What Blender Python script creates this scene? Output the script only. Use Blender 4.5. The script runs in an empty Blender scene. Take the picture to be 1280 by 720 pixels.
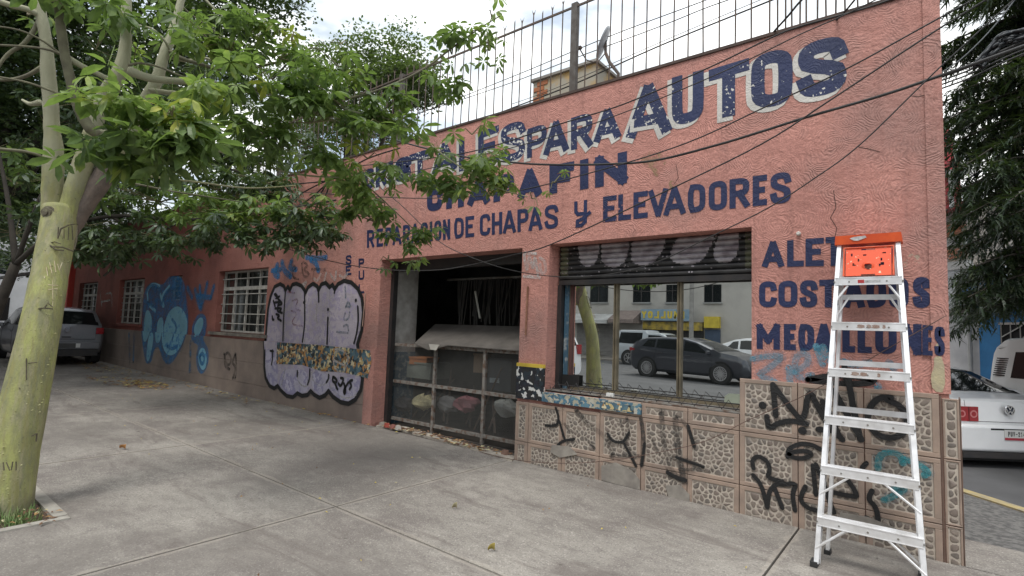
import bpy, math, random
from math import *
from mathutils import Vector, Matrix, geometry
random.seed(7)
S = bpy.context.scene
COL = S.collection

# ---------------------------------------------------------------- camera
YAW, PITCH, ROLL, FPX, CAMH = 0.671662653, 0.0793780195, 0.0360362374, 665.4, 1.514
_f = Vector((-sin(YAW)*cos(PITCH), cos(YAW)*cos(PITCH), sin(PITCH)))
_r0 = Vector((cos(YAW), sin(YAW), 0)); _u0 = _r0.cross(_f)
_r = _r0*cos(ROLL)+_u0*sin(ROLL); _u = -_r0*sin(ROLL)+_u0*cos(ROLL)
cam = bpy.data.cameras.new('camera'); co = bpy.data.objects.new('camera', cam); COL.objects.link(co)
m = Matrix((( _r.x,_u.x,-_f.x,0),(_r.y,_u.y,-_f.y,0),(_r.z,_u.z,-_f.z,CAMH),(0,0,0,1)))
co.matrix_world = m
cam.sensor_width = 36; cam.lens = 36*FPX/1280; cam.clip_end = 1500; cam.clip_start = .05
S.camera = co
# ---------------------------------------------------------------- world: bright overcast with thin blue gaps
SUN_EL, SUN_AZ = radians(62), radians(200)
W = bpy.data.worlds.new('World'); S.world = W; W.use_nodes = True
nt = W.node_tree; nt.nodes.clear(); N = nt.nodes.new; K = nt.links.new
sky = N('ShaderNodeTexSky'); sky.sky_type = 'NISHITA'; sky.sun_disc = False
sky.sun_elevation = SUN_EL; sky.sun_rotation = SUN_AZ; sky.air_density = 1.2
b1 = N('ShaderNodeBackground'); b1.inputs[1].default_value = .11; K(sky.outputs[0], b1.inputs[0])
tc = N('ShaderNodeTexCoord'); mp = N('ShaderNodeMapping'); mp.inputs['Scale'].default_value = (1, 1, 2.6)
K(tc.outputs['Generated'], mp.inputs[0])
nz = N('ShaderNodeTexNoise'); nz.inputs['Scale'].default_value = 2.3; nz.inputs['Detail'].default_value = 7; nz.inputs['Distortion'].default_value = .3
K(mp.outputs[0], nz.inputs[0])
cr = N('ShaderNodeValToRGB'); cr.color_ramp.elements[0].position = .36; cr.color_ramp.elements[0].color = (.35,.35,.35,1)
cr.color_ramp.elements[1].position = .5; K(nz.outputs[0], cr.inputs[0])
nz2 = N('ShaderNodeTexNoise'); nz2.inputs['Scale'].default_value = 5; nz2.inputs['Detail'].default_value = 5; K(mp.outputs[0], nz2.inputs[0])
cc = N('ShaderNodeValToRGB'); cc.color_ramp.elements[0].position = .36; cc.color_ramp.elements[0].color = (.40,.46,.52,1)
cc.color_ramp.elements[1].position = .56; cc.color_ramp.elements[1].color = (.97,.975,.96,1); K(nz2.outputs[0], cc.inputs[0])
b2 = N('ShaderNodeBackground'); b2.inputs[1].default_value = 1.0; K(cc.outputs[0], b2.inputs[0])
ms = N('ShaderNodeMixShader'); K(cr.outputs[0], ms.inputs[0]); K(b1.outputs[0], ms.inputs[1]); K(b2.outputs[0], ms.inputs[2])
wo = N('ShaderNodeOutputWorld'); K(ms.outputs[0], wo.inputs[0])
sl = bpy.data.lights.new('sun', 'SUN'); sl.energy = 1.3; sl.angle = radians(20); sl.color = (1, .97, .92)
so = bpy.data.objects.new('sun', sl); COL.objects.link(so)
# light comes from the street side, high up
sd = Vector((cos(SUN_EL)*.25, -cos(SUN_EL)*.97, sin(SUN_EL))).normalized()
so.rotation_euler = sd.to_track_quat('Z', 'Y').to_euler()
sky.sun_rotation = atan2(sd.x, sd.y)
S.view_settings.view_transform = 'Standard'; S.view_settings.look = 'None'
S.view_settings.exposure = 0.9; S.view_settings.gamma = 1
S.render.engine = 'CYCLES'
S.cycles.max_bounces = 8; S.cycles.transparent_max_bounces = 12; S.cycles.use_denoising = True

# ---------------------------------------------------------------- measuring helpers (pixels of the photograph -> points in the place)
CAMP = Vector((0, 0, CAMH))
def ray(x, y): return _r*((x-640)/FPX) - _u*((y-360)/FPX) + _f
def wp(x, y, Y=5.0):
    d = ray(x, y); t = Y/d.y; return Vector((d.x*t, Y, CAMH+d.z*t))
def at(x, y, t): return CAMP + ray(x, y)*t
SLOPE = -.0078
def gz(X): return SLOPE*max(-60, min(X, 12))
def gp(x, y):
    d = ray(x, y); t = CAMH/(SLOPE*d.x-d.z); return CAMP + d*t

# ---------------------------------------------------------------- objects and properties
def tag(o, label=None, cat=None, group=None, kind=None):
    if label: o['label'] = label
    if cat: o['category'] = cat
    if group: o['group'] = group
    if kind: o['kind'] = kind
    return o
def empty(name, loc=(0,0,0), label=None, cat=None, group=None):
    o = bpy.data.objects.new(name, None); COL.objects.link(o); o.location = loc
    o.empty_display_size = .1
    return tag(o, label, cat, group)
def link(name, me, parent=None, loc=(0,0,0)):
    o = bpy.data.objects.new(name, me); COL.objects.link(o); o.location = loc
    if parent: o.parent = parent
    return o
def org(o):
    v = Vector((0,0,0))
    while o: v += o.location; o = o.parent
    return v
class MB:
    def __init__(s): s.v = []; s.f = []; s.mi = []; s.cur = 0
    def add(s, vs, fs):
        n = len(s.v); s.v += [tuple(p) for p in vs]
        for f in fs: s.f.append([i+n for i in f]); s.mi.append(s.cur)
        return s
    def box(s, x0, y0, z0, x1, y1, z1):
        return s.add([(x0,y0,z0),(x1,y0,z0),(x1,y1,z0),(x0,y1,z0),(x0,y0,z1),(x1,y0,z1),(x1,y1,z1),(x0,y1,z1)],
                     [(0,3,2,1),(4,5,6,7),(0,1,5,4),(1,2,6,5),(2,3,7,6),(3,0,4,7)])
    def obox(s, c, ax, ay, az, bev=0):
        c, ax, ay, az = map(Vector, (c, ax, ay, az))
        P = [c+ax*i+ay*j+az*k for k in (-1,1) for i, j in ((-1,-1),(1,-1),(1,1),(-1,1))]
        return s.add(P, [(0,3,2,1),(4,5,6,7),(0,1,5,4),(1,2,6,5),(2,3,7,6),(3,0,4,7)])
    def bar(s, a, b, w, d, up=(0,0,1)):
        a, b = Vector(a), Vector(b); ax = (b-a); L = ax.length; ax.normalize(); up = Vector(up)
        s1 = ax.cross(up)
        if s1.length < 1e-4: s1 = Vector((1,0,0))
        s1.normalize(); s2 = s1.cross(ax)
        return s.obox((a+b)/2, ax*L/2, s1*w/2, s2*d/2)
    def bevbox(s, x0, y0, z0, x1, y1, z1, b):
        # box with a chamfered front (-Y) face
        return s.add([(x0,y1,z0),(x1,y1,z0),(x1,y1,z1),(x0,y1,z1),(x0,y0+b,z0),(x1,y0+b,z0),(x1,y0+b,z1),(x0,y0+b,z1),
                      (x0+b,y0,z0+b),(x1-b,y0,z0+b),(x1-b,y0,z1-b),(x0+b,y0,z1-b)],
                     [(0,3,2,1),(0,1,5,4),(1,2,6,5),(2,3,7,6),(3,0,4,7),(4,5,9,8),(5,6,10,9),(6,7,11,10),(7,4,8,11),(8,9,10,11)])
    def tube(s, pts, rad, n=6, cap=True):
        pts = [Vector(p) for p in pts]
        if not hasattr(rad, '__len__'): rad = [rad]*len(pts)
        rings = []; prev = None
        for i, p in enumerate(pts):
            d = (pts[min(i+1, len(pts)-1)]-pts[max(i-1, 0)]).normalized()
            a = prev if prev else (Vector((0,0,1)) if abs(d.z) < .9 else Vector((1,0,0)))
            a = (a - d*a.dot(d)).normalized(); b = d.cross(a); prev = a
            rings.append([p + (a*cos(2*pi*k/n)+b*sin(2*pi*k/n))*rad[i] for k in range(n)])
        vs = [q for r in rings for q in r]; fs = []
        for i in range(len(pts)-1):
            for k in range(n):
                fs.append((i*n+k, i*n+(k+1)%n, (i+1)*n+(k+1)%n, (i+1)*n+k))
        if cap: fs += [tuple(range(n))[::-1], tuple(range((len(pts)-1)*n, len(pts)*n))]
        return s.add(vs, fs)
    def poly(s, pts):           # one polygon, triangulated
        tr = geometry.tessellate_polygon([[Vector(p) for p in pts]])
        return s.add(pts, [tuple(t) for t in tr])
    def prism(s, pts, d):       # polygon swept along vector d
        n = len(pts); d = Vector(d); pts = [Vector(p) for p in pts]
        tr = geometry.tessellate_polygon([pts])
        return s.add(pts+[p+d for p in pts], [tuple(t) for t in tr]+[tuple(i+n for i in t)[::-1] for t in tr]+[(i,(i+1)%n,(i+1)%n+n,i+n) for i in range(n)])
    def cyl(s, a, b, r, n=16): return s.tube([a, b], r, n)
    def build(s, name, mats, parent=None, smooth=False, origin=None, fix=True):
        if not isinstance(mats, (list, tuple)): mats = [mats]
        L = Vector(origin) if origin is not None else Vector((0,0,0))
        if parent: L = org(parent)
        me = bpy.data.meshes.new(name)
        me.from_pydata([(p[0]-L.x, p[1]-L.y, p[2]-L.z) for p in s.v], [], s.f)
        for mt in mats: me.materials.append(mt)
        if len(mats) > 1: me.polygons.foreach_set('material_index', s.mi)
        if smooth: me.polygons.foreach_set('use_smooth', [True]*len(me.polygons))
        me.validate(); me.update()
        return link(name, me, parent, (0,0,0) if parent else L)
def autosmooth(o, ang=40):
    try: o.data.set_sharp_from_angle(angle=radians(ang))
    except Exception: pass
def copy_tree(o, parent=None):
    c = o.copy(); COL.objects.link(c); c.parent = parent
    for ch in list(o.children): copy_tree(ch, c)
    return c

# ---------------------------------------------------------------- materials
def base(name):
    mt = bpy.data.materials.new(name); mt.use_nodes = True
    nt = mt.node_tree; return mt, nt, nt.nodes['Principled BSDF']
def coords(nt, kind='P', sc=(1,1,1)):
    if kind == 'P': o = nt.nodes.new('ShaderNodeNewGeometry').outputs['Position']
    else: o = nt.nodes.new('ShaderNodeTexCoord').outputs['Object']
    if sc != (1,1,1):
        mp = nt.nodes.new('ShaderNodeMapping'); mp.inputs['Scale'].default_value = sc
        nt.links.new(o, mp.inputs[0]); o = mp.outputs[0]
    return o
def noise(nt, co, scale, detail=5, rough=.55, dist=0):
    n = nt.nodes.new('ShaderNodeTexNoise'); n.inputs['Scale'].default_value = scale; n.inputs['Detail'].default_value = detail
    n.inputs['Roughness'].default_value = rough; n.inputs['Distortion'].default_value = dist
    nt.links.new(co, n.inputs['Vector']); return n.outputs[0]
def ramp(nt, v, a, b, ca=(0,0,0,1), cb=(1,1,1,1)):
    r = nt.nodes.new('ShaderNodeValToRGB'); e = r.color_ramp.elements
    e[0].position = a; e[1].position = b; e[0].color = ca; e[1].color = cb
    nt.links.new(v, r.inputs[0]); return r.outputs[0]
def mix(nt, f, a, b, mode='MIX'):
    n = nt.nodes.new('ShaderNodeMix'); n.data_type = 'RGBA'; n.blend_type = mode
    for s_, v in ((n.inputs[0], f), (n.inputs[6], a), (n.inputs[7], b)):
        if hasattr(v, 'links') or isinstance(v, bpy.types.NodeSocket): nt.links.new(v, s_)
        elif isinstance(v, (tuple, list)): s_.default_value = (v[0], v[1], v[2], 1)
        else: s_.default_value = v
    return n.outputs[2]
def math_(nt, op, a, b=0, c=None):
    n = nt.nodes.new('ShaderNodeMath'); n.operation = op
    for i, v in enumerate((a, b, c)):
        if v is None: continue
        if isinstance(v, bpy.types.NodeSocket): nt.links.new(v, n.inputs[i])
        else: n.inputs[i].default_value = v
    return n.outputs[0]
def bump(nt, bs, h, strength=.5, dist=.01, nrm=None):
    b = nt.nodes.new('ShaderNodeBump'); b.inputs['Strength'].default_value = strength; b.inputs['Distance'].default_value = dist
    nt.links.new(h, b.inputs['Height'])
    if nrm: nt.links.new(nrm, b.inputs['Normal'])
    if bs: nt.links.new(b.outputs[0], bs.inputs['Normal'])
    return b.outputs[0]
MC = {}
def pm(name, c, c2=None, rough=.7, sc=4, bmp=0, bsc=60, bd=.004, metal=0, co='P', lo=.35, hi=.65, spec=.5, coat=0, msc=(1,1,1), r2=None):
    if name in MC: return MC[name]
    mt, nt, bs = base(name); v = coords(nt, co, msc)
    if c2 is None: c2 = tuple(x*.75 for x in c)
    n = noise(nt, v, sc); nt.links.new(mix(nt, ramp(nt, n, lo, hi), c, c2), bs.inputs['Base Color'])
    bs.inputs['Roughness'].default_value = rough; bs.inputs['Metallic'].default_value = metal
    if r2 is not None:
        rr = ramp(nt, noise(nt, v, sc*2.3), .35, .65, (rough,)*3+(1,), (r2,)*3+(1,)); nt.links.new(rr, bs.inputs['Roughness'])
    bs.inputs['Specular IOR Level'].default_value = spec; bs.inputs['Coat Weight'].default_value = coat
    if bmp: bump(nt, bs, noise(nt, v, bsc), bmp, bd)
    MC[name] = mt; return mt

def stucco_h(nt):
    # swirled trowel plaster: concentric arcs around scattered centres, broken up by noise
    p = coords(nt, 'P'); sx = nt.nodes.new('ShaderNodeSeparateXYZ'); nt.links.new(p, sx.inputs[0])
    cb = nt.nodes.new('ShaderNodeCombineXYZ'); nt.links.new(sx.outputs[0], cb.inputs[0]); nt.links.new(sx.outputs[2], cb.inputs[1])
    nd = nt.nodes.new('ShaderNodeTexNoise'); nd.inputs['Scale'].default_value = 3.2; nd.inputs['Detail'].default_value = 3
    nt.links.new(cb.outputs[0], nd.inputs['Vector'])
    vm = nt.nodes.new('ShaderNodeVectorMath'); vm.operation = 'MULTIPLY_ADD'; nt.links.new(nd.outputs['Color'], vm.inputs[0])
    vm.inputs[1].default_value = (.28, .28, 0); nt.links.new(cb.outputs[0], vm.inputs[2])
    vo = nt.nodes.new('ShaderNodeTexVoronoi'); vo.voronoi_dimensions = '2D'; vo.inputs['Scale'].default_value = 2.9
    nt.links.new(vm.outputs[0], vo.inputs['Vector'])
    s_ = math_(nt, 'SINE', math_(nt, 'MULTIPLY', math_(nt, 'ADD', vo.outputs['Distance'], math_(nt, 'MULTIPLY', noise(nt, p, 7, 3), .22)), 95))
    s_ = math_(nt, 'MULTIPLY', s_, ramp(nt, noise(nt, p, 3.6, 4, .7), .44, .66))
    n2 = noise(nt, p, 28, 6, .65); n3 = noise(nt, p, 9, 4)
    return math_(nt, 'ADD', math_(nt, 'MULTIPLY', s_, .2), math_(nt, 'ADD', math_(nt, 'MULTIPLY', n2, 1.1), math_(nt, 'MULTIPLY', n3, 1.3))), s_

def stucco(name, c, c2, patch=(.4,.36,.24), far_shade=False):
    mt, nt, bs = base(name); p = coords(nt, 'P'); h, s_ = stucco_h(nt)
    col = mix(nt, ramp(nt, noise(nt, p, 1.1, 8, .62), .34, .68), c, c2)
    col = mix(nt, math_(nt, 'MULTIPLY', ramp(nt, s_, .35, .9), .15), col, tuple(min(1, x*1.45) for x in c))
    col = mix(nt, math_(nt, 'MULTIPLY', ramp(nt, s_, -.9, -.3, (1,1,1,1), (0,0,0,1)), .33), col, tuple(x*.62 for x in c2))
    col = mix(nt, math_(nt, 'MULTIPLY', ramp(nt, noise(nt, p, .9, 7, .66), .47, .64), .7), col, (c2[0]*.62, c2[1]*.8, c2[2]*.85))
    col = mix(nt, ramp(nt, noise(nt, p, 26, 7, .75), .54, .70), col, tuple(x*.6 for x in c2))
    streak = noise(nt, coords(nt, 'P', (5, 5, .35)), 2.2, 7, .65)
    col = mix(nt, math_(nt, 'MULTIPLY', ramp(nt, streak, .52, .72), .42), col, tuple(x*.45 for x in c2))
    col = mix(nt, ramp(nt, noise(nt, p, 2.6, 9, .7), .69, .71), col, patch)
    if far_shade:      # redder towards the far end: older paint plus tree shade painted into the colour
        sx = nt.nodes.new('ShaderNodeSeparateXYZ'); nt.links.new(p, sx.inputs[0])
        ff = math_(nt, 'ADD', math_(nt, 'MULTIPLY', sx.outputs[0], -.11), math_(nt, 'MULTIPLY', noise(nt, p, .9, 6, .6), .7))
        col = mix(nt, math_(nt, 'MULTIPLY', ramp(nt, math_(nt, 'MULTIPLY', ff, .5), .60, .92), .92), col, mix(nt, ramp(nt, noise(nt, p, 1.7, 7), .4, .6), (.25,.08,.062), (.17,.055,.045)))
    nt.links.new(col, bs.inputs['Base Color']); bs.inputs['Roughness'].default_value = .85; bs.inputs['Specular IOR Level'].default_value = .3
    bump(nt, bs, h, .78, .014)
    return mt
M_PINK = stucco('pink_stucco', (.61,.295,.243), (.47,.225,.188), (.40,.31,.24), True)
M_RED = stucco('old_red_stucco', (.27,.085,.065), (.18,.06,.048), (.28,.2,.16))

def paint(name, c, chip, amt=.62, fine=26, alpha=None, soft=False, big=1.6):
    # paint brushed or sprayed on the rough plaster: carries the plaster's relief, flakes off in spots
    mt, nt, bs = base(name); p = coords(nt, 'P'); h, s_ = stucco_h(nt)
    n1 = noise(nt, p, fine, 4, .6); n2 = noise(nt, p, big, 3)
    f = ramp(nt, math_(nt, 'ADD', math_(nt, 'MULTIPLY', n1, .75), math_(nt, 'MULTIPLY', n2, .35)), amt, amt+.012)
    base_c = mix(nt, ramp(nt, noise(nt, p, 3.5, 6), .3, .7), c, tuple(x*.7 for x in c))
    nt.links.new(mix(nt, f, base_c, chip), bs.inputs['Base Color'])
    bs.inputs['Roughness'].default_value = .6; bump(nt, bs, h, .5, .011)
    if alpha is not None:
        a = ramp(nt, math_(nt, 'ADD', math_(nt, 'MULTIPLY', noise(nt, p, 60, 2), .45), math_(nt, 'MULTIPLY', noise(nt, p, 5, 4), .55)), .5-alpha*.3, .62-alpha*.12, (1,1,1,1), (max(0, alpha-.45),)*3+(1,))
        nt.links.new(a, bs.inputs['Alpha'])
    return mt
NAVY_W = paint('navy_sign_paint_white_chips', (.012,.022,.085), (.62,.60,.55), .645)
NAVY = paint('navy_sign_paint', (.012,.021,.082), (.45,.2,.16), .72)
WHITE_P = paint('white_shade_paint', (.60,.575,.53), (.5,.22,.18), .70)
BLACK_G = paint('black_spray', (.012,.012,.013), (.03,.03,.03), .9)
BLACK_F = paint('faded_black_spray', (.05,.045,.042), (.2,.17,.15), .66, alpha=.62)
def spray_halo(name, c, lo=.50, hi=.75):
    mt, nt, bs = base(name); p = coords(nt, 'P'); bs.inputs['Base Color'].default_value = (*c, 1); bs.inputs['Roughness'].default_value = .8
    nt.links.new(math_(nt, 'MULTIPLY', ramp(nt, noise(nt, p, 140, 3, .7), lo, hi), .8), bs.inputs['Alpha']); return mt
HALO = (spray_halo('black_overspray', (.02,.02,.02)), spray_halo('blue_overspray', (.05,.25,.38)))
TEAL_G = paint('teal_spray', (.05,.33,.38), (.3,.3,.28), .68, alpha=.9)
SKY_G = paint('sky_blue_spray', (.13,.37,.50), (.5,.2,.17), .66, alpha=.8)
BLUE_G = paint('cobalt_spray', (.03,.22,.50), (.2,.1,.12), .68, alpha=.95)
LBLUE_G = paint('pale_blue_spray', (.22,.46,.58), (.05,.2,.4), .62, 8)
LAV_G = paint('lavender_roller_paint', (.50,.45,.52), (.36,.32,.44), .56, 9)
LAV2_G = paint('pale_lavender_paint', (.52,.49,.60), (.30,.28,.42), .56, 11)
WHITE_G = paint('white_spray', (.7,.68,.66), (.5,.3,.28), .66, alpha=.7)

def concrete(name, joints=True):
    mt, nt, bs = base(name); p = coords(nt, 'P')
    n1 = noise(nt, p, .55, 8, .6); n2 = noise(nt, coords(nt, 'P', (1,2.4,1)), 3.2, 9, .68, .6); n3 = noise(nt, p, 55, 5, .75); n4 = noise(nt, p, 9, 7, .7)
    col = mix(nt, ramp(nt, n1, .36, .62), (.325,.302,.268), (.205,.188,.168))
    col = mix(nt, math_(nt, 'MULTIPLY', ramp(nt, n2, .46, .70), .7), col, (.165,.148,.135))
    col = mix(nt, math_(nt, 'MULTIPLY', ramp(nt, noise(nt, p, 1.3, 6, .65), .50, .60), .6), col, (.15,.13,.12))
    col = mix(nt, math_(nt, 'MULTIPLY', ramp(nt, n4, .5, .66), .35), col, (.38,.355,.315))
    col = mix(nt, math_(nt, 'MULTIPLY', ramp(nt, n3, .52, .64), .65), col, (.11,.10,.095))
    col = mix(nt, math_(nt, 'MULTIPLY', ramp(nt, noise(nt, p, 80, 4, .7), .55, .66), .6), col, (.55,.52,.47))
    col = mix(nt, ramp(nt, noise(nt, p, 6.5, 3, .5), .74, .76), col, (.10,.09,.08))
    vg = nt.nodes.new('ShaderNodeTexVoronoi'); vg.inputs['Scale'].default_value = 2.6; nt.links.new(p, vg.inputs['Vector'])
    gum = math_(nt, 'MULTIPLY', math_(nt, 'LESS_THAN', math_(nt, 'ADD', vg.outputs['Distance'], math_(nt, 'MULTIPLY', noise(nt, p, 30, 2), .03)), .052), math_(nt, 'GREATER_THAN', noise(nt, p, 1.1, 2), .5))
    col = mix(nt, math_(nt, 'MULTIPLY', gum, .75), col, (.07,.062,.055))
    col = mix(nt, math_(nt, 'MULTIPLY', ramp(nt, noise(nt, p, .42, 8, .68), .47, .60), .62), col, (.15,.135,.122))
    col = mix(nt, math_(nt, 'MULTIPLY', ramp(nt, noise(nt, coords(nt,'P',(.5,2,1)), 1.6, 8, .7, .8), .54, .64), .55), col, (.13,.11,.10))
    if joints:
        sx = nt.nodes.new('ShaderNodeSeparateXYZ'); nt.links.new(p, sx.inputs[0])
        wob = math_(nt, 'MULTIPLY', noise(nt, p, 5, 3), .12)
        dx = math_(nt, 'PINGPONG', math_(nt, 'ADD', sx.outputs[0], .89+2.97*20), 2.97/2)
        dy = math_(nt, 'ABSOLUTE', math_(nt, 'SUBTRACT', sx.outputs[1], 2.65))
        dm = math_(nt, 'ADD', math_(nt, 'MINIMUM', dx, dy), wob)
        trow = ramp(nt, dm, .09, .10, (1,1,1,1), (0,0,0,1))
        col = mix(nt, math_(nt, 'MULTIPLY', trow, .3), col, (.41,.37,.315))
    nt.links.new(col, bs.inputs['Base Color']); bs.inputs['Roughness'].default_value = .88; bs.inputs['Specular IOR Level'].default_value = .3
    hh = math_(nt, 'ADD', math_(nt, 'MULTIPLY', n3, .5), math_(nt, 'ADD', n4, n2)); bump(nt, bs, hh, .55, .008)
    return mt
M_CONC = concrete('broomed_concrete'); M_CONC2 = concrete('kerb_concrete', False)
M_ASPH = pm('asphalt', (.10,.10,.103), (.07,.07,.072), .85, 1.2, .5, 120, .006)
M_ROUGH = pm('coarse_aggregate_paving', (.17,.165,.155), (.085,.082,.08), .9, 22, .9, 45, .02, lo=.4, hi=.6)
M_YELLOW = pm('worn_yellow_kerb', (.42,.33,.14), (.26,.23,.17), .8, 9, .4, 60)
M_DARK = pm('dark_void', (.012,.012,.012), rough=.9)
M_GROUT = pm('pinkish_beige_tile_rail', (.345,.255,.20), (.25,.19,.155), .6, 6, .35, 40, .004, r2=.8)
M_GROUTL = pm('pale_tile_grout', (.50,.44,.37), (.34,.295,.25), .7, 14, .3, 80)
M_BEIGE = pm('plain_beige_wainscot', (.27,.215,.18), (.165,.13,.115), .75, 1.7, .5, 25, .008)
M_STONE = []
for i, c in enumerate([(.23,.19,.16),(.18,.155,.135),(.27,.225,.19),(.21,.17,.145)]):
    M_STONE.append(pm('pebble_%s' % 'abcd'[i], c, tuple(x*.72 for x in c), .55, 24, .4, 90, .003))
M_ALU = pm('brushed_aluminium', (.86,.86,.87), (.70,.69,.68), .36, 7, .15, 160, .001, metal=.6, r2=.55, lo=.4, hi=.7)
M_ALUD = pm('dull_galvanised_steel', (.33,.33,.32), (.20,.17,.14), .55, 7, .3, 60, metal=.5)
M_RUSTY = pm('rust_spotted_grey_steel', (.19,.18,.165), (.10,.06,.04), .7, 14, .4, 70, lo=.45, hi=.62)
M_IRON = pm('rusty_dark_iron', (.07,.06,.052), (.11,.07,.05), .7, 14, .3, 80)
M_BLACKM = pm('black_painted_metal', (.02,.02,.022), (.035,.03,.028), .5, 8)
M_BRONZE = pm('bronze_anodised_frame', (.26,.22,.15), (.14,.12,.085), .4, 6, metal=.5)
M_ORANGE = pm('orange_moulded_plastic', (.78,.12,.03), (.62,.08,.025), .42, 8, .2, 50, .002)
M_RUBBER = pm('black_rubber', (.02,.02,.02), (.03,.03,.03), .8, 8)
M_WHITEW = pm('white_painted_steel', (.50,.49,.46), (.33,.31,.28), .6, 12)
M_CABLE = pm('black_cable', (.018,.017,.017), (.03,.03,.03), .6, 8)
M_WOODB = pm('faded_cardboard', (.125,.112,.10), (.08,.072,.064), .8, 4, .3, 20)
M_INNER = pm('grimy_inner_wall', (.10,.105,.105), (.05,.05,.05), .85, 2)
M_INW = pm('white_inner_jamb', (.5,.5,.48), (.32,.31,.29), .8, 6, .4, 40)
M_INB = pm('blue_inner_jamb', (.035,.085,.13), (.25,.27,.27), .75, 12, .4, 50, lo=.5, hi=.66)

def glass_refl(name, tint=(.045,.05,.05), refl=.55, rough=.0):
    mt, nt, bs = base(name)
    g = nt.nodes.new('ShaderNodeBsdfGlossy'); g.inputs['Roughness'].default_value = rough; g.inputs['Color'].default_value = (.95,.97,.95,1)
    tr = nt.nodes.new('ShaderNodeBsdfTransparent'); tr.inputs[0].default_value = (.25,.27,.27,1)
    d = nt.nodes.new('ShaderNodeBsdfDiffuse'); d.inputs[0].default_value = (*tint, 1)
    m1 = nt.nodes.new('ShaderNodeMixShader'); m1.inputs[0].default_value = .45; nt.links.new(tr.outputs[0], m1.inputs[1]); nt.links.new(d.outputs[0], m1.inputs[2])
    m2 = nt.nodes.new('ShaderNodeMixShader'); m2.inputs[0].default_value = refl; nt.links.new(m1.outputs[0], m2.inputs[1]); nt.links.new(g.outputs[0], m2.inputs[2])
    nt.links.new(m2.outputs[0], nt.nodes['Material Output'].inputs[0]); return mt
M_GLASS = glass_refl('reflective_shop_glass', refl=.8)
M_GLASSD = glass_refl('dusty_old_glass', (.05,.055,.055), .22, .05)
def simple(name, c, rough=.5, metal=0, coat=0, spec=.5, em=None):
    if name in MC: return MC[name]
    mt, nt, bs = base(name); bs.inputs['Base Color'].default_value = (*c, 1); bs.inputs['Roughness'].default_value = rough
    bs.inputs['Metallic'].default_value = metal; bs.inputs['Coat Weight'].default_value = coat; bs.inputs['Specular IOR Level'].default_value = spec
    bs.inputs['Coat Roughness'].default_value = .05
    MC[name] = mt; return mt
M_CARGL = simple('tinted_car_glass', (.012,.014,.015), .05, spec=.35)
M_TYRE = pm('tyre_rubber', (.022,.022,.023), (.03,.03,.03), .85, 8, co='O')
M_RIM = simple('alloy_rim', (.55,.55,.56), .3, .8)
M_TAIL = simple('red_tail_lamp', (.30,.015,.02), .15, coat=.6)
M_TAILP = simple('pink_lamp_bulb_ring', (.55,.18,.18), .2, coat=.5)
M_CHROME = simple('chrome', (.75,.75,.76), .12, 1)
def carpaint(name, c, rough=.35, metal=.0, coat=.8):
    mt, nt, bs = base(name); v = coords(nt, 'O')
    n = noise(nt, v, 3, 6); nt.links.new(mix(nt, math_(nt, 'MULTIPLY', ramp(nt, n, .35, .7), .25), c, tuple(x*.7 for x in c)), bs.inputs['Base Color'])
    bs.inputs['Roughness'].default_value = rough; bs.inputs['Metallic'].default_value = metal; bs.inputs['Coat Weight'].default_value = coat
    bs.inputs['Coat Roughness'].default_value = .06; return mt
P_WHITE = carpaint('white_car_paint', (.74,.75,.76)); P_SILVER = carpaint('silver_car_paint', (.36,.37,.40), .4, .5)
P_DARK = carpaint('charcoal_car_paint', (.05,.054,.066), .35, .4); P_LSILV = carpaint('pale_silver_paint', (.50,.54,.57), .4, .3)
P_CREAM = carpaint('old_white_van_paint', (.70,.70,.67), .5, 0, .3)
# ================================================================= THE PAINTED BUILDING
WALLY = 5.0
bld = empty('workshop_building', (0.07, WALLY, 0), 'pink stucco auto glass workshop with hand painted navy sign lettering and graffiti on the corner', 'building')
PAR = 4.24; XE = -12.9
def wall_boxes(mb, x0, x1, openings, z1, y0=WALLY, y1=WALLY+.28):
    xs = sorted(set([x0, x1]+[o[0] for o in openings]+[o[1] for o in openings]))
    for a, b in zip(xs[:-1], xs[1:]):
        zs = [(-.3)]; ops = sorted([o for o in openings if o[0] <= a+1e-6 and o[1] >= b-1e-6], key=lambda o: o[2])
        z = -.3
        for o in ops:
            if o[2] > z: mb.box(a, y0, z, b, y1, o[2])
            z = o[3]
        mb.box(a, y0, z, b, y1, z1)
WINX = (-3.445, -1.262); WZ = (.86, 2.515); DOORX = (-6.50, -3.835)
ops = [(*DOORX, -.3, 2.50), (*WINX, *WZ)]
mb = MB(); wall_boxes(mb, XE, .075, ops+[(-12.03,-9.9,1.262,2.55)], PAR)
mb.box(-.02, 4.985, 1.17, .085, 4.9998, PAR)      # raised corner strip
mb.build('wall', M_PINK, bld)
mb = MB(); wall_boxes(mb, -23.4, XE, [(-14.86,-14.0,1.94,2.545),(-18.55,-16.5,1.31,2.56),(-22.7,-20.65,1.31,2.58)], PAR)
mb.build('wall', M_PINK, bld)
# parapet cap
mb = MB(); mb.box(-23.4, 4.985, PAR+.001, .09, 5.31, PAR+.03); mb.build('parapet_cap', pm('dark_cap_mortar', (.09,.06,.05), (.05,.035,.03), .9, 6), bld)
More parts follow.
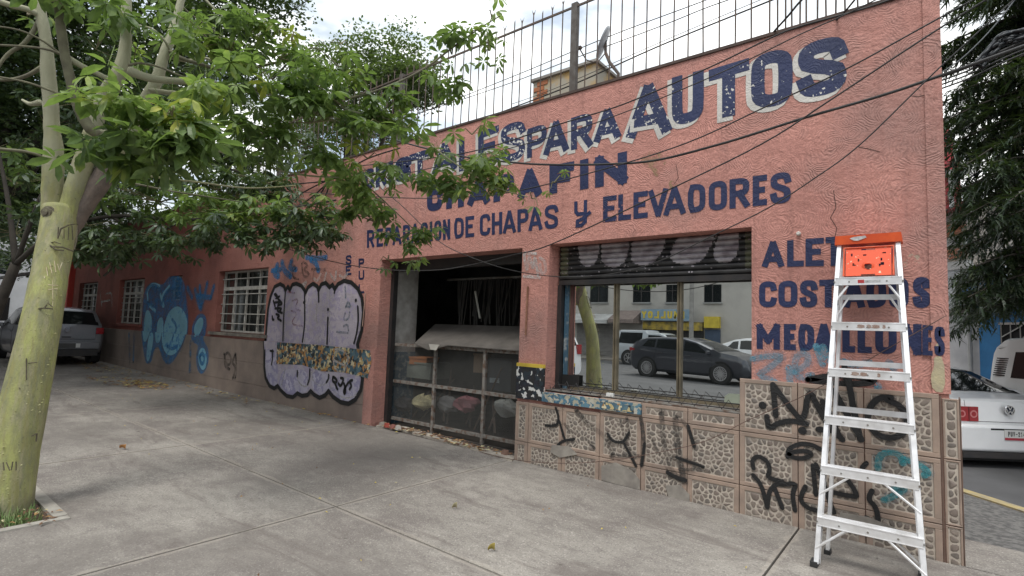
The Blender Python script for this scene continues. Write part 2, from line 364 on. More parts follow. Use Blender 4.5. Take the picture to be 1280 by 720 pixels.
# side wall on the side street, back, roof
ud = Vector((-.68,.733,0)).normalized(); un = Vector((ud.y,-ud.x,0))
c0 = Vector((.07,5.003,0)); c1 = c0+ud*26
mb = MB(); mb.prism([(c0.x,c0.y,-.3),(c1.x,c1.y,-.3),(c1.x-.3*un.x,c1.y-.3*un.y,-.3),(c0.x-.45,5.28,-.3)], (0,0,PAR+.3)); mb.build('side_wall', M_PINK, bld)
mb = MB(); mb.prism([(c1.x,c1.y,3.7),(-23.4,5.28,3.7),(-.5,5.29,3.7)], (0,0,.12)); mb.build('roof_slab', pm('roof_screed', (.2,.19,.18), rough=.9), bld)
mb = MB(); mb.box(-23.4,5.29,-.3,-23.1,20,PAR); mb.build('end_wall', M_RED, bld)
# garage interior
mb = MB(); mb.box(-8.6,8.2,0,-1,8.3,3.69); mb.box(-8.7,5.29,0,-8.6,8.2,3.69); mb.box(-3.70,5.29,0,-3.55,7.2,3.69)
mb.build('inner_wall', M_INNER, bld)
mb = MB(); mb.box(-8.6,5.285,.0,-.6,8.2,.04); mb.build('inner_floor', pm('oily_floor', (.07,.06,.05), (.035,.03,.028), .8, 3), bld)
mb = MB(); mb.box(-6.62,5.285,1.12,-6.5,5.75,2.5); mb.build('door_jamb', M_INW, bld)
mb = MB(); mb.box(-6.62,5.285,.0,-6.497,5.753,1.12); mb.build('door_jamb', M_INB, bld)
mb = MB(); mb.box(-6.50,5.20,.05,-6.43,5.28,2.5); mb.box(-6.49,5.28,2.36,-3.84,5.36,2.499); mb.build('shutter_guide', M_BLACKM, bld)
# wall behind the shop window and dark lining
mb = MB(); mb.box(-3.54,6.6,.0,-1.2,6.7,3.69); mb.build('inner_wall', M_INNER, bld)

# ---------------- wainscot tiles with pebble relief on the right
def clip(poly, a, b, c):    # keep a*x+b*y<=c
    out = []
    for i in range(len(poly)):
        p, q = poly[i], poly[(i+1) % len(poly)]
        dp, dq = a*p[0]+b*p[1]-c, a*q[0]+b*q[1]-c
        if dp <= 0: out.append(p)
        if dp*dq < 0:
            t = dp/(dp-dq); out.append((p[0]+(q[0]-p[0])*t, p[1]+(q[1]-p[1])*t))
    return out
def cells(w, h, s, rnd):
    nx, nz_ = max(1, round(w/s)), max(1, round(h/s)); pts = []
    for i in range(nx):
        for j in range(nz_):
            if rnd.random() < .1: continue
            pts.append(((i+.5+(j%2)*.4-.2+rnd.uniform(-.42,.42))*w/nx, (j+.5+rnd.uniform(-.42,.42))*h/nz_))
    res = []
    for k, p in enumerate(pts):
        poly = [(0,0),(w,0),(w,h),(0,h)]
        for q in pts:
            if q is p: continue
            dx, dz = q[0]-p[0], q[1]-p[1]
            if dx*dx+dz*dz > (3.4*s)**2: continue
            L = hypot(dx, dz); gap = .0052
            poly = clip(poly, dx/L, dz/L, (dx*(p[0]+q[0])/2+dz*(p[1]+q[1])/2)/L-gap)
            if len(poly) < 3: break
        if len(poly) >= 3: res.append(poly)
    return res
STONEV = []
def make_relief(w, h, rnd, d=.005):
    mb = MB()
    for poly in cells(w, h, .041, rnd):
        cx = sum(p[0] for p in poly)/len(poly); cz = sum(p[1] for p in poly)/len(poly)
        # rounded outline: cut corners
        rp = []
        for i in range(len(poly)):
            p, q = poly[i], poly[(i+1) % len(poly)]
            for t in (.22, .78): rp.append((p[0]+(q[0]-p[0])*t, p[1]+(q[1]-p[1])*t))
        n = len(rp); tilt = rnd.uniform(-.002, .002)
        vs = [(p[0], 0, p[1]) for p in rp]+[(cx+(p[0]-cx)*.86, -d*.7, cz+(p[1]-cz)*.86) for p in rp]+[(cx+(p[0]-cx)*.5, -d+tilt, cz+(p[1]-cz)*.5) for p in rp]
        mb.cur = rnd.randrange(4)
        mb.add(vs, [(i,(i+1)%n,(i+1)%n+n,i+n) for i in range(n)]+[(i+n,(i+1)%n+n,(i+1)%n+2*n,i+2*n) for i in range(n)]+[tuple(range(2*n,3*n))])
    return mb
def tile(x0, x1, z0, z1, seed, Y=WALLY, rail=.042, top=None):
    """a cast tile: flat rail border with a sunk field full of pebbles"""
    if z1-z0 < .05: return
    g = .003; T = MB(); yf = Y-.034
    x0 += g; x1 -= g; z0 += g; z1 -= g
    rx0, rx1, rz0, rz1 = x0+rail, x1-rail, z0+rail*.8, z1-rail*.8
    if rz1-rz0 < .04: rz0, rz1 = z0+.012, z1-.012
    # frame border
    T.cur = 0
    for a, b, c, d in ((x0,x1,rz1,z1),(x0,x1,z0,rz0),(x0,rx0,rz0,rz1),(rx1,x1,rz0,rz1)): T.bevbox(a, yf, c, b, Y-.001, d, .003)
    T.cur = 1; T.box(rx0, yf+.009, rz0, rx1, Y-.001, rz1)
    t = T.build('wainscot_tile', [M_GROUT, M_GROUTL], bld)
    rnd = random.Random(seed); s = make_relief(rx1-rx0-.02, rz1-rz0-.016, rnd)
    s.v = [(v[0]+rx0+.01, v[1]+yf+.0088, v[2]+rz0+.008) for v in s.v]
    so_ = s.build('pebble_relief', M_STONE, t, smooth=False); so_['kind'] = 'stuff'
P_ = .4575; XT = .018
ztops = {0: 1.168}
k = 0
for i in range(3):       # right of the window: columns from the corner
    x1 = XT-i*P_; x0 = x1-P_
    for z0, z1 in ((-.27,.2525),(.2525,.71),(.71,1.168)):
        if z0 < 0: z0 = gz(x0)-.06
        k += 1; tile(x0, x1, z0, z1, k)
for i in range(6):       # under the window
    x1 = XT-(3+i)*P_; x0 = x1-P_
    if i == 5: x0 = -3.83
    top = .855 if i < 3 else .735
    zr = [(gz(x0)-.06,.2525),(.2525,.70 if i >= 3 else .71)]
    if i < 3: zr.append((.71,.855))
    for z0, z1 in zr: k += 1; tile(x0, x1, z0, z1, k)
# narrow corner column
for z0, z1 in ((-.05,.2525),(.2525,.71),(.71,1.14)):
    k += 1; tile(XT+.012, XT+.112, z0, z1, k, WALLY+.02, .014)
mb = MB(); mb.box(XT+.112, 4.99, -.1, XT+.118, 5.2, 1.14); mb.box(XT, 4.975, -.1, XT+.012, 4.999, 1.15); mb.build('corner_rail', pm('dark_brown_rail', (.16,.10,.075), (.1,.065,.05), .6), bld)
M_SMEAR = pm('cement_smear', (.30,.275,.24), (.20,.18,.16), .9, 9, .5, 40)
for pts in ([(752,582),(770,578),(790,588),(800,600),(800,612),(775,606),(752,600)], [(832,607),(850,606),(862,618),(862,627),(836,621)], [(1050,640),(1085,646),(1120,660),(1125,676),(1080,668),(1050,658)], [(690,556),(712,558),(722,568),(700,572),(688,565)]):
    P = smooth2([(p.x,p.z) for p in [wp(*q, 4.96) for q in pts]], 2, True) if False else [(p.x,p.z) for p in [wp(*q, 4.96) for q in pts]]
    mb = MB(); mb.prism([(q[0],4.9585,q[1]) for q in P], (0,-.004,0)); mb.build('cement_smear', M_SMEAR, bld)
# plain wainscot blocks on the left part
rows = [(.0,.32),(.32,.72),(.72,1.15)]
xx = -6.72; rnd = random.Random(3)
while xx > -23.3:
    x0 = max(xx-1.45, -23.4)
    for j, (z0, z1) in enumerate(rows):
        zb = gz(x0)-.08 if j == 0 else z0
        mb = MB(); mb.bevbox(x0+.002, WALLY-.03-rnd.uniform(0,.003), zb+.002, xx-.002, WALLY-.001, z1-.002, .004)
        mb.build('wainscot_block', M_BEIGE, bld)
    xx = x0
# pilaster bits round the door: pink strips down to the ground
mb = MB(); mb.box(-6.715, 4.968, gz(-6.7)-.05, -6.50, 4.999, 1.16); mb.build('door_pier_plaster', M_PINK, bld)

# ---------------- peeling painted bands
def flecks(name, cols, scale, dirt=.5):
    mt, nt, bs = base(name); p = coords(nt, 'P')
    vo = nt.nodes.new('ShaderNodeTexVoronoi'); vo.inputs['Scale'].default_value = scale; vo.inputs['Randomness'].default_value = 1
    nd = nt.nodes.new('ShaderNodeTexNoise'); nd.inputs['Scale'].default_value = 14; nt.links.new(p, nd.inputs['Vector'])
    vm = nt.nodes.new('ShaderNodeVectorMath'); vm.operation = 'MULTIPLY_ADD'; nt.links.new(nd.outputs['Color'], vm.inputs[0]); vm.inputs[1].default_value = (.12,.12,.12); nt.links.new(p, vm.inputs[2])
    nt.links.new(vm.outputs[0], vo.inputs['Vector'])
    sx = nt.nodes.new('ShaderNodeSeparateColor'); nt.links.new(vo.outputs['Color'], sx.inputs[0])
    r = nt.nodes.new('ShaderNodeValToRGB'); r.color_ramp.interpolation = 'CONSTANT'; e = r.color_ramp.elements
    while len(e) < len(cols): e.new(.5)
    for i, c in enumerate(cols): e[i].position = i/len(cols); e[i].color = (*c, 1)
    nt.links.new(sx.outputs[0], r.inputs[0]); nt.links.new(r.outputs[0], bs.inputs['Base Color']); bs.inputs['Roughness'].default_value = .7
    bump(nt, bs, sx.outputs[1], .8, .006); return mt
M_MOS = flecks('peeling_layered_paint', [(.05,.09,.11),(.50,.40,.20),(.02,.025,.03),(.42,.22,.08),(.10,.17,.20),(.60,.52,.34),(.04,.05,.055),(.30,.16,.06),(.07,.13,.17)], 20)
M_BW = flecks('black_paint_white_flakes', [(.012,.012,.015),(.02,.02,.02),(.6,.6,.58),(.012,.014,.02),(.02,.02,.03),(.02,.03,.04)], 24)
M_PEELB = flecks('peeling_blue_paint', [(.07,.15,.21),(.35,.33,.26),(.10,.20,.26),(.05,.11,.16),(.42,.40,.34)], 26)
mb = MB(); rnd = random.Random(4)
pts = [wp(349,428), wp(400,431), wp(465,438), wp(467,452), wp(462,473), wp(452,470), wp(430,465), wp(405,464), wp(380,456), wp(348,455)]
mb.prism([(p.x, WALLY-.036, p.z) for p in pts], (0, -.004, 0)); mb.build('peeling_paint_band', M_MOS, bld)
mb = MB(); mb.box(-3.835,4.964,.735,-3.452,4.9995,1.10); mb.build('peeling_paint_band', M_BW, bld)
mb = MB(); mb.box(-3.836,4.962,1.102,-3.452,4.9996,1.14); mb.build('yellow_stripe', pm('yellow_stripe_paint', (.62,.45,.06), rough=.6), bld)
mb = MB(); mb.box(-3.45,4.945,.737,-2.27,5.0,.84); mb.build('peeling_paint_band', M_PEELB, bld)
mb = MB(); mb.box(-2.72,4.941,.752,-2.34,4.944,.815); mb.build('peeling_paint_band', M_MOS, bld)

# ---------------- flat paint: letters and graffiti
LAY = [0]
def ribbon(mb, pts, w, y, closed=False, cap=0):
    P = [Vector((p[0], p[1])) for p in pts]
    P = [p for i, p in enumerate(P) if i == 0 or (p-P[i-1]).length > 1e-5]
    if len(P) < 2: return
    if not closed and cap:
        d = (P[0]-P[1]).normalized(); P[0] = P[0]+d*cap; d = (P[-1]-P[-2]).normalized(); P[-1] = P[-1]+d*cap
    n = len(P); L = []; R_ = []
    for i in range(n):
        a = P[(i-1) % n] if (closed or i > 0) else None; b = P[(i+1) % n] if (closed or i < n-1) else None
        d1 = (P[i]-a).normalized() if a is not None else None; d2 = (b-P[i]).normalized() if b is not None else None
        if d1 is None: d1 = d2
        if d2 is None: d2 = d1
        n1 = Vector((-d1.y, d1.x)); n2 = Vector((-d2.y, d2.x)); mm = n1+n2
        mm = n1 if mm.length < 1e-3 else mm.normalized()
        ww = w[i] if hasattr(w, '__len__') else w
        s_ = ww/2/max(.5, mm.dot(n1)); L.append(P[i]+mm*s_); R_.append(P[i]-mm*s_)
    vs = [(p.x, y, p.y) for p in L]+[(p.x, y, p.y) for p in R_]
    mb.add(vs, [(i, (i+1) % n, (i+1) % n+n, i+n) for i in range(n if closed else n-1)])
def smooth2(pts, it=2, closed=False):
    for _ in range(it):
        out = []; n = len(pts)
        rng = range(n) if closed else range(n-1)
        if not closed: out.append(pts[0])
        for i in rng:
            p, q = pts[i], pts[(i+1) % n]
            out += [(p[0]*.75+q[0]*.25, p[1]*.75+q[1]*.25), (p[0]*.25+q[0]*.75, p[1]*.25+q[1]*.75)]
        if not closed: out.append(pts[-1])
        pts = out
    return pts
RR = [(.0,.25),(.05,.08),(.3,0),(.7,0),(.95,.08),(1,.25),(1,.75),(.95,.92),(.7,1),(.3,1),(.05,.92),(0,.75)]
GL = {'A': [[(0,0),(.46,1)],[(1,0),(.54,1)],[(.22,.25),(.78,.25)]], 'C': [[(1,.80),(.93,.95),(.7,1),(.3,1),(.05,.92),(0,.77),(0,.23),(.05,.08),(.3,0),(.7,0),(.93,.05),(1,.20)]],
 'D': [[(0,0),(0,1),(.6,1),(.93,.9),(1,.72),(1,.28),(.93,.1),(.6,0),'c']], 'E': [[(1,1),(0,1),(0,0),(1,0)], [(0,.52),(.75,.52)]], 'F': [[(1,1),(0,1),(0,0)], [(0,.5),(.78,.5)]],
 'H': [[(0,0),(0,1)],[(1,0),(1,1)],[(0,.5),(1,.5)]], 'I': [[(.5,0),(.5,1)]], 'L': [[(0,1),(0,0),(1,0)]], 'M': [[(0,0),(0,1)],[(0,1),(.5,.3)],[(.5,.3),(1,1)],[(1,1),(1,0)]], 'N': [[(0,0),(0,1)],[(0,1),(1,0)],[(1,0),(1,1)]],
 'O': [RR+['c']], 'P': [[(0,0),(0,1)],[(0,1),(.65,1),(.95,.93),(1,.76),(.95,.55),(.65,.47),(0,.47)]], 'R': [[(0,0),(0,1)],[(0,1),(.65,1),(.95,.93),(1,.76),(.95,.55),(.65,.48),(0,.48)],[(.5,.48),(1,0)]],
 'S': [[(1,.80),(.93,.95),(.7,1),(.3,1),(.05,.93),(0,.76),(.1,.6),(.9,.42),(1,.25),(.95,.07),(.7,0),(.3,0),(.07,.05),(0,.20)]], 'T': [[(0,1),(1,1)],[(.5,1),(.5,0)]],
 'U': [[(0,1),(0,.22),(.08,.06),(.3,0),(.7,0),(.92,.06),(1,.22),(1,1)]], 'V': [[(0,1),(.47,0)],[(1,1),(.53,0)]],
 'y': [[(0,1),(0,.62),(.15,.5),(.6,.5)],[(.72,1),(.70,.14),(.4,0),(.1,.0)],[(.1,.0),(.12,.2),(.5,.28)],[(.5,.28),(1,.5)]],
 'W': [[(0,1),(.25,0),(.5,.7),(.75,0),(1,1)]], 'Y': [[(0,1),(.5,.5),(1,1)],[(.5,.5),(.5,0)]], '-': [[(0,.5),(1,.5)]],
 '0': [RR+['c']], '1': [[(.2,.8),(.55,1),(.55,0)]], '2': [[(0,.75),(.1,.95),(.5,1),(.95,.9),(1,.7),(0,0),(1,0)]], '4': [[(.75,0),(.75,1),(0,.3),(1,.3)]], '6': [[(1,.9),(.5,1),(.05,.8),(0,.25),(.3,0),(.8,0),(1,.25),(.8,.5),(.3,.5),(0,.3)]]}
def glyph(ch, quad, th, y, grow=0, shift=(0,0)):
    """quad: TL,TR,BR,BL as (X,Z) on the wall; th stroke thickness in metres"""
    LAY[0] = (LAY[0]+1) % 5; y -= LAY[0]*.00008
    mb = MB(); TL, TR, BR, BL = [Vector(q) for q in quad]; t = th/2
    w = ((TR-TL).length+(BR-BL).length)/2; h = ((TL-BL).length+(TR-BR).length)/2
    fx, fz = min(.45, t/w), min(.45, t/h)
    def mp(u, v):
        u = fx+u*(1-2*fx); v = fz+v*(1-2*fz); p = (BL*(1-u)+BR*u)*(1-v)+(TL*(1-u)+TR*u)*v
        return (p.x+shift[0], p.y+shift[1])
    for i, st in enumerate(GL[ch]):
        closed = st[-1] == 'c'; pts = [mp(*p) for p in st if p != 'c']
        curvy = ch in 'CDOPRSU0269' and len(pts) > 3
        if curvy:
            # densify corners softly
            pts = smooth2(pts, 1, closed)
        ribbon(mb, pts, th+grow*2, y-i*.0004, closed, 0 if closed else t*.98+grow)
    return mb
def sign_px(ch, x0, x1, tl, tr, br, bl, th, mat=NAVY, Y=WALLY-.004, shadow=None):
    q = [wp(x0, tl), wp(x1, tr), wp(x1, br), wp(x0, bl)]; q = [(p.x, p.z) for p in q]
    if shadow:
        s_ = glyph(ch, q, th, Y+.001, .012, shadow).build('letter_shade', WHITE_P, bld)
    return glyph(ch, q, th, Y).build('letter', mat, bld)
def lin(x, a, b): return a[1]+(b[1]-a[1])*(x-a[0])/(b[0]-a[0])
def line_px(items, t0, t1, b0, b1, th, mat=NAVY, shadow=None, Y=WALLY-.004):
    for ch, x0, x1 in items:
        sign_px(ch, x0, x1, lin(x0,t0,t1), lin(x1,t0,t1), lin(x1,b0,b1), lin(x0,b0,b1), th, mat, Y, shadow)
SH = (-.034, -.028)
for it in [('S',997,1059,57,41,113,126,.122),('O',939,991,70,58,130,137,.115),('T',886,937,88,72,142,150,.118),('U',840,880,97,87,148,160,.108),('A',784,839,112,100,165,174,.115),
           ('A',743,776,142,131,172,179,.085),('R',714,741,148,139,183,188,.08),('A',680,711,156,147,188,195,.085),('P',659,684,162,153,194,198,.075),('S',626,657,158,149,197,205,.095),('E',598,624,166,156,203,209,.095),
           ('L',574,596,174,166,209,215,.1),('A',541,571,184,174,212,219,.1),('T',512,539,194,185,219,225,.11),('S',494,514,200,193,224,229,.12),('I',485,492,203,200,229,231,.11),('R',470,484,208,203,231,235,.10),('C',455,468,213,209,235,238,.10)]:
    sign_px(it[0], *it[1:7], it[7], NAVY_W, WALLY-.005, SH)
line_px([('C',534,553),('H',558,580),('A',585,612),('P',617,643),('A',648,677),('F',687,718),('I',724,737),('N',744,784)], (534,236),(784,189),(534,265),(784,229),.108)
line_px([('R',459,468),('E',471,479),('P',482,490),('A',491,502),('R',504,513),('A',514,524),('C',526,535),('I',537,541),('O',543,552),('N',554,563),('D',568,580),('E',582,593),
         ('C',600,613),('H',615,628),('A',629,645),('P',647,661),('A',661,678),('S',681,698)], (459,288),(698,255),(459,310),(698,285),.05)
line_px([('y',718,739)], (718,252),(739,249),(718,285),(739,283),.042)
line_px([('E',754,771),('L',773,789),('E',792,810),('V',811,835),('A',830,857),('D',860,882),('O',886,909),('R',912,937),('E',941,959),('S',963,989)], (754,246),(989,214),(754,278),(989,253),.055)
line_px([('A',953,980),('L',984,1005),('E',1007,1030),('T',1032,1054),('A',1058,1087),('S',1092,1119)], (953,303),(1119,290),(953,334),(1119,331),.05)
line_px([('C',949,971),('O',973,997),('S',1000,1022),('T',1024,1047),('A',1054,1081),('D',1083,1108),('O',1111,1136),('S',1141,1163)], (949,352),(1163,346),(949,384),(1163,385),.05)
line_px([('M',946,975),('E',980,995),('D',998,1018),('A',1018,1042),('L',1053,1069),('L',1072,1090),('O',1094,1121),('N',1127,1152)], (946,405),(1152,405),(946,436),(1152,444),.05)
line_px([('E',1153,1166),('S',1168,1181)], (1153,406),(1181,409),(1153,444),(1181,445),.035, Y=4.981)
for ch, x, y in (('S',436,319),('E',436,332),('P',452,323),('U',452,338),('L',452,355)):
    sign_px(ch, x-3.5, x+3.5, y+.5, y-.5, y+11.5, y+12, .033)

def cx(c, ox, oy, sc): return [(ox+p[0]/sc, oy+p[1]/sc) for p in c]
def gr(strokes, mat, w, name='graffiti_stroke', Y=WALLY-.006, sm=1, tf=(0,0,1), closed=False, halo=True):
    """all strokes of one tag, brushed on the wall"""
    ox, oy, sc = tf
    if halo and mat in (BLACK_G, BLUE_G, TEAL_G, SKY_G):
        hm = MB(); hmat = HALO[0] if mat is BLACK_G else HALO[1]
        for i, st in enumerate(strokes):
            ww = w
            if isinstance(st[0], (int, float)): ww = st[0]; st = st[1:]
            if len(st) < 2: continue
            P = [wp(x, y, Y) for x, y in cx(st, ox, oy, sc)]; P = smooth2([(p.x, p.z) for p in P], 2)
            ribbon(hm, P, ww*1.9, Y+.0012-.00003*i)
        if hm.v:
            hm.v = [(v[0], v[1]+(.0305 if (v[2] > 1.151 and v[1] < WALLY-.03 and v[0] < -6.7) else 0), v[2]) for v in hm.v]
            hm.build('overspray', hmat, bld)['kind'] = 'stuff'
    def done():
        mb.v = [(v[0], v[1]+(.0305 if (v[2] > 1.151 and v[1] < WALLY-.03 and v[0] < -6.7) else 0), v[2]) for v in mb.v]
        return mb.build(name, mat, bld)
    for i, st in enumerate(strokes):
        mb = MB()
        ww = w
        if isinstance(st[0], (int, float)): ww = st[0]; st = st[1:]
        if mat in (BLACK_G, BLACK_F) and abs(Y-TY) < .01: ww *= 1.28
        px = cx(st, ox, oy, sc)
        if len(px) == 1:
            c = wp(*px[0], Y); r = ww*.75
            mb.poly([(c.x+cos(a*pi/5)*r, Y-.0003*i, c.z+sin(a*pi/5)*r) for a in range(10)]); done(); continue
        P = [wp(x, y, Y) for x, y in px]; P = [(p.x, p.z) for p in P]
        if sm: P = smooth2(P, sm+1, closed)
        ribbon(mb, P, ww, Y-.0003*i, closed)
        for e in ((P[0], P[-1]) if not closed else ()):
            mb.poly([(e[0]+cos(a*pi/4)*ww/2, Y-.0003*i-.0001, e[1]+sin(a*pi/4)*ww/2) for a in range(8)])
        done()
def blob(pts, mat, Y=WALLY-.005, tf=(0,0,1), name='graffiti_fill', sm=2):
    px = cx(pts, *tf); P = [wp(x, y, Y) for x, y in px]; P = smooth2([(p.x, p.z) for p in P], sm, True)
    mb = MB(); lo = clip(P, 0, 1, 1.151); up = clip(P, 0, -1, -1.151)
    if len(lo) > 2: mb.poly([(p[0], Y, p[1]) for p in lo])
    if len(up) > 2: mb.poly([(p[0], Y+.0305, p[1]) for p in up])
    return mb.build(name, mat, bld)
TY = WALLY-.0375
# black tags on the right tiles
T1 = (930,440,2.667)
gr([[(62,178)],[(76,215),(82,258),(115,236),(160,228),(208,240)],[(96,108),(106,212)],[(96,108),(150,180),(200,240),(215,118),(250,190),(292,262)],[(195,262)],[(248,258),(300,262)],[(292,255),(328,292)],[(262,165),(290,220),(318,282)],
    [(345,60),(352,120),(372,220),(388,292)],[(300,128),(350,220),(392,292)],[(490,152),(445,152),(415,190),(412,235),(440,275),(490,290),(535,270),(548,230),(525,180),(478,160)]], BLACK_G, .034, Y=TY, tf=T1)
gr([[(.045,)[0],(212,92),(300,76),(400,84),(442,98),(380,108),(280,104),(215,92)],[.04,(333,35),(342,110)]], BLACK_G, .04, Y=WALLY-.0085, tf=T1)
gr([[(145,350),(148,322),(185,305),(225,308),(255,325)],[(150,340),(175,330),(215,330),(228,343),(200,356),(160,352),(150,340)],[(32,388),(26,362),(45,345),(78,362),(88,395),(75,418),(128,432)],[(128,430),(84,455),(78,518)],[(30,410),(58,440),(78,518)],[(103,455),(128,520)],
    [(122,442),(178,436),(160,470),(170,528)],[(205,448),(185,490),(210,520),(250,530)],[(230,378),(236,440),(240,475)],[(240,375),(262,420),(275,470),(300,535)],[(340,418),(384,482),(350,480),(288,465)],[(427,462),(413,490),(440,515),(448,560)],[(408,370),(394,386)],[(408,552),(425,562)]], BLACK_G, .027, Y=TY, tf=T1)
gr([[(447,388),(448,350),(475,332),(520,340),(530,372)],[(530,355),(575,370),(618,400),(600,412)],[(500,455),(545,450),(500,480),(466,494)]], TEAL_G, .045, Y=TY+.0005, tf=T1)
# tags on the tiles under the window
T3 = (640,460,3.6)
gr([[(197,180),(212,225),(200,262),(150,258)],[(213,240),(236,318)],[(204,350),(225,328),(280,320)]], BLACK_G, .022, Y=TY-.001, tf=T3)
gr([[(235,250),(260,285),(320,300),(372,362)],[.04,(288,190),(350,260),(425,310),(455,390)],[.03,(445,396),(572,396)],[.026,(430,295),(450,330),(500,338),(527,290),(516,225)],[.024,(488,240),(525,360),(558,442)],[.034,(580,225),(597,340),(583,438)],
    [.04,(672,195),(680,330),(715,470),(782,512)],[.018,(615,290),(660,380),(702,462)],[.045,(735,220),(745,360),(775,512)],[.03,(742,218),(792,260),(820,352)],[.03,(715,400),(790,415),(862,445)],[.024,(755,456),(905,460)]], BLACK_F, .022, Y=TY-.002, tf=T3)
gr([[.02,(430,295),(450,330),(500,338),(527,290)],[.02,(505,340),(558,442)],[.022,(597,340),(583,438)],[.03,(700,470),(740,495),(780,505)],[.024,(792,260),(820,352)],[.02,(740,402),(862,445)]], BLACK_G, .02, Y=TY-.004, tf=T3)
# sky blue throw on the pink wall at the right
T4 = (940,280,3.27)
gr([[(2,552),(60,540),(132,538),(70,590),(20,618),(90,640),(110,665)],[(150,585),(156,650)],[(172,605),(232,572),(228,532),(190,530),(170,575),(190,635),(245,615)],[(262,498),(290,575)],[(290,500),(312,555)],[(372,560),(420,580),(480,565)],[(560,565),(580,590)],[(515,660),(515,705)]], SKY_G, .05, Y=WALLY-.0065, tf=T4)
# white scribble on the pillar
T5 = (640,280,4)
gr([[(60,150),(75,250),(85,140),(105,240),(115,150),(130,260)],[(140,170),(165,185),(170,240),(145,250),(140,200)],[(65,145),(120,148)],[(60,260),(140,268)]], WHITE_G, .04, tf=T5)
# black tag, left wainscot; old pale scribbles
gr([[(540,440),(555,500),(575,470),(560,430),(540,450),(545,500),(565,510)],[(590,445),(575,480),(595,500),(580,550)],[(592,440),(598,520),(590,550)]], BLACK_F, .05, Y=WALLY-.034, tf=(130,320,3.6))
gr([[(500,20),(510,100)],[(530,30),(560,20),(560,90)],[(505,70),(550,60)]], WHITE_G, .06, tf=(0,360,4))
# big lavender throw-up with black outline
A, B_ = (330,330,7.2), (330,410,7.2)
top = cx([(-2,690),(8,560),(22,400),(45,290),(80,205),(130,178),(165,200),(178,238),(200,202),(218,235),(240,185),(275,175),(322,195),(350,235),(358,262),(380,210),(425,176),(465,200),(475,236),(500,182),(540,168),(575,208),(600,186),(622,225),(650,180),(705,150),(770,165),(830,222),(865,300),(880,430),(862,600),(825,720)], *A)
bot = cx([(830,165),(885,460),(870,560),(820,645),(760,682),(690,668),(620,618),(580,568),(550,605),(500,628),(450,600),(420,568),(390,603),(340,610),(300,588),(260,622),(205,612),(150,560),(122,520),(90,543),(50,520),(14,450),(2,350),(4,200)], *B_)
blob(top+bot, LAV_G, WALLY-.036, sm=1)
blob(cx([(10,180),(120,190),(125,510),(88,535),(50,515),(20,450),(8,330)], *B_), LAV2_G, WALLY-.0366)
blob(cx([(170,360),(400,370),(400,560),(340,600),(300,575),(255,610),(205,600),(150,550),(128,500)], *B_), LAV2_G, WALLY-.0367)
blob(cx([(430,370),(590,420),(600,560),(650,620),(750,670),(820,630),(870,520),(870,470),(700,430),(560,600),(500,610),(430,550)], *B_), LAV2_G, WALLY-.0368)
GY = WALLY-.0385
gr([[.055]+top+bot[1:]+[top[0]]], BLACK_G, .05, Y=GY, sm=0)
gr([[(178,238),(165,420),(158,560),(155,690)],[(350,235),(352,420),(350,560),(330,700)],[(560,480),(556,600),(552,720)],[(828,380),(835,500),(820,620),(795,715)],[(475,240),(478,340)],[(622,228),(618,260)],[(812,325)],[(562,408)],[(345,345)],[(345,238),(356,265)]], BLACK_G, .03, Y=GY-.002, tf=A)
gr([[(412,372),(410,450),(392,508)],[(582,420),(580,460),(560,490)],[(300,385),(298,435)],[(75,200),(78,270),(66,330)],[(55,205),(85,210)]], BLACK_G, .03, Y=GY-.002, tf=B_)
gr([[(640,190),(700,195),(750,240),(760,300),(730,370),(690,400),(640,370),(620,300),(640,220),(690,195)],[(625,290),(740,345)]], WHITE_G, .035, Y=GY-.006, tf=B_)
gr([[(182,250),(172,420),(168,690)],[(362,275),(362,600),(350,700)],[(466,260),(455,520)],[(578,230),(575,700)],[(480,600),(480,700)]], WHITE_G, .02, Y=GY-.001, tf=A)
gr([[(190,372),(160,510)],[(310,400),(300,470),(350,530),(400,520),(425,380)],[(430,400),(440,480),(500,520),(570,500),(590,430)],[(590,520),(650,600),(750,640),(830,600)]], WHITE_G, .03, Y=GY-.001, tf=B_)
# small black tags in it
gr([[(90,265),(110,300),(90,310),(125,290)],[(85,345),(140,340)],[(120,320),(155,360),(110,370)],[(70,330),(85,380)],[(85,400),(150,395),(120,430)],[(60,470),(60,500),(75,500)],[(95,450),(130,465),(100,485),(140,510)],[(80,270),(130,330),(95,420),(150,440)]], BLACK_G, .035, Y=GY-.003, tf=A)
gr([[(620,440),(615,480),(645,495),(660,470),(625,440)],[(670,500),(690,530),(720,455),(690,450)],[(720,500),(735,560),(725,600),(715,560),(760,490)],[(795,470),(765,480),(790,520),(770,550)],[(640,500),(660,550)]], BLACK_G, .035, Y=GY-.003, tf=B_)
gr([[(240,330),(300,310),(260,400),(310,420)],[(230,420),(290,440),(220,540),(330,560)],[(200,250),(260,260)]], paint('rose_spray', (.42,.18,.2), (.4,.3,.4), .6, alpha=.6), .035, Y=GY-.0005, tf=A)
gr([[(715,200),(720,300)],[(720,380),(770,390),(740,330),(720,390)],[(715,440),(700,510),(750,490),(755,430)],[(700,560),(740,540),(745,600)],[(640,610),(740,620)]], paint('grey_blue_letters', (.12,.2,.26), (.4,.35,.45), .6, alpha=.7), .04, Y=GY-.0005, tf=A)
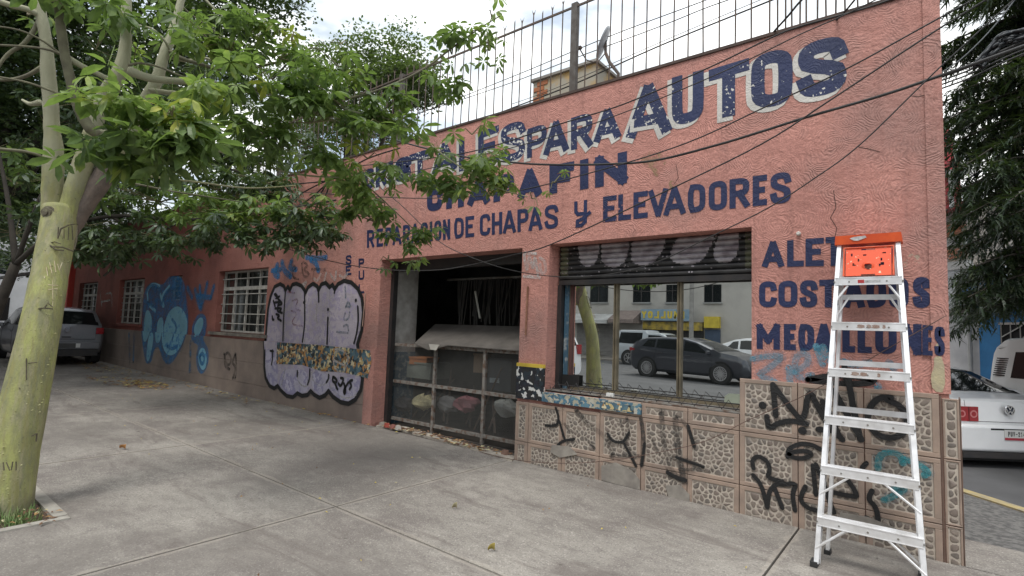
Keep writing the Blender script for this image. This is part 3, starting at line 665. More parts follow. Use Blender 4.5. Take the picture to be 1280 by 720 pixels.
# blue and black tag above
gr([[.13,(120,10),(90,90),(130,110)],[.12,(160,-20),(180,60),(240,110)],[.1,(250,-30),(225,40),(290,50)],[.1,(420,-40),(470,-10),(490,60)],[.09,(380,-60),(500,-50),(560,-60)],[.09,(70,60),(150,50)]], BLUE_G, .1, Y=WALLY-.0065, tf=A)
gr([[(262,60),(290,30),(262,10),(255,60),(262,125),(310,135)],[(340,-10),(350,130),(420,90),(350,50),(400,10),(350,-20)],[(440,140),(450,60)],[(430,45),(550,50)]], BLACK_F, .045, Y=WALLY-.0085, tf=A)
gr([[(340,190),(390,150),(350,220)],[(450,130),(480,160),(510,90)],[(560,80),(540,160)],[(600,90),(640,160),(650,70)],[(680,100),(720,130),(750,80)]], WHITE_G, .05, Y=WALLY-.0065, tf=A)
# blue piece on the left
T6 = (130,320,4.8)
blob([(230,240),(245,180),(290,150),(345,180),(380,120),(470,120),(490,280),(500,400),(490,500),(440,600),(385,665),(345,610),(330,540),(300,560),(285,640),(250,650),(235,560),(222,460),(222,340)], BLUE_G, WALLY-.0345, T6)
blob([(525,400),(560,340),(600,350),(610,420),(590,500),(630,560),(625,660),(590,715),(560,690),(550,600),(570,530),(530,520),(515,460)], BLUE_G, WALLY-.0346, T6)
blob([(350,420),(380,330),(440,290),(490,360),(492,450),(465,540),(415,600),(370,590),(345,520)], LBLUE_G, WALLY-.0355, T6)
blob([(240,330),(262,320),(285,390),(270,480),(240,530),(228,440)], LBLUE_G, WALLY-.0355, T6)
blob([(270,460),(300,460),(285,580),(262,645),(252,600)], LBLUE_G, WALLY-.0357, T6)
blob([(315,380),(345,360),(350,440),(335,520),(310,525),(305,460)], LBLUE_G, WALLY-.0355, T6)
blob([(535,410),(565,365),(590,375),(580,440),(548,495),(530,460)], LBLUE_G, WALLY-.0355, T6)
blob([(570,560),(600,545),(618,600),(612,670),(588,690),(565,640)], LBLUE_G, WALLY-.0356, T6)
gr([[(575,600),(590,580),(605,610),(595,650),(578,640),(575,605)],[(380,540),(410,560),(440,540)],[(400,380),(430,420),(410,500)],[(245,220),(262,180),(300,175),(330,200)],[(250,280),(290,300)],[(340,280),(360,220),(390,190)]], BLUE_G, .09, Y=WALLY-.0362, tf=T6)
gr([[(255,260),(250,200),(285,165),(325,180)],[(345,300),(335,240),(385,180)],[(330,230),(350,300)],[(268,300),(300,330)]], LBLUE_G, .09, Y=WALLY-.0358, tf=T6)
gr([[(545,200),(560,260),(575,310)],[(575,180),(580,300)],[(620,160),(600,250),(580,320)],[(660,180),(640,250)],[(500,190),(530,250)],[(560,240),(640,250)]], BLUE_G, .12, Y=WALLY-.0075, tf=T6)
gr([[(150,470),(155,640)],[(180,470),(175,640)],[(520,520),(515,690)]], paint('thin_blue_overspray', (.05,.2,.38), (.2,.2,.2), .6, alpha=.45), .12, Y=WALLY-.0345, tf=T6)

# ---------------- exposed plaster and repairs
M_BARE = pm('bare_yellowed_plaster', (.46,.40,.25), (.36,.31,.22), .9, 12, .6, 40, .01)
for i, (pts, mt) in enumerate([([(1167,445),(1180,446),(1182,491),(1166,489),(1163,470),(1168,458)], M_BARE), ([(1170,428),(1179,432),(1176,444),(1169,440)], M_BARE)]):
    P = [wp(*p, 4.984-.001*i) for p in pts]; mb = MB(); mb.prism([tuple(p) for p in smooth2([(p.x,p.z) for p in P],1,True) and [(q[0],4.984-.001*i,q[1]) for q in smooth2([(p.x,p.z) for p in P],1,True)]], (0,-.002,0)); mb.build('bare_plaster_patch', mt, bld)
M_REP = paint('mossy_plaster', (.33,.27,.12), (.5,.24,.19), .58, 12, alpha=.75)
for pts in ([(800,196),(812,188),(826,190),(834,200),(828,212),(820,224),(814,210),(804,208)], [(760,213),(772,208),(783,214),(776,222),(764,221)], [(835,226),(846,226),(850,236),(838,238)]):
    P = smooth2([(p.x,p.z) for p in [wp(*q, 4.998) for q in pts]], 2, True); mb = MB(); mb.poly([(q[0],4.9978,q[1]) for q in P]); mb.build('plaster_repair', M_REP, bld)
# cracks
for pts in ([(1042,238),(1045,260),(1038,272),(1046,285),(1043,300)], [(1165,120),(1155,119),(1148,121),(1140,120)], [(1100,190),(1085,186),(1073,184)], [(845,205),(848,222),(843,230)]):
    mb = MB(); P = [wp(*q) for q in pts]; ribbon(mb, [(p.x,p.z) for p in P], .0042, 4.9975); mb.build('plaster_crack', M_DARK, bld)

# ---------------- shop window
sh = empty('shop_window', (0,0,0)); sh.parent = bld; sh.location = Vector((-2.35, 5.2, 1.6))-bld.location
# roller shutter, each faceted slat shaded by what was sprayed on it
sx0, sx1, sz0, sz1 = WINX[0]+.02, WINX[1]-.005, 2.115, 2.512
shapes = []   # silver lobes in crop pixels (640,280,4)
lob = [[(335,110),(440,105),(435,170),(400,215),(355,212),(335,170)], [(450,100),(590,95),(580,170),(540,215),(490,218),(445,190)], [(605,90),(780,80),(750,150),(700,200),(640,210),(590,185)],
       [(840,75),(1000,75),(1015,110),(960,180),(900,205),(830,200),(780,170)], [(1040,70),(1145,65),(1130,150),(1100,190),(1040,195),(1000,170)]]
lob = [[(x, y-38 if y < 150 else y) for x, y in l] for l in lob]
LB = [[(p.x, p.z) for p in [wp(x, y, 5.2) for x, y in smooth2(cx(l, 640, 280, 4), 2, True)]] for l in lob]
def inside(p, poly):
    c = False; n = len(poly)
    for i in range(n):
        a, b = poly[i], poly[i-1]
        if (a[1] > p[1]) != (b[1] > p[1]) and p[0] < (b[0]-a[0])*(p[1]-a[1])/(b[1]-a[1])+a[0]: c = not c
    return c
mb = MB(); nx = 150; ns = 7; sh_h = (sz1-sz0)/ns
prof = [(0,.012),(.12,.0),(.3,-.012),(.55,-.016),(.8,-.008),(.93,.006)]
zs = [(sz0+(i+a)*sh_h, 5.2+b) for i in range(ns) for a, b in prof]+[(sz1, 5.212)]
rnd = random.Random(2); 
for j in range(len(zs)-1):
    for i in range(nx):
        xa = sx0+(sx1-sx0)*i/nx; xb = sx0+(sx1-sx0)*(i+1)/nx; za, ya = zs[j]; zb, yb = zs[j+1]
        c = ((xa+xb)/2, (za+zb)/2); ins = any(inside(c, l) for l in LB)
        mb.cur = 1 if ins else (2 if (sx0+.02 < c[0] < sx0+.12 or c[0] > sx1-.1) and c[1] > sz0+.05 else 0)
        if not ins and c[1] > sz0+.03 and rnd.random() < .03: mb.cur = 1
        mb.add([(xa,ya,za),(xb,ya,za),(xb,yb,zb),(xa,yb,zb)], [(0,1,2,3)])
mb.build('roller_shutter', [pm('black_sprayed_shutter', (.015,.015,.017), (.04,.04,.04), .5, 8), pm('silver_sprayed_shutter', (.42,.40,.42), (.20,.17,.19), .5, 9, metal=.2), pm('olive_shutter', (.16,.17,.10), (.08,.08,.06), .5, 9)], sh)
mb = MB(); mb.box(sx0, 5.185, 2.06, sx1, 5.235, 2.114); mb.build('shutter_bottom_bar', M_BLACKM, sh)
mb = MB(); mb.box(WINX[0], 5.281, .86, WINX[0]+.03, 5.34, 2.11); mb.box(WINX[0]+.001, 5.19, .86, WINX[0]+.055, 5.25, 2.06); mb.build('shutter_guide', M_BLACKM, sh)
FY = 5.30
def xat(px, py=430, Y=FY): return wp(px, py, Y).x
fl = xat(701); ml1 = xat(770, 430); ml2 = xat(850, 430); fr = WINX[1]+.0
mb = MB(); mb.box(WINX[0]+.06, FY-.04, .87, WINX[0]+.12, FY+.03, 2.1); mb.build('blue_post', M_INB, sh)
mb = MB(); mb.box(WINX[0]+.125, FY-.03, .87, xat(716)-.06, FY+.03, 2.1); mb.build('frame_side', M_BRONZE, sh)
mb = MB(); mb.box(xat(716)-.055, FY-.02, .87, xat(716), FY+.03, 2.1); mb.build('frame_side', pm('maroon_curtain_edge', (.10,.045,.04), rough=.8), sh)
for x in (ml1, ml2):
    mb = MB(); mb.box(x-.021, FY-.035, .9, x-.005, FY+.02, 2.09); mb.box(x+.005, FY-.035, .9, x+.02, FY+.02, 2.09); mb.box(x-.005, FY-.015, .9, x+.005, FY+.015, 2.09); mb.build('mullion', M_BRONZE, sh)
for z_ in ((2.08,2.12),(.87,.905)): mb = MB(); mb.box(xat(716), FY-.03, z_[0], fr, FY+.03, z_[1]); mb.build('frame_rail', M_BRONZE, sh)
for a, b in ((xat(716), ml1-.021), (ml1+.02, ml2-.021), (ml2+.02, fr)):
    mb = MB(); mb.box(a+.001, FY, .906, b-.001, FY+.006, 2.079); mb.build('pane', M_GLASS, sh)
mb = MB(); mb.box(xat(700,478), FY-.045, .91, xat(726,478), FY-.032, 1.03); mb.build('black_card', M_DARK, sh)
mb = MB(); q = [wp(x, y, FY-.012) for x, y in ((906,495),(911,492),(939,494),(939,514),(908,510),(905,507))]; mb.prism([tuple(p) for p in q], (0,-.004,0)); mb.build('pale_green_card', pm('pale_green_card_paint', (.33,.37,.29), rough=.5), sh)
mb = MB(); mb.box(WINX[0]+.001, 5.0, .845, WINX[1]-.001, 5.28, .868); mb.box(-2.268,4.968,.8565,-1.265,5.0,.868); mb.build('sill', M_RUSTY, bld)

# security wire along the sill: zig-zag of black rod between two rods
wf = empty('sill_security_wire', (-2.35, 5.03, .9), 'black zigzag security wire running along the shop window sill', 'wire guard')
mb = MB(); a = wp(690,487,5.03); b = wp(938,520,5.03)
x0, x1 = -3.36, -1.27
mb.tube([(x0,5.03,.885),(x1,5.03,.885)], .006, 5); mb.build('rod', M_BLACKM, wf)
mb = MB(); mb.tube([(x0,5.09,.925),(x1,5.09,.925)], .006, 5); mb.build('rod', M_BLACKM, wf)
n = 17; mb = MB(); pts = []; rnd = random.Random(9)
for i in range(n+1):
    x = x0+(x1-x0)*i/n; pts += [(x, 5.0, .875), (x+.05+rnd.uniform(-.01,.01), 5.05, .965+rnd.uniform(-.012,.012))]
mb.tube(pts, .0045, 4); mb.build('zigzag', M_BLACKM, wf)
mb = MB(); mb.box(-2.68,5.0,.87,-2.60,5.03,.905); mb.build('wrapper', pm('white_scrap', (.7,.7,.68), rough=.6), wf)

# ---------------- left windows
def grid_window(x0, x1, z0, z1, nv, hz, name='window', transom=None, panefrost=False):
    w = empty(name); w.parent = bld; w.location = Vector(((x0+x1)/2, 5.1, z0))-bld.location
    y = 5.12; mb = MB(); t = .035
    mb.box(x0,y,z0,x0+t,y+.04,z1); mb.box(x1-t,y,z0,x1,y+.04,z1); mb.box(x0+t,y,z1-t,x1-t,y+.04,z1); mb.box(x0+t,y,z0,x1-t,y+.04,z0+t)
    if transom: mb.box(x0+t,y-.004,transom-.035,x1-t,y+.036,transom+.035)
    mb.build('frame', M_WHITEW, w)
    for i in range(1, nv):
        x = x0+(x1-x0)*i/nv; mb = MB(); tt = .018; mb.box(x-tt,y-.006,z0,x+tt,y+.03,z1); mb.build('bar', M_WHITEW, w)
    for z in hz:
        mb = MB(); mb.box(x0-.03,y-.03,z-.009,x1+.03,y-.009,z+.009); mb.build('bar', M_WHITEW, w)
    mb = MB(); mb.box(x0+t,y+.05,z0+t,x1-t,y+.056,z1-t); mb.build('pane', M_GLASSD, w)
    mb = MB(); xx = x0; 
    nf = 40; yb = y+.16
    vs = [(x0+(x1-x0)*i/nf, yb+.03*sin(i*1.7)+.02*sin(i*.7), z) for z in (z0, z1) for i in range(nf+1)]
    mb.add(vs, [(i,i+1,i+nf+2,i+nf+1) for i in range(nf)]); mb.build('curtain', pm('grey_curtain', (.16,.155,.15), (.08,.08,.08), .9, 3), w)
    return w
grid_window(-12.02,-9.91,1.272,2.545,4,[1.45,1.65,1.85,2.06,2.38],transom=2.18)
grid_window(-18.54,-16.51,1.32,2.55,4,[1.5,1.7,1.9,2.05,2.35],transom=2.17)
grid_window(-22.69,-20.66,1.32,2.57,4,[1.55,1.8,2.0,2.4],transom=2.17)
sw = grid_window(-14.85,-14.01,1.95,2.54,1,[2.06,2.18,2.3,2.42])
mb = MB(); mb.box(-12.2,4.94,1.20,-9.75,5.1,1.262); mb.build('window_sill', pm('weathered_sill', (.22,.20,.17), (.1,.09,.08), .9, 6, .5, 30), bld)
mb = MB(); mb.box(-18.7,4.94,1.25,-16.4,5.1,1.305); mb.build('window_sill', M_RED, bld)
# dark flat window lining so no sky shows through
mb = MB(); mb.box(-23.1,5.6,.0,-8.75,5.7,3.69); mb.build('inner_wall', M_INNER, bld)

# ---------------- rooftop fence
RF = empty('rooftop_fence', (-3.5,5.12,PAR+.05), 'rusty iron bar fence standing along the top of the pink parapet', 'fence')
FYY = 5.12; zt = 5.36
bx = [642,651,665,677,690,702,732,747,762,777,792,808,825,842,860,879,899,919,939,962,972,982,990,1000,1008,1022,1033,1045,1057,1073,1086]
xsb = [wp(x, 60, FYY).x for x in bx]
x = xsb[0]-.15
while x > -12.7: xsb.append(x); x -= .15
for i, x in enumerate(xsb):
    rnd = random.Random(i); h = zt+.14+rnd.uniform(-.02,.03) if x < -.5 else zt
    if -1.08 < x < -.2 and i % 2: h = PAR+.35+rnd.uniform(0,.3)
    mb = MB(); lean = rnd.uniform(-.012,.012)
    mb.tube([(x,FYY,PAR+.056),(x+lean*.5,FYY,(PAR+h)/2),(x+lean,FYY,h-.03),(x+lean+.004,FYY,h)], [.0078,.0078,.0078,.002], 5)
    if x < -3.4 and i % 3: mb.tube([(x+lean,FYY,h-.05),(x+lean-.03,FYY,h+.03)], [.006,.002], 4); mb.tube([(x+lean,FYY,h-.05),(x+lean+.03,FYY,h+.02)], [.006,.002], 4)
    mb.build('bar', M_IRON, RF)
for px in (718,505,360):
    xp = wp(px, 60, FYY).x; mb = MB(); mb.box(xp-.04,FYY-.03,PAR+.056,xp+.04,FYY+.03,zt+.05); mb.build('post', pm('grey_angle_iron', (.12,.11,.10), (.07,.055,.045), .7, 10), RF)
for z, x1 in ((zt,.0),):
    mb = MB(); mb.box(-12.75,FYY-.026,z-.012,x1,FYY-.009,z+.012); mb.build('rail', M_IRON, RF)
# second fence on the far side of the roof, along the side street
RF2 = empty('rooftop_fence', tuple(c0+ud*12+Vector((0,0,PAR))), 'thin iron fence along the far side street edge of the roof', 'fence')
mb = MB(); s0, s1 = 5.0, 25.0; zf = PAR+1.15
for z in (PAR+.7, zf): mb.bar(c0+ud*s0-un*.1+Vector((0,0,z)), c0+ud*s1-un*.1+Vector((0,0,z)), .02, .02)
mb.build('rail', M_IRON, RF2)
s_ = s0; proto = None
while s_ < s1:
    p = c0+ud*s_-un*.12+Vector((0,0,0))
    if proto is None:
        mb = MB(); mb.tube([(p.x,p.y,PAR),(p.x,p.y,zf+.12)], .009, 4); proto = mb.build('bar', M_IRON, RF2); pl0 = p.copy()
    else:
        o = proto.copy(); COL.objects.link(o); o.location = proto.location+(p-pl0)
    s_ += .19
# rooftop block (stair head)
sb = empty('rooftop_block', (-5.2, 8.4, 3.82), 'peeling ochre brick stair head standing on the roof behind the fence', 'rooftop hut')
M_OCH = pm('ochre_peeling_render', (.42,.27,.10), (.33,.30,.24), .9, 2.2, .5, 30, .01, lo=.42, hi=.55)
a = wp(667,100,8.0); b = wp(744,100,8.0)
mb = MB(); mb.box(a.x,8.0,3.82,b.x,8.8,6.33); mb.build('wall', M_OCH, sb)
mb = MB(); mb.box(a.x-.04,7.95,6.331,b.x+.05,8.85,6.38); mb.build('roof_slab', pm('grey_slab', (.28,.26,.23), rough=.9), sb)
rnd = random.Random(5); brk = pm('orange_brick', (.38,.14,.06), (.26,.10,.05), .9, 10)
for r in range(8):
    for c in range(1):
        mb = MB(); x0 = a.x+.02+c*.26+(r%2)*.08; mb.box(x0,7.985,5.55+r*.095,x0+.24,7.9995,5.55+r*.095+.08); mb.build('brick', brk, sb)
# satellite dish
sdsh = empty('satellite_dish', (-3.1,5.6,4.3), 'small grey satellite dish on a bent arm behind the rooftop fence', 'satellite dish')
dc = wp(756,54,5.7); mb = MB(); n = 20; dn = Vector((-.55,-.28,.25)).normalized(); da = dn.cross(Vector((0,0,1))).normalized(); db = da.cross(dn)
rings = 5; vs = [tuple(dc)]
for r in range(1, rings+1):
    rr = .185*r/rings
    for k_ in range(n): vs.append(tuple(dc+(da*cos(2*pi*k_/n)*rr+db*sin(2*pi*k_/n)*rr*1.1)+dn*(rr*rr*.9)))
fs = [(0,1+k_,1+(k_+1)%n) for k_ in range(n)]+[(1+r*n+k_,1+r*n+(k_+1)%n,1+(r+1)*n+(k_+1)%n,1+(r+1)*n+k_) for r in range(rings-1) for k_ in range(n)]
mb.add(vs, fs); o = mb.build('reflector', pm('grey_dish', (.42,.44,.46), rough=.5), sdsh, smooth=True)
md = o.modifiers.new('t', 'SOLIDIFY'); md.thickness = .012
mb = MB(); e = wp(773,92,5.6); mb.tube([dc-dn*.01, wp(757,66,5.65), wp(762,78,5.6), e, e+Vector((0,0,-.6))], .02, 6); mb.build('arm', M_IRON, sdsh)
mb = MB(); mb.tube([wp(757,66,5.6), wp(746,79,5.5), wp(733,75,5.4), wp(724,60,5.3)], .008, 5); lnb = wp(724,60,5.3); mb.obox(lnb, (.03,0,0), (0,.02,0), (0,0,.015)); mb.build('feed_arm', M_IRON, sdsh)
# ================================================================= GROUND, PAVEMENT, ROADS
mb = MB(); xs = [-140,-60,-40,-20,-10,0,12,60,140]
vs = [(x, y, gz(x)-.17) for x in xs for y in (-140, 160)]
mb.add(vs, [(2*i,2*i+2,2*i+3,2*i+1) for i in range(len(xs)-1)])
tag(mb.build('road', M_ASPH), kind='structure')
mb = MB(); mb.box(-400,-400,-1.6,400,400,-1.5); tag(mb.build('ground', M_ASPH), kind='structure')
# sub-base that shows dark in the joints
KERB = [(-60,-1.75),(2.6,-1.75),(3.6,-1.4),(4.2,-.6),(4.4,.5),(4.2,2.2),(3.4,4.0),(2.2,5.6),(.64,7.2),(.13,7.7)]
kq = Vector((.13,7.7,0)); 
for s_ in (4,12,30): p = kq+ud*s_; KERB.append((p.x,p.y))
pav = empty('pavement', (0,0,0)); pav['kind'] = 'structure'
def flat(poly, dz, th, name, mat, parent=None):
    mb = MB(); P = [(p[0], p[1], gz(p[0])+dz) for p in poly]; mb.prism(P, (0,0,-th)); return mb.build(name, mat, parent)
inner = [(c0+ud*30).to_tuple()[:2], (.07,5.05), (-.6,5.3), (-60,5.3)]
# beds in strips so the slope is kept
def strip_poly(poly, x0, x1): return clip(clip(poly, -1, 0, -x0), 1, 0, x1)
bed = KERB[:]+inner
for a, b in ((-60,-30),(-30,-10),(-10,6)):
    P = strip_poly(bed, a, b)
    if len(P) > 2: flat(P, -.03, .2, 'paving_bed', M_DARK, pav)
# concrete slabs
XJ = [2.08-2.97*i for i in range(-1, 12)]
YJ = [(-1.62,-.32),(-.32,2.65),(2.65,4.975)]
PIT = (-6.25,-4.93,-.1,1.165)
rnd = random.Random(8)
for i in range(len(XJ)-1):
    x1, x0 = XJ[i]-.008, XJ[i+1]+.008
    for (y0, y1) in YJ:
        y0 += .008; y1 -= .008; dz = rnd.uniform(-.0025, .0015)
        mb = MB(); parts = [[(x0,y0),(x1,y0),(x1,y1),(x0,y1)]]
        if x0 < PIT[1] and x1 > PIT[0] and y0 < PIT[3] and y1 > PIT[2]:
            X0, X1, Y0, Y1 = max(x0,PIT[0]), min(x1,PIT[1]), max(y0,PIT[2]), min(y1,PIT[3])
            parts = [[(x0,y0),(x1,y0),(x1,Y0),(x0,Y0)], [(x0,Y1),(x1,Y1),(x1,y1),(x0,y1)], [(x0,Y0),(X0,Y0),(X0,Y1),(x0,Y1)], [(X1,Y0),(x1,Y0),(x1,Y1),(X1,Y1)]]
        n = 0
        for P in parts:
            if x1 > 2.0:  P = [q for q in P]
            # keep inside the kerb line
            if x1 > 2.0:
                for j in range(1, 9):
                    ax, ay = KERB[j]; bx_, by_ = KERB[j+1] if j+1 < len(KERB) else KERB[j]
                    nx_, ny_ = (by_-ay), -(bx_-ax)
                    L = hypot(nx_, ny_); P = clip(P, nx_/L, ny_/L, (nx_*ax+ny_*ay)/L-.14)
                    if len(P) < 3: break
            if len(P) > 2 and abs(P[0][0]-P[2][0]) > .002:
                pts = [(p[0], p[1], gz(p[0])+dz) for p in P]; mb.prism(pts, (0,0,-.09)); n += 1
        if n: mb.build('paving_slab', M_CONC, pav)
for x0_, x1_ in ((-33.3,-42),(-42,-60)):
    mb = MB(); mb.prism([(p[0],p[1],gz(p[0])) for p in ((x1_,-1.62),(x0_,-1.62),(x0_,4.97),(x1_,4.97))], (0,0,-.09)); mb.build('paving_slab', M_CONC, pav)
# corner area: concrete up to the rough strip, then coarse paving to the yellow kerb
cor = [(.13,4.99),(2.2,4.99),(1.55,5.86),(.9,6.02),(-.95,6.05)]
flat([(.095,4.985),(2.2,4.985),(1.95,5.5),(1.2,5.62),(-.4,5.72)], -.002, .09, 'paving_slab', M_CONC2, pav)
rp = [(-.45,5.78),(1.2,5.64),(1.95,5.52),(2.05,5.6),(.60,7.10),(.06,7.62)]
for s_ in (4,12,28): p = kq+ud*s_-un*.13; rp.append((p.x,p.y))
for s_ in (28,12,4): p = c0+ud*s_+un*.02; rp.append((p.x,p.y))
for a, b in ((-30,-8),(-8,6)):
    P = strip_poly(rp, a, b)
    if len(P) > 2: flat(P, -.012, .09, 'rough_paving', M_ROUGH, pav)
mb = MB()
for i in range(len(KERB)-1):
    a, b = KERB[i], KERB[i+1]
    mb.cur = 1 if i >= 6 else 0
    d = Vector((b[0]-a[0], b[1]-a[1], 0)).normalized(); nn = Vector((-d.y, d.x, 0))*.125
    A_, B2 = Vector((a[0],a[1],gz(a[0])+.004)), Vector((b[0],b[1],gz(b[0])+.004))
    mb.prism([A_, B2+d*.02, B2+d*.02+nn, A_+nn], (0,0,-.19))
mb.build('kerb', [M_CONC2, M_YELLOW], pav)
# pale mortar threshold along the garage door
mb = MB(); pts = [wp(470,531,4.985), wp(500,537,4.93), wp(540,549,4.95), wp(590,562,4.93), wp(640,575,4.95)]
P = [gp(470,533), gp(500,537), gp(540,548), gp(585,561), gp(640,577)]; Q = [gp(476,531), gp(506,534), gp(548,546), gp(595,559), gp(645,572)]
mb.prism([(p.x,p.y,gz(p.x)+.014) for p in P]+[(p.x,p.y,gz(p.x)+.014) for p in Q[::-1]], (0,0,-.03)); mb.build('mortar_strip', pm('pale_mortar', (.42,.38,.32), (.26,.23,.2), .9, 9, .5, 50), pav)
mb = MB(); mb.prism([(-6.6,4.97,.035),(-3.8,4.97,.012),(-3.8,5.6,.012),(-6.6,5.6,.035)], (0,0,-.05)); mb.build('door_threshold', pm('dirty_threshold', (.13,.11,.09), (.06,.05,.045), .9, 6, .6, 30, .01), pav)

# tree pit
mb = MB(); x0, x1, y0, y1 = PIT; zc = gz(-5.6)
mb.box(x0,y0,-.2,x0+.07,y1,zc+.01); mb.box(x1-.07,y0,-.2,x1,y1,zc+.006); mb.box(x0+.07,y1-.08,-.2,x1-.07,y1,zc+.014); mb.box(x0+.07,y0,-.2,x1-.07,y0+.08,zc+.01)
mb.build('tree_pit_edging', pm('pale_edging', (.36,.34,.30), (.26,.24,.21), .9, 9, .5, 60), pav)
mb = MB(); nx = 24; rnd = random.Random(6)
from mathutils import noise as MN
vs = []
for i in range(nx+1):
    for j in range(nx+1):
        x = x0+.07+(x1-x0-.14)*i/nx; y = y0+.08+(y1-y0-.16)*j/nx
        vs.append((x, y, zc-.045+.035*MN.noise(Vector((x*6,y*6,1)))+.07*exp(-((x+5.45)**2+(y-.9)**2)/.08)))
mb.add(vs, [(i*(nx+1)+j,(i+1)*(nx+1)+j,(i+1)*(nx+1)+j+1,i*(nx+1)+j+1) for i in range(nx) for j in range(nx)])
tag(mb.build('soil', pm('brown_soil', (.11,.07,.05), (.06,.04,.028), .95, 12, .8, 50, .02), smooth=True), kind='structure')
M_GRASS = pm('grass_blades', (.10,.19,.05), (.20,.26,.10), .6, 9)
mb = MB(); rnd = random.Random(12)
for k_ in range(4200):
    x = rnd.uniform(x0+.1,x1-.09); y = rnd.uniform(y0+.1,y1-.12)
    if hypot(x+5.45,y-.92) < .17 or MN.noise(Vector((x*3,y*3,4))) < -.25: continue
    h = rnd.uniform(.05,.13)*(1.5 if hypot(x+5.5,y-.6) < .35 else 1); a = rnd.uniform(0,2*pi); l = rnd.uniform(.01,.06)
    dx, dy = cos(a), sin(a); z = zc-.04; w = .0035
    mb.add([(x-dy*w,y+dx*w,z),(x+dy*w,y-dx*w,z),(x+dx*l*.4+dy*w*.8,y+dy*l*.4-dx*w*.8,z+h*.6),(x+dx*l*.4-dy*w*.8,y+dy*l*.4+dx*w*.8,z+h*.6),(x+dx*l,y+dy*l,z+h)], [(0,1,2,3),(3,2,4)])
tag(mb.build('grass', M_GRASS), 'tufts of green grass growing in the tree pit round the pale trunk', 'grass', kind='stuff')
# dry leaves in the pit and swept against the wall
M_DRYL = [pm('dry_leaf_%s' % n_, c, rough=.8, sc=20) for n_, c in (('tan',(.34,.20,.08)),('yellow',(.48,.38,.09)),('brown',(.17,.09,.05)),('pale',(.45,.40,.24)))]
def litter(spots, name, label, seed, size=(.03,.06), pick=(0,0,1,1,1,2,3)):
    rnd = random.Random(seed); mb = MB()
    for cx_, cy_, rx_, ry_, n_ in spots:
        for _ in range(n_):
            a = rnd.uniform(0,2*pi); q = sqrt(rnd.random()); x = cx_+cos(a)*rx_*q*rnd.uniform(.5,1.2); y = cy_+sin(a)*ry_*q
            if y > 4.95 and not (-6.45 < x < -3.9): continue
            s_ = rnd.uniform(*size); b = rnd.uniform(0,2*pi); d = Vector((cos(b),sin(b),rnd.uniform(-.15,.2))); e = Vector((-sin(b),cos(b),rnd.uniform(-.3,.3)))
            p = Vector((x,y,gz(x)+.012+rnd.random()*.02)); mb.cur = rnd.choice(pick)
            mb.add([p-d*s_, p+e*s_*.4+Vector((0,0,.006)), p+d*s_, p-e*s_*.4+Vector((0,0,.004)), p+Vector((0,0,.012))], [(0,4,1),(1,4,2),(2,4,3),(3,4,0)])
    return tag(mb.build(name, M_DRYL), label, 'leaf litter', kind='stuff')
p1 = gp(180,481); p2 = gp(150,478)
litter([(p1.x,p1.y,1.2,.35,240),(p2.x,p2.y,1.6,.5,110),(gp(110,462).x,4.4,2.6,.4,110),(gp(270,497).x,4.6,1.6,.2,26),(gp(200,478).x,4.75,4,.15,50),(-8,4.9,2,.06,22)], 'leaf_litter', 'yellow fallen leaves swept into a patch on the pavement beside the blue graffiti', 3, (.03,.06), (0,0,1,2,2,3))
litter([(-5.3,.7,.45,.4,40),(-5.1,1.0,.25,.15,20)], 'leaf_litter', 'brown dry leaves lying in the tree pit under the pale trunk', 5, (.015,.035), (0,2,2,2,3))
litter([(-5.6,5.12,.9,.12,110),(-4.6,5.05,.7,.1,90),(-6.2,5.1,.3,.1,30)], 'leaf_litter', 'dry leaves and rubbish lying under the steel mesh gate of the garage', 7, (.02,.05), (0,2,2,2,2,3))
litter([(-3,3,3.2,1.8,26),(-8,3.4,3.5,1.4,34)], 'leaf_litter', 'small scattered leaf bits on the open concrete pavement', 9, (.008,.018))
def single_leaf(px, py, s_, c, label):
    p = gp(px, py); o = Vector((p.x,p.y,gz(p.x)+.01)); mb = MB(); n = 7
    for i in range(n):
        t = i/(n-1); w = s_*.42*sin(pi*min(1,t*.92+.06))
        for j in (-1,0,1): mb.v.append((o.x+(t-.5)*s_*2*.8, o.y+j*w+(t-.5)*.03, o.z+.03*abs(j)*(.6+t)+.012*sin(t*3)))
    mb.f = [(i*3+j,(i+1)*3+j,(i+1)*3+j+1,i*3+j+1) for i in range(n-1) for j in (0,1)]; mb.mi = [0]*len(mb.f)
    r_ = mb.build('fallen_leaf', c, origin=o, smooth=True); return tag(r_, label, 'leaf')
single_leaf(153,562,.055,pm('orange_dry_leaf', (.55,.27,.09), (.4,.17,.05), .7, 20),'curled orange dry leaf lying alone on the concrete right of the pale tree trunk')
single_leaf(614,690,.022,M_DRYL[1],'tiny yellow leaf lying on the concrete in front of the tile wainscot')
single_leaf(568,637,.016,M_DRYL[3],'tiny pale scrap lying on the slab in front of the garage gate')

# ================================================================= GARAGE GATE AND ITS CONTENTS
GY0 = 5.30
gate = empty('mesh_gate', (-5.2,GY0,.05), 'low rusty steel gate with dark mesh panels closing the garage doorway', 'gate')
gx = [wp(485,470,GY0).x, wp(543,480,GY0).x, wp(605,490,GY0).x, -3.84]
zr = [.14, .69, 1.24]
for i, x in enumerate(gx):
    mb = MB(); w_ = .022; mb.box(x-w_,GY0-.02,.03 if i in (1,2) else .1,x+w_,GY0+.02,1.26); mb.build('upright', M_RUSTY, gate)
for j, z in enumerate(zr):
    for i in range(3):
        mb = MB(); mb.box(gx[i]+.0225,GY0-.017,z-.022,gx[i+1]-.0225,GY0+.017,z+.022); mb.build('rail', M_RUSTY, gate)
mt, nt, bs = base('dark_wire_mesh'); p = coords(nt,'P')
sx = nt.nodes.new('ShaderNodeSeparateXYZ'); nt.links.new(p, sx.inputs[0])
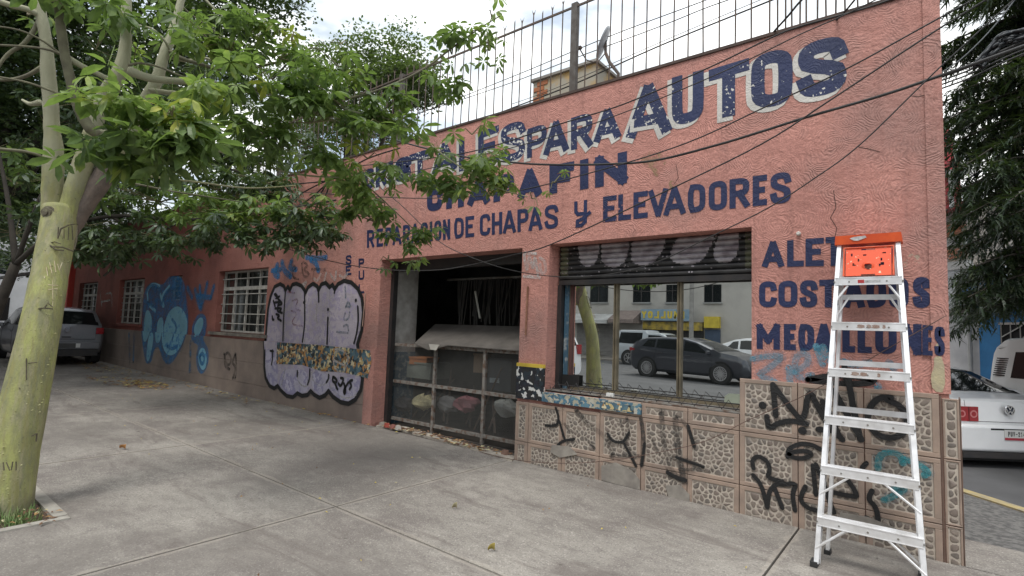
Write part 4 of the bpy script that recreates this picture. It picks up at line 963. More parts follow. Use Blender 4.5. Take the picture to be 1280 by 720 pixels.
d1 = math_(nt,'PINGPONG',math_(nt,'ADD',math_(nt,'ADD',sx.outputs[0],sx.outputs[2]),50),.009); d2 = math_(nt,'PINGPONG',math_(nt,'ADD',math_(nt,'SUBTRACT',sx.outputs[0],sx.outputs[2]),50),.009)
al = math_(nt,'LESS_THAN',math_(nt,'MINIMUM',d1,d2),.0017); nt.links.new(al, bs.inputs['Alpha']); bs.inputs['Base Color'].default_value = (.10,.10,.095,1); bs.inputs['Roughness'].default_value = .6
M_MESH = mt
for j in range(2):
    for i in range(3):
        mb = MB(); mb.box(gx[i]+.01,GY0+.021,zr[j]+.01,gx[i+1]-.01,GY0+.0215,zr[j+1]-.01); mb.build('mesh_panel', M_MESH, gate)
# cardboard sheet draped on the gate
cs = MB(); pts = [wp(518,429,5.22), wp(544,405,6.0), wp(650,408,5.9), wp(652,438,5.24), wp(600,434,5.23), wp(560,431,5.2), wp(536,437,5.18)]
cs.v = [tuple(p) for p in pts]+[(p.x,p.y,p.z-.012) for p in pts]; n = len(pts)
cs.f = [tuple(range(n))[::-1], tuple(range(n,2*n))]+[(i,(i+1)%n,(i+1)%n+n,i+n) for i in range(n)]; cs.mi = [0]*len(cs.f)
tag(cs.build('cardboard_sheet', M_WOODB, origin=pts[0]), 'large bent grey brown cardboard sheet lying over the top of the mesh gate', 'cardboard sheet')
mb = MB(); q = [wp(536,430,5.15), wp(549,431,5.15), wp(545,438,5.13), wp(538,437,5.14)]; mb.prism([tuple(p) for p in q], (0,.01,0)); tag(mb.build('paper_scrap', pm('scrap_paper', (.4,.38,.34), rough=.8), origin=q[0]), 'torn pale paper scrap hanging over the top rail of the mesh gate', 'paper')
# junk
def junkbox(px, py, w, h, d, Y, mat, label, cat='box', name='storage_box', rot=0):
    p = wp(px, py, Y); mb = MB(); c, s_ = cos(rot), sin(rot)
    mb.obox(p+Vector((0,d/2,0)), (w/2*c,w/2*s_,0), (-d/2*s_,d/2*c,0), (0,0,h/2))
    mb.obox(p+Vector((0,d/2,h/2+.012)), ((w/2+.01)*c,(w/2+.01)*s_,0), (-(d/2+.01)*s_,(d/2+.01)*c,0), (0,0,.012))
    return tag(mb.build(name, mat, origin=p), label, cat)
JG = pm('grey_green_box', (.22,.25,.22), rough=.7); JO = pm('dull_orange_plastic', (.45,.17,.06), rough=.6); JP = pm('dusty_pink_plastic', (.33,.13,.15), rough=.6); JT = pm('tan_board', (.35,.25,.16), rough=.8)
junkbox(523,464,.55,.22,.4,5.6,JG,'grey green box standing behind the upper left mesh panel of the gate')
junkbox(521,452,.34,.09,.3,5.6,JO,'dull orange tray lying on the grey green box behind the gate','tray','tray',.15)
junkbox(597,455,.18,.24,.2,5.6,JT,'tan carton standing behind the upper middle mesh panel','carton','carton',.3)
junkbox(624,470,.42,.4,.3,5.7,pm('dark_crate_plastic',(.07,.09,.11),rough=.5),'dark plastic crate behind the right hand mesh panel','crate','crate')
mb = MB(); q = [wp(612,472,5.66), wp(624,473,5.66), wp(624,479,5.66), wp(612,478,5.66)]; mb.prism([tuple(p) for p in q], (0,.003,0)); tag(mb.build('paper_label', pm('pale_label', (.5,.6,.65), rough=.6), origin=q[0]), 'small pale blue label stuck on the dark crate behind the gate', 'label')
rnd = random.Random(21)
for i, (px, py, lab, mt_) in enumerate([(530,503,'crumpled yellowish cloth bag lying behind the lower left mesh panel',pm('yellowish_cloth', (.55,.5,.3), rough=.9)),(583,505,'dusty pink bag lying behind the lower middle mesh panel',JP),(560,505,'grey heap of rags behind the lower middle mesh panel',pm('grey_rag', (.2,.2,.2), rough=.9)),(632,510,'pale crumpled sheet behind the lower right mesh panel',pm('pale_rag', (.38,.4,.38), rough=.9)),(505,505,'dark crumpled bag in the lower left corner behind the gate',pm('dark_rag', (.05,.05,.055), rough=.9))]):
    c = wp(px, py, 5.5); mb = MB(); nu, nv = 10, 7; vs = []
    for a in range(nv+1):
        for b in range(nu):
            th, ph = pi*a/nv, 2*pi*b/nu; r = .13*(1+.45*MN.noise(Vector((cos(ph)*2+i*5, sin(ph)*2, th*1.5))))
            vs.append(c+Vector((sin(th)*cos(ph)*r*1.5, sin(th)*sin(ph)*r, cos(th)*r*.85)))
    mb.add(vs, [(a*nu+b,a*nu+(b+1)%nu,(a+1)*nu+(b+1)%nu,(a+1)*nu+b) for a in range(nv) for b in range(nu)])
    tag(mb.build('rag_bag', mt_, origin=c), lab, 'bag')
# long junk behind gate
for i in range(14):
    x = -6.2+i*.18; mb = MB(); a = Vector((x,5.45+rnd.uniform(0,.3),.15)); b = a+Vector((rnd.uniform(-.4,.5),rnd.uniform(.1,.4),rnd.uniform(.3,.9)))
    mb.bar(a, b, .03, .02); tag(mb.build('metal_strip', M_IRON, origin=a), 'bent grey metal strip leaning among the junk behind the mesh gate', 'metal strip', 'metal strips leaning behind the gate')
# rubber door seals hanging from a rack at the back
rk = empty('hanging_rack', (-5.2,6.3,2.3), 'rack of dark rubber door seals and trims hanging inside the garage', 'rack')
mb = MB(); mb.tube([(-6.4,6.3,2.32),(-3.75,6.3,2.32)], .02, 6); mb.build('rail', M_ALUD, rk)
M_SEAL = pm('dark_seal_rubber', (.05,.045,.04), (.025,.025,.025), .6, 8)
for i in range(46):
    x = -6.15+i*.052+rnd.uniform(-.01,.01); mb = MB(); L = rnd.uniform(.5,1.15); sw_ = rnd.uniform(-.14,.14)
    mb.tube([(x,6.3,2.32),(x+sw_*.3,6.27,2.32-L*.4),(x+sw_,6.24,2.32-L)], rnd.uniform(.008,.02), 4); mb.build('hanging_seal', M_SEAL, rk)
tb = MB(); tb.tube([wp(594,364,5.9), wp(600,398,5.9)], .016, 6); tag(tb.build('white_trim_strip', pm('white_plastic_strip', (.5,.5,.45), rough=.5), origin=wp(600,398,5.9)), 'pale plastic trim strip hanging inside the dark garage', 'trim strip')
# red rag and brick rubble on the threshold
for i, (px, py, c) in enumerate([(484,527,(.35,.07,.05)),(478,529,(.35,.3,.26)),(498,533,(.4,.38,.35)),(632,562,(.2,.12,.09)),(492,529,(.25,.1,.08))]):
    c_ = wp(px, py, 5.05); c_.z = gz(c_.x)+.05; mb = MB(); vs = [c_+Vector((cos(a*1.26)*.07*rnd.uniform(.6,1.2), sin(a*1.26)*.05, -.04)) for a in range(5)]+[c_+Vector((cos(a*1.26)*.045, sin(a*1.26)*.03, .025*rnd.uniform(.4,1))) for a in range(5)]
    mb.add(vs, [(a,(a+1)%5,(a+1)%5+5,a+5) for a in range(5)]+[(5,6,7,8,9)])
    tag(mb.build('rubble_lump', pm('rubble_%s' % 'abcde'[i], c, rough=.9, bmp=.5), origin=c_), ['red brick lump beside the left foot of the gate','pale rubble lump against the blue door jamb','grey rubble lump under the left gate panel','brown rubble lump by the tiled pillar foot','dull red shard between rubble lumps at the gate'][i], 'rubble')

# ================================================================= LADDER
lad = empty('stepladder', (-.365,4.3,0), 'tall aluminium stepladder with orange top cap leaning folded against the pink wall', 'ladder')
LZ = 2.32
def LP(x, z, back=0.0):        # point on the leaning plane: x across, z up the ladder
    return Vector((x, 4.235+(z/LZ)*.60+back, z))
def lx(z, side): return (-.668+.092*z/LZ) if side < 0 else (-.06-.127*z/LZ)
tl = Vector((0,.60,LZ)).normalized(); nl = Vector((0,-tl.z,tl.y))
for sd_ in (-1, 1):
    # C-section rail: web + two flanges
    mb = MB(); a = LP(lx(.02,sd_),.02); b = LP(lx(LZ-.06,sd_),LZ-.06)
    ax = (b-a).normalized(); side = Vector((1,0,0)); dep = ax.cross(side).normalized()
    off = side*sd_*-.0
    mb.bar(a+off, b+off, .003, .075, up=dep)       # web (thin across x)
    mb.bar(a-side*sd_*.0135-dep*-.036, b-side*sd_*.0135-dep*-.036, .027, .004, up=dep)
    mb.bar(a-side*sd_*.0135-dep*.036, b-side*sd_*.0135-dep*.036, .027, .004, up=dep)
    mb.build('front_rail', M_ALU, lad)
    mb = MB(); foot = LP(lx(.0,sd_),.0); mb.obox(foot+Vector((0,0,.018+gz(foot.x))), (.022,0,0), (0,.045,0), (0,0,.016)); mb.build('foot', M_RUBBER, lad)
    mb = MB(); a2 = LP(lx(.02,sd_)-sd_*.035,.02,.30); b2 = LP(lx(LZ-.1,sd_)-sd_*.035,LZ-.1,.045)
    mb.bar(a2, b2, .022, .045, up=dep); mb.build('rear_rail', M_ALU, lad)
    mb = MB(); mb.obox(a2+Vector((0,0,-.004)), (.02,0,0), (0,.034,0), (0,0,.016)); mb.build('foot', M_RUBBER, lad)
sz = [.29,.62,.955,1.29,1.63,1.97]
for i, z in enumerate(sz):
    a, b = lx(z,-1)+.004, lx(z,1)-.004; p = LP(0,z); mb = MB()
    mb.box(a,p.y-.045,z+.028,b,p.y+.045,z+.032); mb.box(a,p.y-.049,z-.026,b,p.y-.0452,z+.032); mb.box(a,p.y+.0452,z-.01,b,p.y+.049,z+.032)
    for k_ in range(6): mb.box(a,p.y-.04+k_*.014,z+.0321,b,p.y-.034+k_*.014,z+.0345)
    mb.box(a,p.y-.0515,z-.026,b,p.y-.0492,z-.021); mb.box(a,p.y-.0515,z+.026,b,p.y-.0492,z+.032)
    st = mb.build('step', M_ALU, lad)
    for x in [a+(b-a)*fx for fx in (.22,.5,.78)]+[a-.004, b+.004]:
        mb = MB(); mb.cyl((x,p.y-.0528,z),(x,p.y-.042,z), .0062, 8); mb.build('rivet', M_ALUD, lad)
# stains and label on steps
SM = pm('brown_grime_stain', (.22,.13,.10), (.35,.28,.24), .8, 60)
for z, xs_ in ((1.63,((-.42,.03),(-.37,.02),(-.33,.03),(-.28,.012))),(1.29,((-.45,.03),(-.40,.028),(-.31,.012)))):
    p = LP(0,z); mb = MB()
    for x, r in xs_: mb.poly([(x+cos(a*pi/5)*r*(.8+.3*sin(a*2.3)), p.y-.0500, z+.004+sin(a*pi/5)*.014) for a in range(10)])
    mb.build('paint_stain', SM, lad)
p = LP(0,1.97); mb = MB(); mb.box(-.44,p.y-.0508,1.958,-.40,p.y-.0492,1.983); mb.build('red_label', pm('red_label', (.5,.05,.05), rough=.5), lad)
mb = MB(); mb.box(-.399,p.y-.0508,1.962,-.30,p.y-.0492,1.979); mb.build('grey_label', pm('grey_label', (.35,.35,.36), (.5,.5,.5), rough=.5, sc=90), lad)
for z, br in ((.80,0),(1.36,0),(1.86,0),(1.00+.02,0)):
    if z in (.80,): continue
    a, b = lx(z,-1)+.035, lx(z,1)-.035; y = LP(0,z).y+.045+.255*(1-z/LZ)
    mb = MB(); mb.box(a,y-.006,z-.02,b,y+.006,z+.02); mb.build('rear_bar', M_ALU, lad)
# diagonal braces
def brace(x0, z0, x1, z1, back=.0):
    mb = MB(); a = LP(x0,z0,back); b = LP(x1,z1,back); mb.tube([a,b], .008, 6); mb.build('brace', M_ALU, lad)
for zb, zt_ in ((.12,.27),(.46,.60)):
    brace(lx(zb,-1)+.004, zb, lx(zt_,-1)+.17, zt_, -.035); brace(lx(zb,1)-.004, zb, lx(zt_,1)-.19, zt_, -.035)
brace(lx(.12,-1)+.03,.14,lx(.27,-1)+.2,.27,.03); brace(lx(.12,1)-.02,.14,lx(.27,1)-.17,.27,.03)
for s_ in (-1,1):
    brace(lx(1.78,s_)-s_*.002,1.80,lx(1.95,s_)-s_*.085,1.94,-.03)
    brace(lx(1.70,s_)-s_*.01,1.70,lx(1.86,s_)-s_*.09,1.86,.05)
    mb = MB(); a = LP(lx(1.86,s_)-s_*.02,1.87,-.02); mb.bar(a, LP(lx(1.74,s_)-s_*.03,1.74,.10), .004, .022); mb.build('spreader_bar', M_ALUD, lad)
# top cap: moulded orange tray with lip
cy = LP(0,LZ).y; a, b = lx(LZ,-1)-.018, lx(LZ,1)+.018
mb = MB()
mb.add([(a,cy-.075,LZ-.055),(b,cy-.075,LZ-.055),(b-.006,cy-.085,LZ+.012),(a+.006,cy-.085,LZ+.012),(a,cy+.075,LZ-.055),(b,cy+.075,LZ-.055),(b-.006,cy+.085,LZ+.012),(a+.006,cy+.085,LZ+.012)],
       [(0,1,2,3),(5,4,7,6),(4,0,3,7),(1,5,6,2),(0,4,5,1)])
mb.add([(a+.02,cy-.07,LZ-.004),(b-.02,cy-.07,LZ-.004),(b-.02,cy+.07,LZ-.004),(a+.02,cy+.07,LZ-.004),(a+.006,cy-.085,LZ+.012),(b-.006,cy-.085,LZ+.012),(b-.006,cy+.085,LZ+.012),(a+.006,cy+.085,LZ+.012)], [(0,1,2,3),(4,5,1,0),(5,6,2,1),(6,7,3,2),(7,4,0,3)])
mb.build('top_cap', M_ORANGE, lad)
mb = MB(); mb.poly([(a+.10,cy-.0835,LZ-.012),(a+.125,cy-.0838,LZ-.03),(a+.155,cy-.0838,LZ-.033),(a+.21,cy-.0838,LZ-.012),(a+.2,cy-.0842,LZ+.003),(a+.13,cy-.0842,LZ-.002)]); mb.build('cap_print', pm('grey_print', (.35,.33,.33), (.62,.6,.58), .5, 40), lad)
# pail shelf folded up: orange plate with holes
z0, z1 = 2.015, 2.235; pa, pb = -.52, -.235
mt, nt, bs = base('spattered_orange_plastic'); p_ = coords(nt,'P')
nt.links.new(mix(nt, ramp(nt, noise(nt,p_,38,3,.6), .66,.67), (.80,.10,.03), (.75,.65,.45)), bs.inputs['Base Color']); bs.inputs['Roughness'].default_value = .4; M_ORS = mt
plane_y = lambda z: LP(0,z).y+.0
mb = MB(); gridx, gridz = 26, 20
holes = [(.5,.32,.085),(.18,.38,.04),(.80,.40,.035),(.14,.75,.03),(.42,.72,.035),(.85,.78,.035),(.30,.55,.03),(.78,.55,.03),(.60,.15,.0)]
slots = [(.35,.65,.90,.965),(.35,.65,.02,.06),(.72,.78,.3,.42)]
ok = {}
for i in range(gridx):
    for j in range(gridz):
        u, v = (i+.5)/gridx, (j+.5)/gridz
        h = any(hypot(u-cx_, (v-cz_)*(z1-z0)/(pb-pa)) < r*.95 for cx_, cz_, r in holes) or any(s0 < u < s1_ and t0 < v < t1 for s0, s1_, t0, t1 in slots)
        ok[i,j] = not h
V = lambda i, j, d: (pa+(pb-pa)*i/gridx, plane_y(z0+(z1-z0)*j/gridz)-.045+d, z0+(z1-z0)*j/gridz)
for (i, j), g in ok.items():
    if not g: continue
    for d, fl in ((0,False),(.014,True)):
        q = [V(i,j,d),V(i+1,j,d),V(i+1,j+1,d),V(i,j+1,d)]; mb.add(q, [(3,2,1,0) if fl else (0,1,2,3)])
    for (di, dj, e0, e1) in ((1,0,(i+1,j),(i+1,j+1)),(-1,0,(i,j+1),(i,j)),(0,1,(i+1,j+1),(i,j+1)),(0,-1,(i,j),(i+1,j))):
        if not ok.get((i+di,j+dj), False): mb.add([V(*e0,0),V(*e0,.014),V(*e1,.014),V(*e1,0)], [(0,1,2,3)])
mb.build('pail_shelf', M_ORS, lad)
mb = MB(); c_ = LP((pa+pb)/2,z0+(z1-z0)*.32,-.047); n = 20
vs = [(c_.x+cos(2*pi*k_/n)*r, c_.y-(.004 if r < .03 else 0), c_.z+sin(2*pi*k_/n)*r*.95) for r in (.026,.040) for k_ in range(n)]
mb.add(vs, [(k_,(k_+1)%n,(k_+1)%n+n,k_+n) for k_ in range(n)]); mb.build('shelf_ring', M_ORS, lad)
mb = MB(); mb.tube([(pa-.012,plane_y(z0)-.05,z0),(pa-.012,plane_y(z1)-.05,z1),(pb+.012,plane_y(z1)-.05,z1),(pb+.012,plane_y(z0)-.05,z0)], .007, 6); mb.build('shelf_frame', M_ORANGE, lad)
# conduit on the pillar and by the door, small fittings
def rod(pts, r, mat, name, label, cat, Y=4.985):
    P = [wp(x, y, Y) for x, y in pts]; mb = MB(); mb.tube(P, r, 6)
    return tag(mb.build(name, mat, origin=P[0]), label, cat)
rod([(660,358),(659.5,362),(657,419)], .011, pm('rusty_rod', (.16,.07,.04), (.3,.16,.1), .9, 20), 'door_bolt_rod', 'rusty vertical rod fixed on the pink pillar left of the shop window', 'rod')
rod([(457,366),(453,408)], .008, pm('pale_conduit', (.42,.28,.22), rough=.8), 'conduit_pipe', 'thin pale conduit running down the wall right of the lavender graffiti', 'pipe')
rod([(688,372),(683,385),(681,415),(683,445),(688,488)], .008, M_CABLE, 'hanging_cable', 'black cable hanging down the left jamb of the shop window', 'cable', 5.1)
lb = wp(998,292,4.96); mb = MB(); mb.tube([lb+Vector((0,.04,0)), lb], [.012,.02], 8); mb.tube([lb+Vector((0,.0,0)), lb+Vector((0,-.02,0))], [.02,.012], 8); tag(mb.build('wall_fitting', pm('white_porcelain', (.7,.68,.62), rough=.3), origin=lb), 'small white porcelain fitting on the pink wall above the word aletas', 'fitting')
# ================================================================= OVERHEAD CABLES
def cable(pts, r, label, Y=None, n_=5, grp=None, mat=None, name='overhead_cable', loop=True):
    Yl = Y if hasattr(Y, '__len__') else [Y or 4.5]*len(pts)
    P = [wp(x, y, yy) for (x, y), yy in zip(pts, Yl)]
    # smooth
    Q = []
    for i in range(len(P)-1):
        p0, p1, p2, p3 = P[max(i-1,0)], P[i], P[i+1], P[min(i+2,len(P)-1)]
        for k_ in range(5):
            t = k_/5; Q.append(.5*((2*p1)+(p2-p0)*t+(2*p0-5*p1+4*p2-p3)*t*t+(-p0+3*p1-3*p2+p3)*t**3))
    Q.append(P[-1]); mb = MB(); mb.tube(Q, r, n_)
    return tag(mb.build(name, mat or M_CABLE, origin=P[0], smooth=True), label, 'cable', grp)
G = 'overhead cables crossing in front of the sign wall'
cable([(1300,50),(1177,94),(1100,120),(1010,146),(950,165),(897,181),(827,199),(777,204.5),(700,206),(640,203),(560,192),(455,163),(300,110),(100,60)], .011, 'thickest black cable sagging across the big navy letters from the corner', 4.45, grp=G)
cable([(1300,-45),(1175,22),(1060,85),(960,132),(860,178),(760,210),(640,240),(560,247),(470,246),(300,235)], .006, 'thin cable running down from the corner through the letter A of AFIN', 4.4, grp=G)
cable([(1300,-40),(1175,35),(1035,127),(952,180),(830,240),(690,305),(640,319),(590,331),(540,338),(470,336),(400,323),(325,297),(240,250),(150,190)], .0065, 'cable dropping across ELEVADORES and sagging in front of the garage doorway', 4.42, grp=G)
cable([(1300,-30),(1175,84),(1076,180),(1015,225),(960,260),(890,295),(820,328),(760,343),(700,346),(640,338),(590,322),(548,301),(500,255),(450,215)], .005, 'cable dropping past COSTADOS to sag under the shop shutter', 4.4, grp=G)
cable([(1240,-60),(1112,0),(1000,33),(960,49),(885,85),(780,130),(700,155),(600,187),(520,200),(400,212)], .007, 'cable crossing the tops of the letters of AUTOS and PARA', 4.5, grp=G)
cable([(1200,-55),(1072,11),(1000,43),(935,75),(880,100),(800,133),(700,168),(560,205),(470,225)], .005, 'second cable close under the one crossing the tops of AUTOS', 4.35, grp=G)
cable([(1030,-25),(1002,0),(985,20),(967,40),(966,44)], .009, 'short dark cable coming down from the sky onto the parapet above the letter O', [4.6,4.7,4.8,5.0,5.05], grp=G)
cable([(1100,-40),(1060,10),(1046,25),(1043,30)], .008, 'short dark cable coming down onto the parapet above the letter S', [4.6,4.8,5.0,5.05], grp=G)
GS = 'cables against the sky above the roof'
cable([(1000,-45),(880,1),(760,46),(640,96),(520,143),(440,170)], .006, 'upper of the sky cables crossing the rooftop fence', 5.7, grp=GS)
cable([(1080,-50),(910,0),(825,33),(715,74),(640,103),(560,130),(480,155)], .006, 'middle sky cable crossing the rooftop fence', 5.75, grp=GS)
cable([(1100,-55),(960,2),(825,57),(720,104),(640,135),(600,150)], .009, 'lowest and thickest sky cable crossing the rooftop fence', 5.6, grp=GS)
cable([(1060,-45),(950,0),(825,53),(700,108),(640,130)], .004, 'thinnest sky cable close to the lowest one above the roof', 5.65, grp=GS)
cable([(400,-10),(350,22),(300,45),(240,90)], .008, 'dark cable leaving the tree crown towards the open sky', 4.5, grp=GS)
# thin wire over the tiles
cable([(1182,395),(1120,430),(1010,492),(940,523),(880,552),(820,566),(760,576),(700,579),(645,575),(600,565)], .0035, 'thin brown wire hanging across the pebble tiles in front of the black tags', 4.9, mat=pm('brown_wire', (.12,.07,.055), rough=.7))
for pts, lab in (([(408,226),(380,240),(350,262),(325,275)],'upper strand of the black cable bundle tied to the pink wall under the leaves'),([(412,226),(385,250),(352,268),(322,285)],'lower strand of the black cable bundle tied to the pink wall'),([(412,230),(405,250),(392,275)],'black cable end hanging from the bundle on the pink wall'),([(408,230),(400,243),(385,262)],'short black cable tail beside the hanging cable end'),([(500,185),(460,198),(430,215),(408,226),(340,232),(260,238)],'black cable running level along the pink wall behind the leaves')):
    cable(pts, .012, lab, 4.93)
# coiled bundle in front of the dark tree
bun = empty('cable_bundle', tuple(wp(1250,60,6.2)), 'tangled slack bundle of black cables hanging in front of the dark conifer', 'cable bundle')
rnd = random.Random(31)
for i in range(9):
    dy = rnd.uniform(-9,9); pts = [(1222+rnd.uniform(-6,6),84+dy*.5),(1238,66+dy),(1252+rnd.uniform(-5,5),52+dy*1.3),(1272,48+dy),(1300,38+dy),(1330,26+dy)]
    P = [wp(x, y, 6.2+rnd.uniform(-.05,.05)) for x, y in smooth2(pts, 2)]; mb = MB(); mb.tube(P, .013, 5); mb.build('cable', pm('grey_black_cable', (.035,.04,.045), rough=.5), bun, smooth=True)
for i in range(4):
    y0 = 92+i*5; P = [wp(x, y, 6.2) for x, y in smooth2([(1176,y0+4),(1215,y0-10),(1255,y0-30),(1300,y0-48)],2)]; mb = MB(); mb.tube(P, .008 if i else .014, 5); mb.build('cable', M_CABLE, bun, smooth=True)
cable([(1160,100),(1200,75),(1245,30),(1290,-30)], .006, 'grey cable rising steeply in front of the dark conifer', 6.6, mat=pm('grey_cable', (.12,.13,.14), rough=.5))

# ================================================================= TREES
mt, nt, bs = base('pale_green_bark'); p = coords(nt, 'P'); p2 = coords(nt, 'P', (1,1,.35))
c = mix(nt, ramp(nt, noise(nt, p2, 9, 7, .65), .40, .60), (.33,.34,.12), (.215,.215,.115))
c = mix(nt, ramp(nt, noise(nt, coords(nt,'P',(1,1,.12)), 26, 5, .6), .5, .62), c, (.26,.25,.10))
c = mix(nt, ramp(nt, noise(nt, coords(nt,'P',(3,3,.6)), 6, 8, .7), .5, .7), c, (.34,.31,.19))
c = mix(nt, ramp(nt, noise(nt, p, 45, 5, .7), .60, .70), c, (.13,.12,.07))
c = mix(nt, ramp(nt, noise(nt, coords(nt,'P',(1,1,2.5)), 13, 6, .7), .66, .72), c, (.09,.08,.05))
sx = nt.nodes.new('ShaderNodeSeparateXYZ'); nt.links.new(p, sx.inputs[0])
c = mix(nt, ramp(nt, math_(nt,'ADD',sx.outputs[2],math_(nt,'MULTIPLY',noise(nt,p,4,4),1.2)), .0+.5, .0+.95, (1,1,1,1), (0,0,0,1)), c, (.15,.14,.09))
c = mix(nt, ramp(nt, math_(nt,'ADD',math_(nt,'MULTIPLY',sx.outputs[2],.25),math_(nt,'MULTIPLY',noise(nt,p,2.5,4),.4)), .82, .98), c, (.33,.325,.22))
nt.links.new(c, bs.inputs['Base Color']); bs.inputs['Roughness'].default_value = .75
h_ = math_(nt,'ADD',noise(nt, p2, 22, 7, .7), math_(nt,'MULTIPLY',noise(nt, p, 70, 4, .7),.5)); bump(nt, bs, h_, .7, .012)
M_BARK = mt
M_MAUVE = pm('mauve_rough_bark', (.20,.155,.125), (.13,.105,.09), .85, 14, .9, 60, .01)
M_BARKD = pm('grey_green_branch', (.17,.165,.10), (.10,.09,.06), .8, 10, .5, 60)
M_TWIG = pm('twig_bark', (.20,.19,.09), (.12,.10,.06), .8, 12)
M_DKBARK = pm('dark_tree_bark', (.05,.042,.032), (.03,.025,.02), .9, 6, .6, 30)
def leafmat(name, c, c2, c3=None, trans=.35, sc=1.6):
    mt, nt, bs = base(name); p = coords(nt, 'P')
    v = mix(nt, ramp(nt, noise(nt, p, sc, 3), .38, .62), c, c2)
    v = mix(nt, ramp(nt, noise(nt, p, 11, 2), .45, .6), v, tuple(x*.7 for x in c2))
    if c3: v = mix(nt, ramp(nt, noise(nt, p, 3.3, 2), .60, .68), v, c3)
    nt.links.new(v, bs.inputs['Base Color']); bs.inputs['Roughness'].default_value = .42; bs.inputs['Specular IOR Level'].default_value = .45
    tr = nt.nodes.new('ShaderNodeBsdfTranslucent'); nt.links.new(mix(nt, .5, v, (.25,.4,.05)), tr.inputs[0])
    ms = nt.nodes.new('ShaderNodeMixShader'); ms.inputs[0].default_value = trans
    nt.links.new(bs.outputs[0], ms.inputs[1]); nt.links.new(tr.outputs[0], ms.inputs[2]); nt.links.new(ms.outputs[0], nt.nodes['Material Output'].inputs[0]); return mt
L_MID = leafmat('mid_green_leaf', (.19,.265,.085), (.115,.185,.065), (.27,.33,.08), .45)
L_BRT = leafmat('fresh_green_leaf', (.31,.40,.13), (.20,.30,.09), (.40,.45,.10), .45)
L_YEL = leafmat('yellow_green_leaf', (.42,.42,.07), (.28,.34,.06))
L_DRK = leafmat('dark_green_leaf', (.07,.105,.05), (.04,.068,.035), (.10,.14,.055), .2)
L_FIC = leafmat('ficus_leaf', (.045,.08,.03), (.022,.042,.018), (.075,.12,.04), .2)
L_CON = leafmat('conifer_needles', (.045,.07,.035), (.018,.032,.02), (.07,.09,.04), .1)
# a palmate leaf: leaflets radiating from the end of a stalk, each folded along its midrib
def palmate(seed, nl=6):
    rnd = random.Random(seed); vs = []; fs = []
    for k_ in range(nl):
        a = 2*pi*(k_+.5)/nl*.92+rnd.uniform(-.12,.12); L = rnd.uniform(.8,1.05); w = .235*L*rnd.uniform(.9,1.15); dr = rnd.uniform(.35,.95)
        d = Vector((cos(a), sin(a), 0)); s_ = Vector((-sin(a), cos(a), 0)); n0 = len(vs)
        def pt(t, side, lift=0): return d*(L*t)+s_*side+Vector((0,0,-dr*t*t*L*.9+lift))
        vs += [pt(.08,0), pt(.42,-w*.62,.025), pt(.42,0,-.02), pt(.42,w*.62,.025), pt(.78,-w*.72,.025), pt(.78,0,-.02), pt(.78,w*.72,.025), pt(1,0)]
        fs += [(n0,n0+2,n0+1),(n0,n0+3,n0+2),(n0+1,n0+2,n0+5,n0+4),(n0+2,n0+3,n0+6,n0+5),(n0+4,n0+5,n0+7),(n0+5,n0+6,n0+7)]
    # stalk
    n0 = len(vs); vs += [(0,0,0),(.02,0,0),(.02,0,.9),(0,.01,.9)]; fs.append((n0,n0+1,n0+2,n0+3))
    return [tuple(v) for v in vs], fs
PAL = [palmate(s_, n_) for s_, n_ in ((1,6),(2,5),(3,7),(4,6),(5,5))]
PALM = {}
def leaf_mesh(i, mat):
    if (i, mat.name) not in PALM:
        v, f = PAL[i]; me = bpy.data.meshes.new('leaf'); me.from_pydata(v, [], f); me.materials.append(mat); PALM[i, mat.name] = me
    return PALM[i, mat.name]
